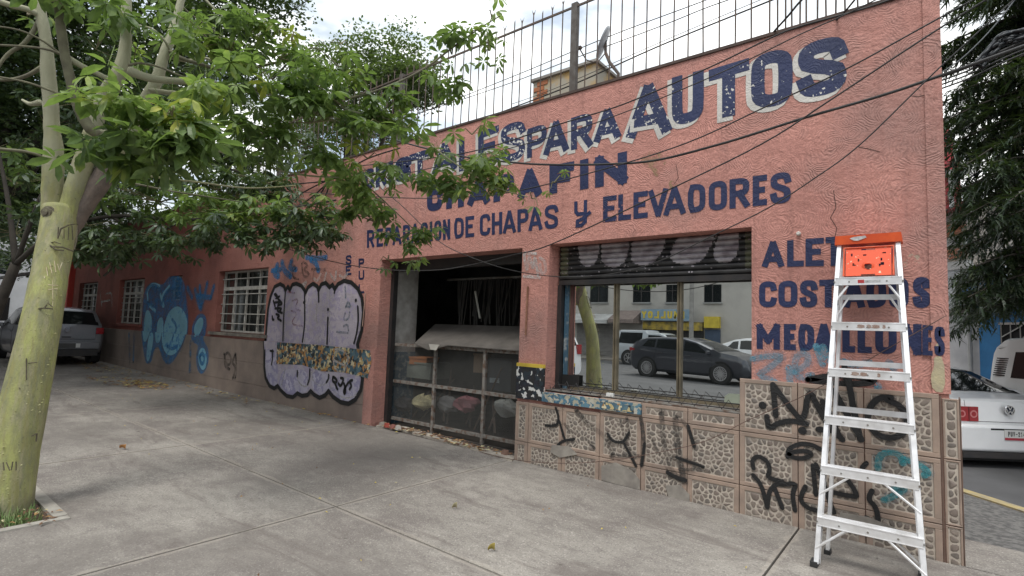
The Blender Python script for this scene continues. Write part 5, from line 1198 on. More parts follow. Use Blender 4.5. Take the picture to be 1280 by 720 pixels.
class Crown:
    def __init__(s, root): s.root = root; s.items = []; s.tw = MB()
    def cluster(s, px, py, rx, ry, t, rt, n, size, mat, seed, src=None, hang=.0, nodes=None):
        """leaves gathered on twig ends inside an ellipsoid round the point seen at (px,py)"""
        rnd = random.Random(seed); c = at(px, py, t); ax = _r*(rx*t/FPX); ay = _u*(ry*t/FPX); az = _f*rt
        nodes = nodes or max(2, int(n/7))
        for i in range(nodes):
            while True:
                a, b, d = rnd.uniform(-1,1), rnd.uniform(-1,1), rnd.uniform(-1,1)
                if a*a+b*b+d*d < 1: break
            e = c+ax*a+ay*b+az*d
            s0 = Vector(src) if src is not None else c-Vector((0,0,.1))
            mid = (s0*.45+e*.55)+Vector((0,0,.08)); s.tw.tube([s0*.25+c*.75 if src is None else s0*.5+c*.5, mid, e], [.007,.005,.003], 4, False)
            for j in range(max(1, n//nodes)):
                dirn = Vector((rnd.uniform(-1,1), rnd.uniform(-1,1), rnd.uniform(-.5,.7)))
                p = e+dirn*size*rnd.uniform(.4,1.6)
                tilt = rnd.uniform(.1,.9)+hang; az_ = rnd.uniform(0, 2*pi)
                R = Matrix.Rotation(az_,4,'Z') @ Matrix.Rotation(tilt,4,'X') @ Matrix.Rotation(rnd.uniform(0,6.28),4,'Z')
                s.items.append((p, R, size*rnd.uniform(.55,1.25), rnd.randrange(5), mat))
    def finish(s, own=300, keepmats=None):
        s.items.sort(key=lambda q: -q[2]/max(.5, (q[0]-CAMP).dot(_f)))
        vis = []
        rest = []
        for it in s.items:
            d = it[0]-CAMP; f_ = d.dot(_f); x = abs(d.dot(_r)/f_*FPX); y = abs(d.dot(_u)/f_*FPX)
            (vis if len(vis) < own and f_ > .3 and x < 640 and y < 360 else rest).append(it)
        O = org(s.root)
        for p, R, sc, k_, mat in vis:
            o = bpy.data.objects.new('leaf', leaf_mesh(k_, mat)); COL.objects.link(o); o.parent = s.root
            o.matrix_local = Matrix.Translation(p-O) @ R @ Matrix.Scale(sc, 4)
        mats = []; mb = MB()
        for p, R, sc, k_, mat in rest:
            if mat not in mats: mats.append(mat)
            mb.cur = mats.index(mat); v, f = PAL[k_]; M = Matrix.Translation(p) @ R @ Matrix.Scale(sc, 4)
            mb.add([M @ Vector(q) for q in v], f)
        if mb.v: mb.build('foliage', mats, s.root)['kind'] = 'stuff'
        if s.tw.v: s.tw.build('twigs', M_TWIG, s.root)['kind'] = 'stuff'
def limb(root, pts, t, r, mat=None, name='limb', n=10):
    """pts pixel centreline, t depths (one or a pair), r radii (pair or list)"""
    m_ = len(pts); T_ = t if hasattr(t, '__len__') and len(t) == m_ else [t[0]+(t[1]-t[0])*i/(m_-1) for i in range(m_)] if hasattr(t, '__len__') else [t]*m_
    R_ = r if hasattr(r, '__len__') and len(r) == m_ else [r[0]+(r[1]-r[0])*i/(m_-1) for i in range(m_)]
    if name != 'trunk': R_ = [q*.84 for q in R_]
    P = [at(x, y, tt) for (x, y), tt in zip(pts, T_)]; Q = []; QR = []
    for i in range(m_-1):
        p0, p1, p2, p3 = P[max(i-1,0)], P[i], P[i+1], P[min(i+2,m_-1)]
        for k_ in range(5):
            u = k_/5; Q.append(.5*((2*p1)+(p2-p0)*u+(2*p0-5*p1+4*p2-p3)*u*u+(-p0+3*p1-3*p2+p3)*u**3)); QR.append((R_[i]*(1-u)+R_[i+1]*u)*(1+(.05 if name != 'trunk' else .012)*sin(i*2.3+k_)))
    Q.append(P[-1]); QR.append(R_[-1]); mb = MB(); mb.tube(Q, QR, n); return mb.build(name, mat or M_BARK, root, smooth=True)
tb = Vector((-5.42,.95,0))
TR = empty('silk_floss_tree', tuple(tb), 'pale green barked tree with forked trunk and palmate leaves growing in the pavement pit', 'tree')
# trunk with flare
tp = [(-12,668),(-2,630),(15,565),(33,490),(51,405),(62,345),(71,295),(78,262)]
TT = [3.92,3.95,4.02,4.09,4.18,4.30,4.42,4.5]; TRR = [.28,.205,.165,.142,.128,.120,.120,.135]
limb(TR, tp, TT, TRR, name='trunk', n=24)
limb(TR, [(73,305),(67,266),(66,230),(67,190),(65,160),(63,125),(60,90),(58,55),(52,22),(45,-15),(40,-60)], (4.5,4.3), [.07,.098,.092,.078,.068,.062,.058,.052,.046,.04,.03], n=14)
limb(TR, [(76,308),(86,268),(97,228),(109,188),(120,150),(132,118),(150,90),(157,55),(158,20),(158,-40)], (4.5,4.5), [.08,.10,.095,.078,.070,.068,.066,.052,.046,.035], n=14)
limb(TR, [(80,306),(93,278),(110,250),(128,222),(146,194)], (4.5,4.62), [.06,.082,.09,.094,.085], M_MAUVE, n=14)
limb(TR, [(122,232),(140,202),(162,165),(180,130),(196,100),(204,72),(214,45),(224,10),(236,-40)], (4.6,4.9), [.092,.08,.07,.062,.06,.052,.045,.038,.03], n=12)
limb(TR, [(124,168),(114,162),(103,145),(94,120),(87,95),(81,68),(77,40),(72,5),(68,-50)], (4.35,4.05), [.035,.052,.05,.046,.043,.04,.038,.035,.03], M_BARKD, n=12)
for pts, t, r, m_ in [([(84,72),(105,84),(128,95),(146,104)],(4.2,4.45),(.03,.022),M_BARK), ([(54,22),(35,12),(12,6),(-30,-8)],(4.35,4.1),(.028,.03),M_BARK), ([(50,24),(40,42),(28,56),(12,66),(0,80),(-10,100)],(4.35,4.2),(.022,.012),M_BARKD),
    ([(56,205),(52,196),(35,190),(8,187),(-20,185)],(4.5,4.3),(.012,.016),M_BARKD), ([(80,70),(60,62),(30,58),(-10,56)],(4.2,4.0),(.014,.008),M_BARKD), ([(78,70),(55,52),(25,38),(-10,32)],(4.25,4.0),(.012,.006),M_BARKD),
    ([(84,122),(60,112),(30,102),(-10,95)],(4.3,4.1),(.012,.009),M_BARKD), ([(58,80),(30,96),(0,100),(-20,96)],(4.6,4.4),(.022,.014),M_BARKD), ([(50,128),(38,130),(28,125)],(4.6,4.7),(.03,.012),M_BARK),
    ([(160,88),(185,97),(215,101),(245,102),(280,106),(340,118),(410,148),(470,172)],(4.45,4.9),(.047,.012),M_BARK), ([(160,82),(175,79),(200,84),(230,96),(275,106)],(4.4,4.5),(.013,.008),M_BARKD),
    ([(186,113),(215,116),(240,118),(285,113),(330,100)],(4.7,4.9),(.03,.014),M_BARK), ([(212,64),(225,72),(250,80),(290,88),(360,75)],(4.8,4.9),(.026,.012),M_BARKD), ([(212,62),(205,50),(190,36),(165,28),(140,0)],(4.7,4.5),(.013,.008),M_BARK), ([(215,72),(235,76),(258,73),(276,82)],(4.85,5),(.022,.014),M_BARK),
    ([(240,122),(243,138),(244,152)],(4.75,4.6),(.018,.008),M_BARK), ([(120,165),(150,166),(190,172),(240,180),(285,192),(330,207),(380,219),(430,222)],(4.4,5.0),(.024,.008),M_BARK),
    ([(150,215),(200,222),(250,228),(310,235),(370,232)],(4.7,5.4),(.014,.007),M_BARK), ([(160,228),(210,238),(260,246),(300,252)],(4.9,5.6),(.012,.006),M_BARKD),
    ([(275,110),(330,112),(385,122),(440,122),(490,106),(530,86),(565,60),(600,35),(625,20)],(4.7,5.0),(.022,.006),M_BARKD), ([(400,125),(450,142),(490,150),(530,176),(570,205),(620,234),(660,246)],(4.8,5.2),(.016,.005),M_BARK),
    ([(340,100),(365,75),(395,60),(430,90)],(4.8,5),(.012,.005),M_BARKD), ([(350,165),(400,190),(450,225),(500,270),(540,310)],(4.9,5.4),(.013,.004),M_BARKD), ([(240,-20),(262,5),(285,25),(330,50)],(4.9,5),(.016,.006),M_BARK), ([(205,-20),(230,10),(250,26),(300,60)],(4.9,5),(.012,.006),M_BARKD)]:
    limb(TR, pts, t, r, m_, 'branch', 8)
# knots, scars and thorns
mb = MB(); c = at(66,267,4.41); 
for r_, d_ in ((.055,0),(.04,-.02),(.022,-.03)):
    mb.tube([c-_f*(.03)+_f*d_*.0, c-_f*(.05-d_)], [r_*1.2, r_], 14)
mb.build('knot', pm('dark_knot', (.20,.185,.12), (.10,.085,.06), .9, 25, .8, 60), TR, smooth=False)
SC = pm('carved_scar', (.10,.085,.05), (.06,.05,.035), .9, 40); SCW = pm('pale_scratch', (.50,.46,.32), (.40,.30,.2), .9, 40)
def trunk_front(px, py):     # point on the camera side of the trunk
    for i in range(len(tp)-1):
        if tp[i+1][1] <= py <= tp[i][1]:
            u = (tp[i][1]-py)/(tp[i][1]-tp[i+1][1]); ts, rs = TT, TRR
            t = ts[i]*(1-u)+ts[i+1]*u; r = rs[i]*(1-u)+rs[i+1]*u; cxp = tp[i][0]*(1-u)+tp[i+1][0]*u
            o = min(.97, abs(px-cxp)*t/FPX/r); return at(px, py, t-r*sqrt(1-o*o)-.004)
    return at(px, py, 4)
def scar(pts, r, mat):
    P = [trunk_front(*p) for p in pts]; mb = MB(); mb.tube(P, r, 4); mb.build('bark_scar', mat, TR)
for pts, r, m_ in [([(72,298),(76,286),(86,281),(97,280),(96,300),(93,312)],.006,SC), ([(73,284),(72,298)],.004,SC), ([(80,286),(80,298)],.003,SC), ([(86,284),(85,300)],.003,SC), ([(90,282),(91,300)],.003,SC),
    ([(56,303),(64,308),(78,309),(92,314)],.006,SC), ([(62,306),(70,312),(80,313)],.006,SC), ([(60,305),(68,302),(76,305)],.004,SC),
    ([(56,384),(60,379),(66,384)],.006,SC), ([(48,386),(55,385),(66,386)],.005,SC), ([(58,334),(60,345)],.003,SCW), ([(62,328),(65,341)],.003,SCW), ([(68,326),(70,340)],.003,SCW), ([(53,337),(56,348)],.003,SCW), ([(72,330),(74,338),(78,328)],.003,SCW),
    ([(66,350),(66,383)],.002,SCW), ([(60,356),(72,357)],.003,SCW), ([(60,362),(72,361)],.003,SCW), ([(33,448),(33,475)],.004,SC), ([(24,455),(46,453)],.004,SC), ([(22,448),(30,456)],.003,SC), ([(5,478),(6,488)],.004,SC), ([(9,476),(14,488)],.004,SC), ([(18,478),(25,486)],.004,SC),
    ([(4,578),(5,588)],.004,SC), ([(8,578),(12,588)],.004,SC), ([(16,577),(14,588)],.004,SC), ([(20,577),(20,588)],.004,SC), ([(40,545),(46,542),(45,552)],.006,SC)]:
    scar(pts, r, m_)
rnd = random.Random(44); mb = MB()
for i in range(90):
    py = rnd.uniform(275,640); k_ = [q for q in range(len(tp)-1) if tp[q+1][1] <= py <= tp[q][1]]
    if not k_: continue
    u = (tp[k_[0]][1]-py)/(tp[k_[0]][1]-tp[k_[0]+1][1]); cxp = tp[k_[0]][0]*(1-u)+tp[k_[0]+1][0]*u; p = trunk_front(cxp+rnd.uniform(-24,24), py)
    mb.tube([p+_f*.004, p-_f*rnd.uniform(.004,.012)], [rnd.uniform(.004,.009), .001], 5)
mb.build('bark_bumps', M_BARK, TR)['kind'] = 'stuff'
CR = Crown(TR)
cl = [  # px,py,rx,ry,t,rt,n,size,mat
 (150,112,26,12,3.6,.12,8,.16,L_BRT),(135,125,30,10,3.55,.12,8,.17,L_BRT),(175,135,45,22,3.6,.2,26,.165,L_BRT),(205,160,60,26,3.65,.25,60,.165,L_MID),(160,185,45,20,3.6,.2,34,.17,L_MID),(245,175,45,26,3.7,.25,42,.165,L_MID),(195,195,50,12,3.65,.2,26,.165,L_MID),(215,140,25,10,3.5,.1,7,.15,L_YEL),
 (275,120,40,22,4.2,.3,32,.15,L_BRT),(300,150,45,28,4.3,.3,54,.15,L_MID),(330,125,55,26,4.5,.35,58,.14,L_MID),(345,100,50,25,4.5,.35,48,.14,L_MID),(290,60,45,30,4.6,.4,54,.135,L_MID),(320,40,40,18,4.7,.4,34,.13,L_MID),(260,45,35,22,4.7,.4,28,.13,L_MID),(350,70,50,26,4.7,.4,62,.13,L_MID),
 (390,150,55,34,4.6,.4,72,.14,L_MID),(350,180,60,25,4.6,.4,70,.14,L_MID),(405,110,40,22,4.7,.35,34,.13,L_MID),(365,48,26,8,4.6,.15,10,.13,L_YEL),(425,52,18,12,4.6,.15,5,.12,L_MID),(430,130,45,28,4.8,.4,50,.13,L_MID),(300,90,20,8,4.2,.1,8,.13,L_BRT),(322,94,16,8,4.2,.1,6,.13,L_YEL),
 (475,150,45,34,4.9,.35,58,.135,L_MID),(460,105,35,22,4.9,.3,28,.125,L_MID),(500,125,34,30,4.9,.3,42,.13,L_MID),(520,155,30,24,4.9,.3,30,.14,L_MID),(545,100,34,26,4.95,.25,26,.13,L_MID),(565,65,30,28,5,.25,26,.12,L_MID),(600,35,26,24,5,.2,24,.115,L_MID),(612,60,18,22,5,.15,12,.12,L_MID),(575,95,20,20,4.9,.15,9,.14,L_MID),(615,20,12,12,5,.1,6,.11,L_BRT),
 (430,200,45,22,5,.35,34,.13,L_BRT),(470,215,50,25,5.1,.35,58,.12,L_BRT),(440,240,50,24,5.2,.35,56,.12,L_BRT),(480,250,45,28,5.2,.35,58,.115,L_BRT),(460,195,30,8,5,.2,12,.12,L_YEL),(505,225,40,22,5.3,.3,34,.115,L_MID),(470,275,45,22,5.4,.3,44,.115,L_MID),(500,295,45,20,5.5,.3,44,.11,L_MID),(535,300,30,15,5.5,.2,18,.105,L_BRT),(520,325,16,14,5.6,.15,8,.10,L_MID),(485,322,14,10,5.5,.1,5,.1,L_MID),
 (575,205,40,20,5.1,.3,34,.13,L_MID),(600,225,40,20,5.15,.3,42,.13,L_MID),(570,235,36,18,5.15,.25,32,.125,L_MID),(610,195,35,14,5.1,.2,16,.12,L_BRT),(640,230,25,14,5.2,.2,14,.11,L_MID),(665,245,12,18,5.2,.15,5,.11,L_MID),(693,225,14,12,5.2,.1,5,.10,L_BRT),(545,190,20,14,5.1,.2,8,.12,L_MID),(590,165,25,12,5,.2,8,.12,L_BRT),
 (85,10,30,14,4.1,.2,16,.15,L_MID),(135,12,30,16,4.2,.2,18,.15,L_MID),(170,60,40,20,5.4,.4,26,.13,L_MID),(220,20,40,20,5.2,.4,26,.13,L_MID),(35,15,20,10,4.6,.2,6,.13,L_MID)]
for i, q in enumerate(cl):
    q = list(q); n_ = int(q[6]*(.54 if q[0] > 240 else .72)); CR.cluster(q[0],q[1],q[2],q[3],q[4],q[5],n_,q[7],q[8],100+i)
CR.finish(300)

# second silk floss tree farther along the pavement: trunk stands behind the first
t2 = at(-40,500,9.0); t2.z = gz(t2.x)
T2 = empty('silk_floss_tree', tuple(t2), 'darker second tree farther along the pavement with low hanging leaves before the red wall', 'tree')
b0 = t2; mb = MB(); e2 = at(20,330,8.6); mb.tube([b0, b0*.7+e2*.3+Vector((0,0,.3)), e2], [.13,.10,.07], 12); mb.build('trunk', M_DKBARK, T2, smooth=True)
for pts, t, r in [([(20,330),(70,290),(140,270),(230,275),(330,265),(420,250)],(8.6,7.2),(.05,.015)),([(20,330),(60,230),(120,180),(200,190),(300,215)],(8.6,8.0),(.045,.015)),([(130,345),(170,310),(210,285),(240,270)],(8.4,8.2),(.02,.02)),([(20,330),(10,250),(-10,150)],(8.6,8.8),(.06,.02)),([(140,270),(180,300),(220,315)],(8.4,8),(.03,.01))]:
    limb(T2, pts, t, r, M_DKBARK, 'branch', 7)
C2 = Crown(T2)
for i, q in enumerate([(120,240,60,26,8.2,.9,110,.15),(200,250,70,24,8.0,.9,120,.15),(110,280,45,24,8.0,.8,80,.15),(150,310,60,18,8.2,.8,90,.15),(95,310,20,20,8,.6,30,.15),(200,295,60,22,8,.8,90,.15),(270,265,60,22,7.6,.8,100,.14),(250,300,40,14,7.6,.6,40,.14),(330,265,60,18,7.4,.7,100,.13),(370,280,55,16,7.2,.6,90,.13),(345,300,55,14,7.2,.6,80,.13),
      (400,290,35,12,7.0,.5,46,.12),(300,290,50,18,7.4,.6,70,.13),(395,262,35,12,7,.5,34,.12),(180,215,70,20,8.6,.8,90,.15),(270,235,50,18,8.2,.8,60,.14),(225,325,14,8,8,.4,10,.13),(330,240,50,12,7.8,.6,44,.13),(20,230,60,40,9.5,1,90,.17),(20,290,60,36,9.5,1,90,.17),(-30,200,60,60,9.5,1,100,.17),(120,130,50,40,9.5,1,70,.15),(60,160,50,40,10,1,70,.15),(250,120,60,40,9.5,1,80,.14),(300,200,60,30,9,1,90,.14),(270,205,60,22,8.2,.8,90,.14),(330,228,50,16,7.8,.7,80,.13),(210,215,60,20,8.2,.8,80,.14),(120,60,70,50,10,1,60,.15),(380,180,50,22,8.5,.7,60,.13)]):
    C2.cluster(q[0],q[1],q[2],q[3],q[4],q[5],q[6],q[7], L_MID if i in (1,6,8,18) else L_DRK, 300+i)
C2.finish(0)

# dense small leaved trees: leaf clumps through the whole volume of the crown
def dense_tree(base_pt, crown, label, n_clump, per, size, mat, trunk_r, seed, name='dense_tree', squash=1.0):
    rnd = random.Random(seed); T = empty(name, tuple(base_pt), label, 'tree'); b0 = Vector(base_pt)
    cc_ = sum((Vector(c[0]) for c in crown), Vector())/len(crown)
    mb = MB(); mb.tube([b0, b0*.6+cc_*.4+Vector((rnd.uniform(-.2,.2),rnd.uniform(-.2,.2),0)), cc_], [trunk_r, trunk_r*.75, trunk_r*.4], 10); mb.build('trunk', M_DKBARK, T, smooth=True)
    for c, r in crown:
        c = Vector(c); mb = MB(); mb.tube([b0*.5+cc_*.5, (b0*.3+cc_*.3+c*.4), c+Vector((0,0,r[2]*.4))], [trunk_r*.55, trunk_r*.3, .03], 7); mb.build('limb', M_DKBARK, T, smooth=True)
    mb = MB()
    for k_ in range(n_clump):
        c, r = crown[rnd.randrange(len(crown))]
        while True:
            v = Vector((rnd.uniform(-1,1),rnd.uniform(-1,1),rnd.uniform(-1,1)))
            if .25 < v.length < 1: break
        v = v*(.55+.45*rnd.random()**.4/max(v.length,.3)*v.length)
        p0 = Vector(c)+Vector((v.x*r[0],v.y*r[1],v.z*r[2])); cr_ = size*rnd.uniform(2,4.5)
        for _ in range(per):
            p = p0+Vector((rnd.gauss(0,1),rnd.gauss(0,1),rnd.gauss(0,.55)*squash))*cr_*.45; s_ = size*rnd.uniform(.6,1.2)
            d = Vector((rnd.gauss(0,1),rnd.gauss(0,1),rnd.gauss(0,.5)-.3)).normalized(); e = d.cross(Vector((rnd.gauss(0,.4),rnd.gauss(0,.4),1))).normalized()*s_*.3
            mb.add([p-d*s_*.5, p-e, p+d*s_*.5, p+e], [(0,1,2,3)])
    mb.build('foliage', mat, T)['kind'] = 'stuff'; return T
def W3(px, py, t): return tuple(at(px, py, t))
dense_tree((-16.5,1.2,gz(-16)), [((-15.5,1.8,5.3),(2.6,2.2,1.5)),((-14.0,3.4,6.2),(2.2,1.4,1.3)),((-17.5,1.5,4.2),(1.8,1.8,1.2)),((-15.5,.6,7.2),(3,2.2,1.6)),((-18,.6,6.2),(2.6,2.2,2))], 'dark bushy street tree with its crown over the far end of the red wall', 950, 24, .13, L_DRK, .2, 41)
dense_tree((-22,-.2,gz(-22)), [((-21.5,.8,6.8),(4,3.5,3)),((-24,0,5),(3,3,2)),((-20,2,9.5),(4,3,2.5)),((-26,-1,8),(4,4,3.5)),((-19,-1,6.5),(3,2.5,2.5)),((-24,1,3.3),(2.2,2,1))], 'very large dark ficus street tree filling the sky beyond the pale trunk', 1500, 24, .17, L_FIC, .4, 42)
dense_tree((-30,1,gz(-30)), [((-30,2,5.2),(4,3,2.6)),((-33,0,7.5),(4,4,3)),((-34,4,5),(3.5,3,2.5))], 'dark green tree farthest down the street behind the parked cars', 700, 20, .2, L_FIC, .3, 43)
dense_tree((-19,13,0), [((-19.5,12.5,11.0),(3.2,3,2.2)),((-16.8,12.5,11.6),(2.4,2.4,1.7)),((-22,12,11.5),(3.5,3,2.6)),((-15.0,12.2,10.4),(1.5,1.6,.9)),((-18,12,9),(3,3,1.8))], 'tall grey green tree rising behind the workshop roof', 1300, 24, .15, leafmat('grey_green_leaf', (.075,.095,.055), (.04,.055,.032)), .35, 44)

dense_tree((-13.5,-.9,gz(-14)), [(W3(60,60,14),(2.6,2.2,2.2)),(W3(190,30,15),(3,2.4,2)),(W3(150,140,14),(2.6,2,1.7)),(W3(20,190,13),(2.3,2,2)),(W3(300,-10,16),(2.6,2,1.6)),(W3(250,80,15.5),(2.4,2,1.8)),(W3(-10,60,13),(2.4,2,3)),(W3(95,240,14),(1.8,1.8,1.2))], 'dense dark broadleaf street tree whose crown hides the sky behind the pale limbs', 2600, 22, .14, L_FIC, .3, 45)
dense_tree((-17,-3.2,gz(-17)), [((-17,-2.8,6),(3.2,2.4,2.2)),((-22,-2.4,6),(3.2,2.4,2.4)),((-12.5,-3.4,7.2),(3,2.2,1.8)),((-16,.5,9.8),(3.4,2.6,1.2)),((-20,1.5,9.6),(3,2.6,1.3)),((-12.5,1.2,9.6),(2.6,2.4,1))], 'unseen kerbside tree added to shade the far part of the wall and pavement', 1700, 22, .2, L_FIC, .35, 46)  # crowns out of view, added to keep light off the far wall
# drooping conifer at the right
cb = Vector((2.3,11.5,-.2)); CT = empty('conifer_tree', tuple(cb), 'dark drooping conifer towering over the white cars in the side street', 'tree')
mb = MB(); mb.tube([cb, cb+Vector((-.1,0,4)), cb+Vector((-.2,0,9)), cb+Vector((-.2,0,12))], [.3,.24,.14,.04], 12); mb.build('trunk', M_DKBARK, CT, smooth=True)
rnd = random.Random(77); need = MB(); nbr = 0
for k_ in range(430):
    z = 2.6+rnd.random()*8.6; a = rnd.uniform(0,2*pi); L = (3.3-(z-2.5)*.22)*rnd.uniform(.65,1.1)
    if cos(a) > .35 and rnd.random() < .6: continue
    if cos(a) < -.05: L = min(L, (2.15-(.36 if z < 5.2 else -.3))/-cos(a))
    s0 = cb+Vector((-.15,0,z)); d = Vector((cos(a),sin(a),0)); dr = rnd.uniform(.25,.6)
    P = [s0+d*(L*u)+Vector((0,0,.25*u*L*.5-dr*u*u*L*.75)) for u in (0,.2,.4,.6,.8,1)]
    mb = MB(); mb.tube(P, [.04,.033,.026,.02,.013,.006], 4, False); mb.build('branch', M_DKBARK, CT, smooth=True)
    for j in range(42):
        u = .15+.85*rnd.random(); i0 = min(4, int(u*5)); q = P[i0].lerp(P[i0+1], u*5-i0); s_ = rnd.choice([-1,1]); tw = (Vector((-d.y,d.x,0))*s_*rnd.uniform(.3,1)+d*rnd.uniform(.2,.9)+Vector((0,0,rnd.uniform(-.9,.05)))).normalized(); tl_ = rnd.uniform(.25,.6)*(1.15-u*.5)
        for m_ in range(15):
            b = q+tw*(tl_*m_/15)+Vector((0,0,-.12*(m_/15)**2)); nd = (tw*.9+Vector((rnd.gauss(0,.6),rnd.gauss(0,.6),rnd.gauss(-.15,.45)))).normalized(); ln = rnd.uniform(.10,.2); e = nd.cross(Vector((0,0,1))).normalized()*.017
            need.add([b-e, b+e, b+nd*ln], [(0,1,2)])
need.build('foliage', L_CON, CT)['kind'] = 'stuff'
# ================================================================= CARS
def lerp(a, b, t): return a+(b-a)*t
def interp(tab, x):
    if x <= tab[0][0]: return tab[0][1]
    for a, b in zip(tab[:-1], tab[1:]):
        if x <= b[0]:
            u = (x-a[0])/(b[0]-a[0]) if b[0] > a[0] else 1; return a[1]+(b[1]-a[1])*u
    return tab[-1][1]
def car(label, sp, name='parked_car', cat='car'):
    """car facing +x, centred on the origin, standing on z=0. sp: L, w (half width), top, belt, wtab, paint, side windows, ends glass"""
    root = empty(name, (0,0,0), label, cat); L, w, P = sp['L'], sp['w'], sp['paint']; ns = 90
    wt = sp.get('wtab') or [(-L/2,.80),(-L/2+.12,.93),(-L/2+.5,.99),(0,1),(L/2-.9,.98),(L/2-.25,.86),(L/2,.62)]
    def sec(x):
        W_ = w*interp(wt, x); tz = interp(sp['top'], x); bz = min(interp(sp['belt'], x), tz-.035); z0 = interp(sp.get('low', [(-L/2,.34),(-L/2+.25,.22),(L/2-.25,.2),(L/2,.3)]), x)
        gh = max(0, tz-bz); tum = sp.get('tumble', .36)
        re = W_*.965-tum*max(0, gh-.06) if gh > .12 else W_*(.93-.8*gh*.2)
        rz = tz-(.055 if gh > .2 else .02)
        return [(0,z0-.02),(W_*.86,z0),(W_*.965,z0+.09),(W_,(z0+bz)*.5),(W_*.995,bz-.12),(W_*.968,bz),(re,rz),(re*.88,tz-.018),(re*.5,tz-.004),(0,tz)]
    xs = [-L/2+L*(i/ns) for i in range(ns+1)]
    secs = [sec(x) for x in xs]; m_ = 10; mb = MB()
    for sgn in (1,-1):
        vs = [(x, sgn*y, z) for x, s_ in zip(xs, secs) for y, z in s_]
        fs = [(i*m_+j,(i+1)*m_+j,(i+1)*m_+j+1,i*m_+j+1) if sgn < 0 else (i*m_+j+1,(i+1)*m_+j+1,(i+1)*m_+j,i*m_+j) for i in range(ns) for j in range(m_-1)]
        fs += [tuple(range(m_)) if sgn < 0 else tuple(range(m_))[::-1], tuple(range(ns*m_, ns*m_+m_))[::-1] if sgn < 0 else tuple(range(ns*m_, ns*m_+m_))]
        mb.add(vs, fs)
    bd = mb.build('body', P, root, smooth=True)
    # weld centre seam and keep creases
    import bmesh
    bm = bmesh.new(); bm.from_mesh(bd.data); bmesh.ops.remove_doubles(bm, verts=bm.verts, dist=.0005); bmesh.ops.recalc_face_normals(bm, faces=bm.faces); bm.to_mesh(bd.data); bm.free(); autosmooth(bd, 38)
    def side_pt(x, v, sgn, off=.006):
        s_ = sec(x); a, b = s_[5], s_[6]; y = lerp(a[0], b[0], v); z = lerp(a[1], b[1], v); return (x, sgn*(y+off), z+off*.3)
    for (xl0, xl1, xu0, xu1) in sp['side']:
        for sgn in (1,-1):
            mb = MB(); n = 8; m2 = 4; v0, v1 = sp.get('sv', (.10,.88))
            vs = [side_pt(lerp(lerp(xl0,xl1,i/n), lerp(xu0,xu1,i/n), j/m2), lerp(v0,v1,j/m2), sgn) for j in range(m2+1) for i in range(n+1)]
            mb.add(vs, [(j*(n+1)+i,j*(n+1)+i+1,(j+1)*(n+1)+i+1,(j+1)*(n+1)+i) for j in range(m2) for i in range(n)]); mb.build('side_window', M_CARGL, root, smooth=True)
    for nm, (xa, xb) in (('rear_window', sp['rear']), ('windscreen', sp['front'])):
        mb = MB(); n = 8; vs = []
        for i in range(n+1):
            x = lerp(xa, xb, i/n); s_ = sec(x)
            row = [(s_[6][0]*.90, s_[6][1]-.004), (s_[7][0]*.94, s_[7][1]), (s_[8][0], s_[8][1]), (0, s_[9][1])]
            dx = -.006 if nm == 'rear_window' else .006
            vs += [(x+dx, y*1, z+.009) for y, z in row]+[(x+dx, -y, z+.009) for y, z in row[-2::-1]]
        mb.add(vs, [(i*7+j,(i+1)*7+j,(i+1)*7+j+1,i*7+j+1) for i in range(n) for j in range(6)]); mb.build(nm, M_CARGL, root, smooth=True)
    R = sp.get('r', .31)
    for x in sp['wheels']:
        for sgn in (1,-1):
            W_ = w*interp(wt, x); mb = MB(); n = 28
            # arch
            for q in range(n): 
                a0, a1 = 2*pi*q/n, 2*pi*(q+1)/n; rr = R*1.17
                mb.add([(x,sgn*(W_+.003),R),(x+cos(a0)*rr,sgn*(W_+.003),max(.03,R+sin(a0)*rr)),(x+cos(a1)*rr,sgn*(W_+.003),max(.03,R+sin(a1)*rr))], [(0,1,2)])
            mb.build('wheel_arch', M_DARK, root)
            mb = MB(); y1, y0 = sgn*(W_+.012), sgn*(W_-.19); rs = [(y0,R*.9),(y0,R*.98),(y0+sgn*.03,R),(y1-sgn*.03,R),(y1,R*.96),(y1,R*.66)]; n = 28
            mb.add([(x+cos(2*pi*q/n)*r_,y_,R+sin(2*pi*q/n)*r_) for y_, r_ in rs for q in range(n)], [(k_*n+q,k_*n+(q+1)%n,(k_+1)*n+(q+1)%n,(k_+1)*n+q) for k_ in range(5) for q in range(n)]+[tuple(range(n))]); wh = mb.build('wheel', M_TYRE, root, smooth=False)
            mb = MB(); ro = R*.68; yy = y1-sgn*.012
            mb.add([(x+cos(2*pi*q/n)*r_,y_,R+sin(2*pi*q/n)*r_) for y_, r_ in ((y1+sgn*.004,ro),(y1+sgn*.002,ro*.9),(yy-sgn*.03,ro*.86)) for q in range(n)], [(k_*n+q,k_*n+(q+1)%n,(k_+1)*n+(q+1)%n,(k_+1)*n+q) for k_ in range(2) for q in range(n)])
            nsp = sp.get('spokes', 5)
            for k_ in range(nsp):
                for da in ((-.16,.16) if nsp > 4 else (0,)):
                    a = 2*pi*k_/nsp+.3; mb.bar((x+cos(a)*.03,yy,R+sin(a)*.03),(x+cos(a+da)*ro*.92,yy+sgn*.008,R+sin(a+da)*ro*.92), .024, .014, up=(0,1,0))
            mb.cyl((x,yy-sgn*.02,R),(x,yy+sgn*.012,R), .05, 12); mb.build('rim', M_RIM, wh)
            mb = MB(); mb.cyl((x,yy-sgn*.06,R),(x,yy-sgn*.055,R), ro*.9, 20); mb.build('brake_disc', M_BLACKM, wh)
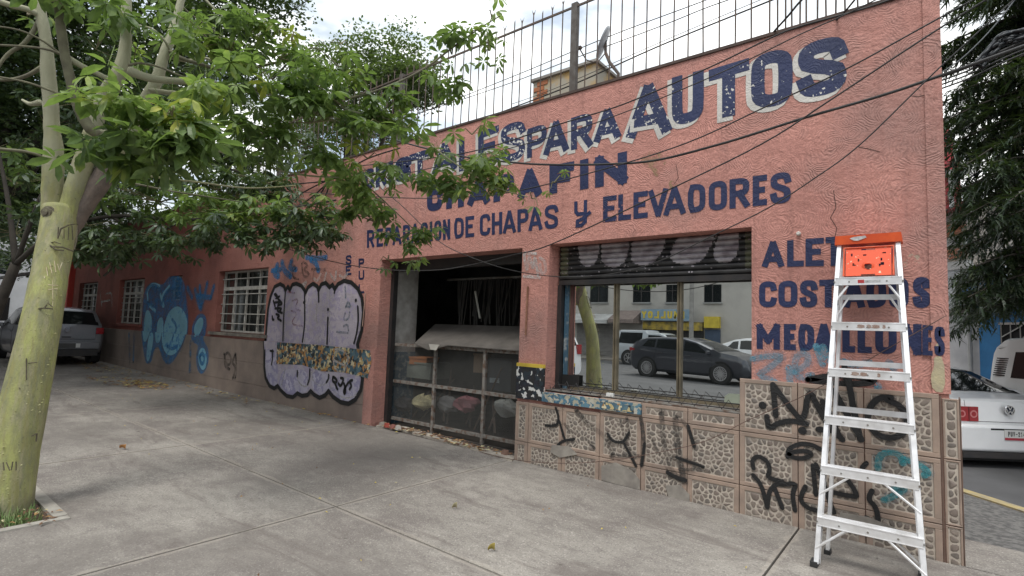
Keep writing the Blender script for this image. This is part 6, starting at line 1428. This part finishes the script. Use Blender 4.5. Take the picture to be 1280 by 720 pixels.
    for sgn in (1,-1):
        if sp.get('mirror'):
            mx = sp['mirror']; s_ = sec(mx); mb = MB(); mb.obox((mx,sgn*(s_[5][0]+.09),s_[5][1]+.06), (.05,0,0), (0,.085,0), (0,0,.06)); o = mb.build('mirror', P, root); bv = o.modifiers.new('b','BEVEL'); bv.width = .03; bv.segments = 3
        # door shut lines
        for x in sp.get('doors', []):
            mb = MB(); s_ = sec(x); mb.tube([(x,sgn*(s_[q][0]+.001),s_[q][1]) for q in (2,3,4,5)], .004, 4); mb.build('door_seam', M_DARK, root)
        mb = MB()
        for x in sp.get('handles', []):
            s_ = sec(x); mb = MB(); mb.obox((x,sgn*(s_[4][0]+.012),s_[4][1]+.02), (.09,0,0), (0,.014,0), (0,0,.014)); mb.build('door_handle', P, root)
        lx_ = sp['lights']; yl = w*interp(wt, -L/2+.03)
    root['_'] = 1; del root['_']
    return root, sec
def face_lamps(root, x, ys, zs_, mat, name='tail_light', wrap=.16, d=.03, out=None):
    """lamp cluster on one end; out: x direction outward"""
    out = out or (-1 if x < 0 else 1)
    for sgn in (1,-1):
        mb = MB(); y0, y1 = ys; z0, z1 = zs_
        F = [(x+out*d, sgn*y0, z0), (x+out*d, sgn*(y1-.04), z0), (x+out*(d-.04), sgn*y1, z0+.01), (x-out*wrap, sgn*(y1+.045), z0+.03)]
        T_ = [(p[0], p[1], z1-(.01 if i == 2 else .03 if i == 3 else 0)) for i, p in enumerate(F)]; B = [(x-out*.05,sgn*y0,z0),(x-out*.05,sgn*y0,z1)]
        mb.add(F+T_+B, [(0,1,5,4),(1,2,6,5),(2,3,7,6),(8,0,4,9),(4,5,6,7,9),(0,8,3,2,1)]); mb.build(name, mat, root)
def ring_disc(mb, c, r, ax, n=18):
    ax = Vector(ax).normalized(); a = ax.cross(Vector((0,0,1))).normalized(); b = ax.cross(a); c = Vector(c)
    mb.add([c]+[c+(a*cos(2*pi*k_/n)+b*sin(2*pi*k_/n))*r for k_ in range(n)], [(0,1+k_,1+(k_+1)%n) for k_ in range(n)])
def plate_text(root, txt, x, yc, zc, h, mat, out=-1):
    """flat characters on a plate facing out*x; read from outside"""
    n = len(txt); wch = h*.52; x0 = -n*wch/2
    for i, ch in enumerate(txt):
        if ch == ' ': continue
        q = [(x0+i*wch+.12*wch, h/2), (x0+(i+1)*wch-.12*wch, h/2), (x0+(i+1)*wch-.12*wch, -h/2), (x0+i*wch+.12*wch, -h/2)]
        g = glyph(ch, q, h*.16, 0); mbx = MB(); mbx.f = g.f; mbx.mi = g.mi
        mbx.v = [(x, yc-out*-v[0]*1.0 if out > 0 else yc-v[0], zc+v[2]) for v in g.v]; mbx.build('plate_letter', mat, root)
def place(root, x, y, z, heading, sc=1):
    root.location = (x, y, z); root.rotation_euler = (0, 0, heading); root.scale = (sc, sc, sc)
M_PLATE = simple('number_plate_white', (.6,.6,.58), .5); M_PLT = simple('plate_black', (.03,.03,.03), .5); M_PLR = simple('plate_red', (.35,.03,.05), .5)
# --- silver hatchback by the red wall
P_SILVER_SHADE = carpaint('shaded_silver_car_paint', (.19,.195,.21), .45, .4)  # silver darkened in the colour itself for the shade the car stands in
hatch = dict(L=3.95, w=.83, paint=P_SILVER_SHADE, top=[(-1.975,.72),(-1.95,.93),(-1.93,1.0),(-1.72,1.34),(-1.60,1.43),(-.9,1.48),(0,1.47),(.35,1.42),(1.0,1.02),(1.5,.92),(1.85,.78),(1.975,.6)],
    belt=[(-1.975,.9),(-1.8,.93),(0,.92),(1,.88),(1.975,.7)], side=[(-1.55,-.75,-1.42,-.75),(-.68,.62,-.68,.22)], rear=(-1.91,-1.70), front=(.40,.97), wheels=(-1.28,1.2), mirror=.62, doors=(-.72,.72), handles=(-.55,), lights=0, r=.30,
    wtab=[(-1.975,.88),(-1.9,.95),(-1.6,1),(0,1),(1.2,.98),(1.8,.86),(1.975,.64)])
o, sec = car('silver hatchback parked tight against the far end of the red wall seen from behind', hatch)
face_lamps(o, -1.955, (.60,.775), (.80,.96), M_TAIL, wrap=.12, d=.03)
mb = MB(); mb.box(-2.06,-.70,.40,-1.96,.70,.60); b_ = mb.build('bumper', P_SILVER_SHADE, o); bv = b_.modifiers.new('b','BEVEL'); bv.width = .04; bv.segments = 3
mb = MB(); mb.box(-2.03,-.66,.24,-1.9,.66,.40); mb.build('lower_valance', M_BLACKM, o)
mb = MB(); mb.box(-2.064,-.27,.44,-2.06,.27,.56); mb.build('number_plate', pm('dark_plate_cover', (.07,.07,.07), rough=.4, co='O'), o)
for s_ in (-1,1): mb = MB(); mb.box(-2.07,s_*.235-.045,.45,-2.0645,s_*.235+.045,.555); mb.build('plate_edge', M_PLATE, o)
mb = MB(); mb.cyl((-1.99,0,.90),(-2.005,0,.90), .055, 20); mb.build('badge', M_CHROME, o)
mb = MB(); mb.box(-2.0,-.09,.70,-1.985,.09,.725); mb.build('tailgate_handle', M_BLACKM, o)
mb = MB(); mb.tube([(-1.985,-.60,.965),(-1.992,-.59,.66),(-1.992,.59,.66),(-1.985,.60,.965)], .004, 4); mb.build('tailgate_seam', M_DARK, o)
place(o, -20.25, 3.82, gz(-20)-.0, pi, 1.06)
# --- dark car ahead of it
dk = dict(hatch); dk['paint'] = P_DARK
o, sec = car('dark car standing farther down behind the silver hatchback', dk); face_lamps(o, -1.955, (.60,.775), (.80,.96), M_TAIL, wrap=.12, d=.03)
place(o, -26.8, 2.3, gz(-26), pi)
# --- white saloon by the yellow kerb
sal = dict(L=4.55, w=.89, paint=P_WHITE, top=[(-2.275,.70),(-2.25,.98),(-2.20,1.045),(-1.95,1.07),(-1.72,1.10),(-.95,1.40),(-.55,1.465),(.1,1.47),(.45,1.42),(1.15,1.05),(1.7,.94),(2.1,.8),(2.275,.62)],
    belt=[(-2.275,1.0),(-1.8,.99),(0,.94),(1.2,.9),(2.275,.7)], side=[(-1.30,-.78,-1.0,-.78),(-.70,.12,-.70,.08),(.20,.85,.20,.42)], rear=(-1.68,-.85), front=(.48,1.10), wheels=(-1.32,1.28), mirror=.85, doors=(-.74,.16,.98), handles=(-.55,.35), lights=0, r=.32,
    wtab=[(-2.275,.86),(-2.22,.93),(-1.9,.985),(-1.2,1),(.9,1),(1.6,.96),(2.1,.84),(2.275,.66)], low=[(-2.275,.46),(-2.2,.40),(-1.9,.25),(2.0,.2),(2.275,.3)])
o, sec = car('white saloon parked at the yellow kerb seen from behind at the right edge', sal)
face_lamps(o, -2.262, (.46,.80), (.73,.94), M_TAIL, wrap=.22, d=.03)
for s_ in (-1,1):
    mb = MB(); mb.box(-2.296,s_*.60-.004,.73,-2.2925,s_*.60+.004,.94); mb.build('lamp_divider', pm('dark_lamp_gap', (.03,.01,.01), rough=.5, co='O'), o)
    for yy, rr in ((.53,.055),(.70,.052)):
        mb = MB(); ring_disc(mb, (-2.295,s_*yy,.835), rr, (-1,0,0)); mb.build('lamp_ring', M_TAILP, o)
        mb = MB(); ring_disc(mb, (-2.2965,s_*yy,.835), rr*.62, (-1,0,0)); mb.build('lamp_core', M_TAIL, o)
mb = MB(); mb.box(-2.375,-.80,.31,-2.26,.80,.70); b_ = mb.build('bumper', P_WHITE, o); bv = b_.modifiers.new('b','BEVEL'); bv.width = .05; bv.segments = 4
mb = MB(); mb.box(-2.36,-.76,.22,-2.2,.76,.309); mb.build('lower_valance', M_BLACKM, o)
mb = MB(); mb.box(-2.32,-.84,.18,-1.1,.84,.32); mb.build('underbody', M_DARK, o)
mb = MB(); mb.box(-2.3765,-.36,.625,-2.374,.36,.65); mb.build('bumper_recess', M_DARK, o)
mb = MB(); mb.box(-2.384,-.17,.49,-2.378,.17,.635); mb.build('number_plate', M_PLATE, o)
mb = MB(); mb.box(-2.3855,-.17,.49,-2.3842,.17,.525); mb.build('plate_band', M_PLR, o)
plate_text(o, 'PUW-214', -2.3856, 0, .578, .07, M_PLT)
mb = MB(); mb.box(-2.3,.28,.66,-2.298,.42,.675)
mb.build('model_badge', M_CHROME, o)
mb = MB(); mb.tube([(-2.262,-.64,1.03),(-2.286,-.62,.73),(-2.286,.62,.73),(-2.262,.64,1.03)], .004, 4); mb.build('boot_seam', M_DARK, o)
# round badge: chrome ring with a V over a W
bc = (-2.288, 0, .905); mb = MB(); n = 26
mb.add([(bc[0]-d_, cos(2*pi*k_/n)*r_, bc[2]+sin(2*pi*k_/n)*r_) for r_, d_ in ((.074,0),(.072,.014),(.060,.014),(.058,.004)) for k_ in range(n)], [(q*n+k_,q*n+(k_+1)%n,(q+1)*n+(k_+1)%n,(q+1)*n+k_) for q in range(3) for k_ in range(n)])
bd_ = mb.build('badge', M_CHROME, o)
mb = MB(); ring_disc(mb, (bc[0]-.003,0,bc[2]), .06, (-1,0,0), 24); mb.build('badge_ground', simple('badge_blue_black', (.03,.04,.06), .2), bd_)
mb = MB()
for pts in ([(-.026,.052),(0,.006),(.026,.052)], [(-.054,.020),(-.026,-.048),(0,-.006),(.026,-.048),(.054,.020)]):
    for a, b in zip(pts[:-1], pts[1:]): mb.bar((bc[0]-.01,a[0],bc[2]+a[1]),(bc[0]-.01,b[0],bc[2]+b[1]), .012, .006, up=(1,0,0))
mb.build('badge_letters', M_CHROME, bd_)
hd = radians(128.5); pe = at(1262,513,7.55)
hv = Vector((cos(hd), sin(hd), 0)); ctr = pe+hv*2.29
SC_ = .97; zg = pe.z-.905*SC_
place(o, pe.x+hv.x*2.29*SC_, pe.y+hv.y*2.29*SC_, zg, hd, SC_)
SAL_Z = zg
# --- white van with louvres beyond the saloon
van = dict(L=4.4, w=.86, paint=P_CREAM, top=[(-2.2,.9),(-2.18,1.35),(-2.08,1.76),(-1.9,1.90),(-1,1.95),(1.2,1.95),(1.6,1.90),(1.85,1.7),(2.12,1.15),(2.2,.8)], belt=[(-2.2,1.14),(2.2,1.1)],
    side=[(-1.72,-.62,-1.68,-.64),(-.45,.5,-.45,.5),(.6,1.45,.6,1.38)], rear=(-2.165,-2.10), front=(1.80,2.08), wheels=(-1.25,1.2), mirror=1.7, doors=(.55,1.5), handles=(.7,), lights=0, r=.31, tumble=.16, sv=(.12,.72),
    wtab=[(-2.2,.84),(-2.1,.94),(-1.8,1),(1.8,1),(2.1,.93),(2.2,.82)])
o, sec = car('old white panel van with louvred vents and rounded roof behind the white saloon', van, 'parked_van', 'van')
for sgn in (1,-1):
    for k_ in range(9):
        z = 1.25+k_*.036; mb = MB(); s_ = sec(-1.9); mb.obox((-1.93+k_*.005,sgn*(s_[5][0]+.004-(z-1.14)*.16),z), (.10,0,0), (0,.012,0), (0,0,.009)); mb.build('vent_louvre', M_BLACKM, o)
mb = MB(); mb.tube([(x, s_*(sec(x)[6][0]+.01), sec(x)[6][1]-.05) for s_ in (1,) for x in (-2.0,-1,0,1,1.6)], .02, 6); mb.build('roof_gutter', P_CREAM, o)
mb = MB(); mb.tube([(x, -(sec(x)[6][0]+.01), sec(x)[6][1]-.05) for x in (-2.0,-1,0,1,1.6)], .02, 6); mb.build('roof_gutter', P_CREAM, o)
face_lamps(o, -2.19, (.62,.72), (.6,.85), M_TAIL, d=.02, wrap=.05)
vp_ = wp(1240,440,13.0); hv = ud.copy()
# side facing us; its rear end is the left one: heading away from ud
hdv = atan2(-ud.y, -ud.x); hd_ = Vector((cos(hdv), sin(hdv), 0)); side = Vector((-hd_.y, hd_.x, 0))
cen = Vector((vp_.x, vp_.y, 0))+hd_*2.1-un*-.86
place(o, cen.x, cen.y, -.27, hdv, 1.04)
# ================================================================= HOUSES ACROSS THE SIDE STREET
M_WW = pm('white_house_wall', (.55,.55,.54), (.40,.40,.40), .85, 1.5, .3, 20)
M_GW = pm('pale_grey_wall', (.36,.37,.38), (.27,.28,.29), .85, 1.5, .3, 20)
M_BLUEW = pm('bright_blue_wall', (.04,.20,.42), (.03,.14,.30), .75, 2)
F0 = kq+un*7.2      # facade line across the street (parallel to it)
def fpt(px, py=400):    # where the sight line meets the facade line
    d = ray(px, py); n_ = un; t = (F0.dot(n_)-CAMP.dot(n_))/d.dot(n_); return CAMP+d*t
def along(p): return (Vector((p.x,p.y,0))-F0).dot(ud)
def fbox(name, s0, s1, z0, z1, dep, mat, parent, proud=0):
    P = F0+ud*s0-un*proud; Q = F0+ud*s1-un*proud; mb = MB(); mb.prism([(P.x,P.y,z0),(Q.x,Q.y,z0),(Q.x+un.x*dep,Q.y+un.y*dep,z0),(P.x+un.x*dep,P.y+un.y*dep,z0)], (0,0,z1-z0)); return mb.build(name, mat, parent)
sA = along(fpt(1224)); zA = fpt(1205,386).z
farpav = MB(); P = F0-un*1.3-ud*20; Q = F0-un*1.3+ud*40; farpav.prism([(P.x,P.y,-.42),(Q.x,Q.y,-.42),(Q.x+un.x*1.3,Q.y+un.y*1.3,-.42),(P.x+un.x*1.3,P.y+un.y*1.3,-.42)], (0,0,.2)); o = farpav.build('far_pavement', M_CONC2); o['kind'] = 'structure'
hw = empty('white_house', tuple(F0+ud*(sA+3)+Vector((0,0,-.3))), 'white ground floor house with grey upper wall and bare brick top beside the blue shop', 'house')
fbox('wall', sA, sA+9, -.4, zA, 6, M_WW, hw)
fbox('ledge', sA-.0, sA+9, zA+.001, zA+.10, 6, M_GW, hw, .25)
zB = fpt(1200,333).z; zC = fpt(1200,250).z
fbox('wall', sA+.05, sA+9, zA+.101, zB, 5.5, M_GW, hw, -.02)
fbox('wall', sA-2.2, sA+.049, zA+.101, zB-.4, 5.5, M_BLUEW, hw, -.02)
M_BRK = pm('bare_orange_brick', (.36,.15,.085), (.25,.11,.07), .9, 7); M_BAND = pm('grey_concrete_band', (.34,.34,.33), (.25,.25,.24), .9, 3)
fbox('wall', sA+.35, sA+9, zB+.001, zC, 5, pm('brick_mortar', (.30,.26,.22), rough=.9), hw, -.1)
bands = [fpt(1200,268).z, fpt(1200,300).z, zB+.05]
for z in bands: fbox('concrete_band', sA+.3, sA+9, z-.12, z+.10, .2, M_BAND, hw, .0)
mb = MB(); bh = .085; r = 0; z = zB+.16
cols_ = 0
proto = None
while z < zC-.1:
    if not any(abs(z+bh/2-bz) < .17 for bz in bands):
        s_ = sA+.37+(r%2)*.13
        while s_ < sA+3.2:
            P = F0+ud*s_-un*-.07
            if proto is None:
                mb = MB(); Q = P+ud*.25; mb.prism([(P.x,P.y,z),(Q.x,Q.y,z),(Q.x+un.x*.04,Q.y+un.y*.04,z),(P.x+un.x*.04,P.y+un.y*.04,z)], (0,0,bh-.012)); proto = mb.build('brick', M_BRK, hw); pp = (P.copy(), z); cnt = 1
            elif cnt < 290:
                o = proto.copy(); COL.objects.link(o); o.location = proto.location+(P-pp[0])+Vector((0,0,z-pp[1])); cnt += 1
            s_ += .265
    z += bh; r += 1
rr_ = empty('red_gabled_house', tuple(F0+ud*(sA+4)+un*6+Vector((0,0,0))), 'red gabled upper storey rising behind the brick wall and conifer', 'house')
M_REDH = pm('red_painted_gable', (.36,.045,.05), (.25,.03,.035), .7, 2)
g0 = wp(1150,262,17.5); g1 = wp(1203,262,17.5); g2 = wp(1180,110,17.5); 
mb = MB(); mb.prism([tuple(wp(1120,262,17.5)), tuple(g1), tuple(wp(1200,215,17.5)), tuple(wp(1184,150,17.5)), tuple(wp(1120,120,17.5))], (0,3,0)); mb.build('wall', M_REDH, rr_)
mb = MB(); mb.prism([tuple(wp(1183,158,17.3)), tuple(wp(1202,205,17.3)), tuple(wp(1204,212,17.3)), tuple(wp(1176,212,17.3))], (0,.15,0)); mb.build('awning', pm('bright_red_panel', (.42,.05,.06), rough=.6), rr_)
mb = MB(); q = wp(1189,235,17.4); mb.box(q.x-.05,17.3,q.z-.5,q.x+.05,17.45,q.z+.45); mb.build('post', pm('pale_post', (.4,.4,.4), rough=.8), rr_)
bs_ = empty('blue_shop', tuple(F0+ud*(sA-3)+Vector((0,0,-.3))), 'bright blue shop front with a barred metal shutter under the conifer', 'shop')
zD = fpt(1250,385).z
fbox('wall', sA-9, sA-.001, -.4, zD, 6, M_BLUEW, bs_, .02)
fbox('canopy', sA-9, sA-.01, zD+.001, zD+.5, 6, pm('dark_blue_canopy', (.03,.10,.24), rough=.6), bs_, .5)
fbox('door_recess', sA-3.6, sA-.55, -.3, fpt(1250,405).z, .02, M_DARK, bs_, .045)
zt_ = fpt(1250,406).z
for k_ in range(14):
    s_ = sA-.6-k_*.22
    P = F0+ud*s_-un*.07; mb = MB(); mb.bar((P.x,P.y,-.3),(P.x,P.y,zt_), .02, .02); mb.build('bar', M_WHITEW, bs_)
for k_ in range(6):
    P = F0+ud*(sA-.6-k_*.5)-un*.075; Q = P-ud*.5; mb = MB(); mb.bar((P.x,P.y,zt_-.3),(Q.x,Q.y,zt_-.02), .02, .02); mb.build('bar', M_WHITEW, bs_)
fbox('header', sA-3.6, sA-.55, zt_, zt_+.05, .05, M_WHITEW, bs_, .09)
mb = MB(); P = F0+ud*(sA+.15)-un*.12; mb.tube([(P.x,P.y,-.3),(P.x,P.y,zA)], .05, 8); tag(mb.build('drain_pipe', pm('white_pipe', (.45,.45,.43), rough=.7), origin=(P.x,P.y,-.3)), 'pale drain pipe standing between the white wall and the blue shop', 'pipe')
mb = MB(); P0 = fpt(1212,372)-un*.1; pts = [fpt(x,y)-un*.08 for x, y in smooth2([(1222,345),(1205,352),(1200,375),(1205,398),(1218,420),(1224,425)],1)]; mb.tube(pts, .02, 5); tag(mb.build('wall_cable', M_CABLE, origin=pts[0]), 'thin cable looping down the white wall beside the blue shop', 'cable')

# ================================================================= FAR LEFT
oh = empty('orange_house', (-27,6.5,gz(-27)), 'orange rendered house with a lean-to shed roof beyond the red pilaster', 'house')
mb = MB(); mb.box(-34,6.2,-.2,-23.41,11,3.3); mb.build('wall', pm('orange_render', (.42,.20,.10), (.30,.14,.08), .85, 1.2), oh)
mb = MB(); mb.prism([(-35,3.6,2.75),(-25.2,3.6,2.75),(-25.2,6.19,3.5),(-35,6.19,3.5)], (0,0,.08)); mb.build('shed_roof', pm('grey_shed_roof', (.14,.145,.15), (.08,.08,.08), .6, 3), oh)
mb = MB(); mb.box(-27.8,6.15,1.2,-26.6,6.199,2.4); mb.build('window', M_CARGL, oh)
pl = empty('red_pilaster', (-23.8,4.95,gz(-23.8)), 'bright red painted pilaster at the far end of the dark red wall', 'pilaster')
mb = MB(); mb.box(-24.3,4.85,0,-23.42,5.3,PAR); mb.build('shaft', pm('bright_red_paint', (.50,.05,.035), (.40,.04,.03), .6, 2), pl)
wh_ = empty('white_house', (-45,2,gz(-45)), 'white house closing the street at the far left edge', 'house')
mb = MB(); mb.box(-60,-14,0,-44,14,9); mb.build('wall', pm('white_far_wall', (.5,.5,.5), (.38,.38,.38), .85, .8), wh_)
for i in range(6):
    for j in range(3): mb = MB(); mb.box(-44.05,-12+i*4.2,1+j*2.8,-43.99,-10.4+i*4.2,2.4+j*2.8); mb.build('window', M_CARGL, wh_)

# ================================================================= THE OTHER SIDE OF THE STREET (seen in the shop window)
def mir(px, py, Yr):       # real point whose mirror image in the pane is seen at this pixel
    p = wp(px, py, 2*5.3-Yr); return Vector((p.x, Yr, p.z))
YF_ = -20.5
mb = MB(); mb.prism([(-70,-17.6,.1),(40,-17.6,-.06),(40,-60,-.06),(-70,-60,.3)], (0,0,-.3)); tag(mb.build('far_pavement', M_CONC2), kind='structure')
ob = empty('apartment_building', (-12,YF_,0), 'grey rendered building with small dark upper windows across the main street', 'building')
M_GRB = pm('grey_beige_render', (.44,.42,.385), (.34,.325,.30), .9, .8, .3, 8)
mb = MB(); mb.box(-75,YF_-12,-.2,45,YF_,11); mb.build('wall', M_GRB, ob)
for q in ((392,480),(606,692),(772,836),(962,1047)):
    a = mir(640+q[0]/4, 372, YF_); b = mir(640+q[1]/4, 372, YF_); z1 = mir(640+q[0]/4, 360-4, YF_).z; z0 = mir(640+q[0]/4, 378, YF_).z
    x0_, x1_ = min(a.x,b.x), max(a.x,b.x)
    w_ = empty('window'); w_.parent = ob; w_.location = Vector(((x0_+x1_)/2, YF_, z0))-ob.location
    mb = MB(); mb.box(x0_,YF_+.001,z0,x1_,YF_+.03,z1); mb.build('pane', M_CARGL, w_)
    mb = MB(); mb.box(x0_-.06,YF_+.031,z0-.08,x1_+.06,YF_+.12,z0); mb.build('sill', M_BAND, w_)
    mb = MB(); mb.box((x0_+x1_)/2-.03,YF_+.031,z0,(x0_+x1_)/2+.03,YF_+.06,z1); mb.build('mullion', M_BLACKM, w_)
def awning(px0, px1, py0, py1, Yd, mat, label, name='awning'):
    a, b = mir(px0, py0, YF_), mir(px1, py0, YF_); z1 = a.z; z0 = mir(px0, py1, YF_).z
    mb = MB(); mb.prism([(a.x,YF_+.002,z1),(a.x,YF_+Yd,z0+.12),(a.x,YF_+Yd,z0-.1),(a.x,YF_+.002,z0-.1)], (b.x-a.x,0,0)); return tag(mb.build(name, mat, origin=(a.x,YF_,z0)), label, 'awning')
awning(716,770,392,402,1.2,pm('white_awning', (.5,.5,.49), (.35,.35,.34), .7, 2),'long white awning across the street left of the blue shop sign')
awning(772,803,388,402,1.3,pm('brown_awning', (.24,.19,.17), rough=.8),'brown awning across the street between the white awning and the blue sign')
a = mir(806,388,YF_); b = mir(866,388,YF_); z1 = mir(830,387,YF_).z; z0 = mir(830,401,YF_).z
sg = empty('shop_sign', (a.x,YF_,z0), 'pale blue shop sign with yellow lettering across the main street', 'sign')
mb = MB(); mb.box(a.x,YF_+.3,z0,b.x,YF_+.55,z1); mb.build('board', pm('pale_blue_board', (.16,.27,.36), (.28,.36,.42), .6, 2), sg)
tw_ = (b.x-a.x); txt = 'INULLOY'; ch_w = tw_/len(txt)*.95
for i, ch in enumerate(txt):     # reads from the street side; shown reversed by the shop window
    xr = b.x-.2-i*ch_w; q = [(-xr, z1-.12), (-xr+ch_w*.75, z1-.12), (-xr+ch_w*.75, z0+.12), (-xr, z0+.12)]
    g = glyph(ch, q, .12, 0); mbx = MB(); mbx.f = g.f; mbx.mi = g.mi; mbx.v = [(-v[0], YF_+.56+.001*abs(v[1]), v[2]) for v in g.v]; mbx.build('letter', pm('yellow_sign_letters', (.65,.50,.06), rough=.5), sg)
a2, b2 = mir(806,402,YF_), mir(880,402,YF_); zz = mir(830,402,YF_).z
sfr = empty('open_shop', (a2.x,YF_,0), 'open dark shop front with yellow panels under the blue sign across the street', 'shop')
mb = MB(); mb.box(a2.x,YF_+.01,.0,b2.x,YF_+.2,zz); mb.build('opening', M_DARK, sfr)
mb = MB(); mb.box(a2.x,YF_+.21,zz-.5,b2.x,YF_+.3,zz-.02); mb.build('fascia', pm('yellow_fascia', (.50,.36,.05), (.10,.09,.05), .6, 3), sfr)
a3 = mir(882,397,YF_); b3 = mir(901,397,YF_); 
ysg = empty('yellow_sign', (a3.x,YF_,2), 'small yellow shop sign over a dark blue door across the street', 'sign')
mb = MB(); mb.box(a3.x,YF_+.02,mir(890,410,YF_).z,b3.x,YF_+.3,mir(890,396,YF_).z); mb.build('board', pm('yellow_board', (.62,.48,.05), rough=.6), ysg)
mb = MB(); mb.box(a3.x,YF_+.02,0,b3.x,YF_+.1,mir(890,412,YF_).z); mb.build('door', pm('dark_blue_door', (.05,.08,.13), rough=.6), ysg)
a4 = mir(722,404,YF_); b4 = mir(768,404,YF_)
gd = empty('garage_door', (a4.x,YF_,0), 'grey roller door with a dark painted shape under the white awning', 'roller door')
for k_ in range(9): mb = MB(); z = .1+k_*.27; mb.box(a4.x,YF_+.01,z,b4.x,YF_+.05,z+.26); mb.build('panel', pm('grey_roller_door', (.22,.21,.20), rough=.7), gd)
# utility pole
pp_ = mir(864,430,-17.9); mb = MB(); mb.tube([(pp_.x,-17.9,0),(pp_.x,-17.9,9)], [.13,.09], 10); tag(mb.build('utility_pole', pm('concrete_pole', (.30,.29,.27), rough=.9), origin=(pp_.x,-17.9,0)), 'grey concrete utility pole on the far pavement beside the shop front', 'pole')
# cars across
hb = dict(hatch, L=4.25, paint=P_DARK, w=.87, top=[(-2.125,.70),(-2.09,.98),(-2.05,1.04),(-1.72,1.30),(-1.4,1.38),(-.7,1.41),(.0,1.40),(.45,1.30),(1.25,1.0),(1.8,.90),(2.05,.76),(2.125,.58)], belt=[(-2.125,.95),(-1.8,1.05),(-1.0,.98),(0,.93),(1.2,.88),(2.125,.7)],
    side=[(-1.55,-1.05,-1.35,-1.05),(-.98,-.02,-.98,-.02),(.05,1.0,.05,.50)], rear=(-2.02,-1.62), front=(.52,1.2), wheels=(-1.32,1.32), mirror=.95, doors=(-1.0,.02,1.05), handles=(-.8,.25), r=.325, spokes=10,
    wtab=[(-2.125,.84),(-2.0,.95),(-1.6,1),(0,1),(1.3,.98),(1.95,.86),(2.125,.66)])
o, sec = car('charcoal hatchback driving past in the street reflected in the shop window', hb)
face_lamps(o, -2.105, (.50,.80), (.86,.99), M_TAIL, wrap=.25, d=.03)
mb = MB(); mb.box(-2.18,-.74,.36,-2.08,.74,.58); b_ = mb.build('bumper', P_DARK, o); bv = b_.modifiers.new('b','BEVEL'); bv.width = .04; bv.segments = 3
wr, wf2 = mir(830,466,-10.3), mir(932,482,-10.3)
place(o, (wr.x+wf2.x)/2-.2, -10.0, gz(-7)-.17, radians(10), 1.14)
pk = dict(hatch, L=5.0, paint=P_LSILV, w=.92, top=[(-2.5,.80),(-2.48,1.05),(-2.44,1.1),(-2.30,1.78),(-2.1,1.85),(-.6,1.86),(-.5,1.74),(.2,1.74),(.45,1.66),(1.1,1.16),(2.0,1.05),(2.4,.9),(2.5,.7)], belt=[(-2.5,1.08),(2.5,.9)],
    side=[(-2.15,-.75,-2.05,-.75),(-.42,.9,-.42,.5)], rear=(-2.42,-2.32), front=(.47,1.08), wheels=(-1.5,1.6), mirror=.85, doors=(-.5,.85), handles=(-.3,), r=.37, tumble=.18, spokes=6, wtab=[(-2.5,.9),(-2.3,.98),(0,1),(2,.96),(2.5,.75)])
o, sec = car('pale silver pickup with white canopy parked on the far side of the main street', pk, 'parked_pickup', 'pickup')
face_lamps(o, -2.48, (.74,.86), (.72,1.0), M_TAIL, wrap=.05, d=.02)
pw = mir(795,452,-15.9); place(o, pw.x+1.3, -16.3, gz(-12)-.17, radians(4))
wv = dict(hatch, L=4.6, paint=P_WHITE, w=.88); wv['top'] = sal['top']; wv.update({k_: sal[k_] for k_ in ('belt','side','rear','front','wheels','mirror','doors','handles','wtab','low')}); wv['L'] = 4.55
o, sec = car('white car parked on the far side right of the yellow sign', wv); place(o, mir(932,430,-16.5).x+.8, -16.6, gz(-5)-.17, radians(2), 1.15)
sv = dict(hatch, L=4.5, w=.92, paint=P_WHITE, top=[(-2.25,.8),(-2.22,1.08),(-2.18,1.15),(-2.0,1.6),(-1.8,1.70),(-.8,1.74),(.2,1.72),(.5,1.62),(1.2,1.16),(1.9,1.05),(2.2,.9),(2.25,.7)], belt=[(-2.25,1.05),(2.25,.9)], side=[(-1.8,-.9,-1.65,-.9),(-.8,.3,-.8,.25),(.4,1.0,.4,.55)], rear=(-2.15,-1.95), front=(.55,1.15), wheels=(-1.4,1.4), mirror=.95, doors=(-.85,.35,1.1), r=.36, tumble=.24,
    wtab=[(-2.25,.9),(-2.1,.97),(0,1),(1.8,.96),(2.25,.7)])
o, sec = car('white sport utility car parked by the near kerb behind the pale tree trunk', sv)
face_lamps(o, -2.235, (.62,.84), (.95,1.25), M_TAIL, wrap=.1, d=.03)
ws = mir(722,470,-3.6); place(o, ws.x-2.4, -3.3, gz(-9)-.17, pi+radians(4))
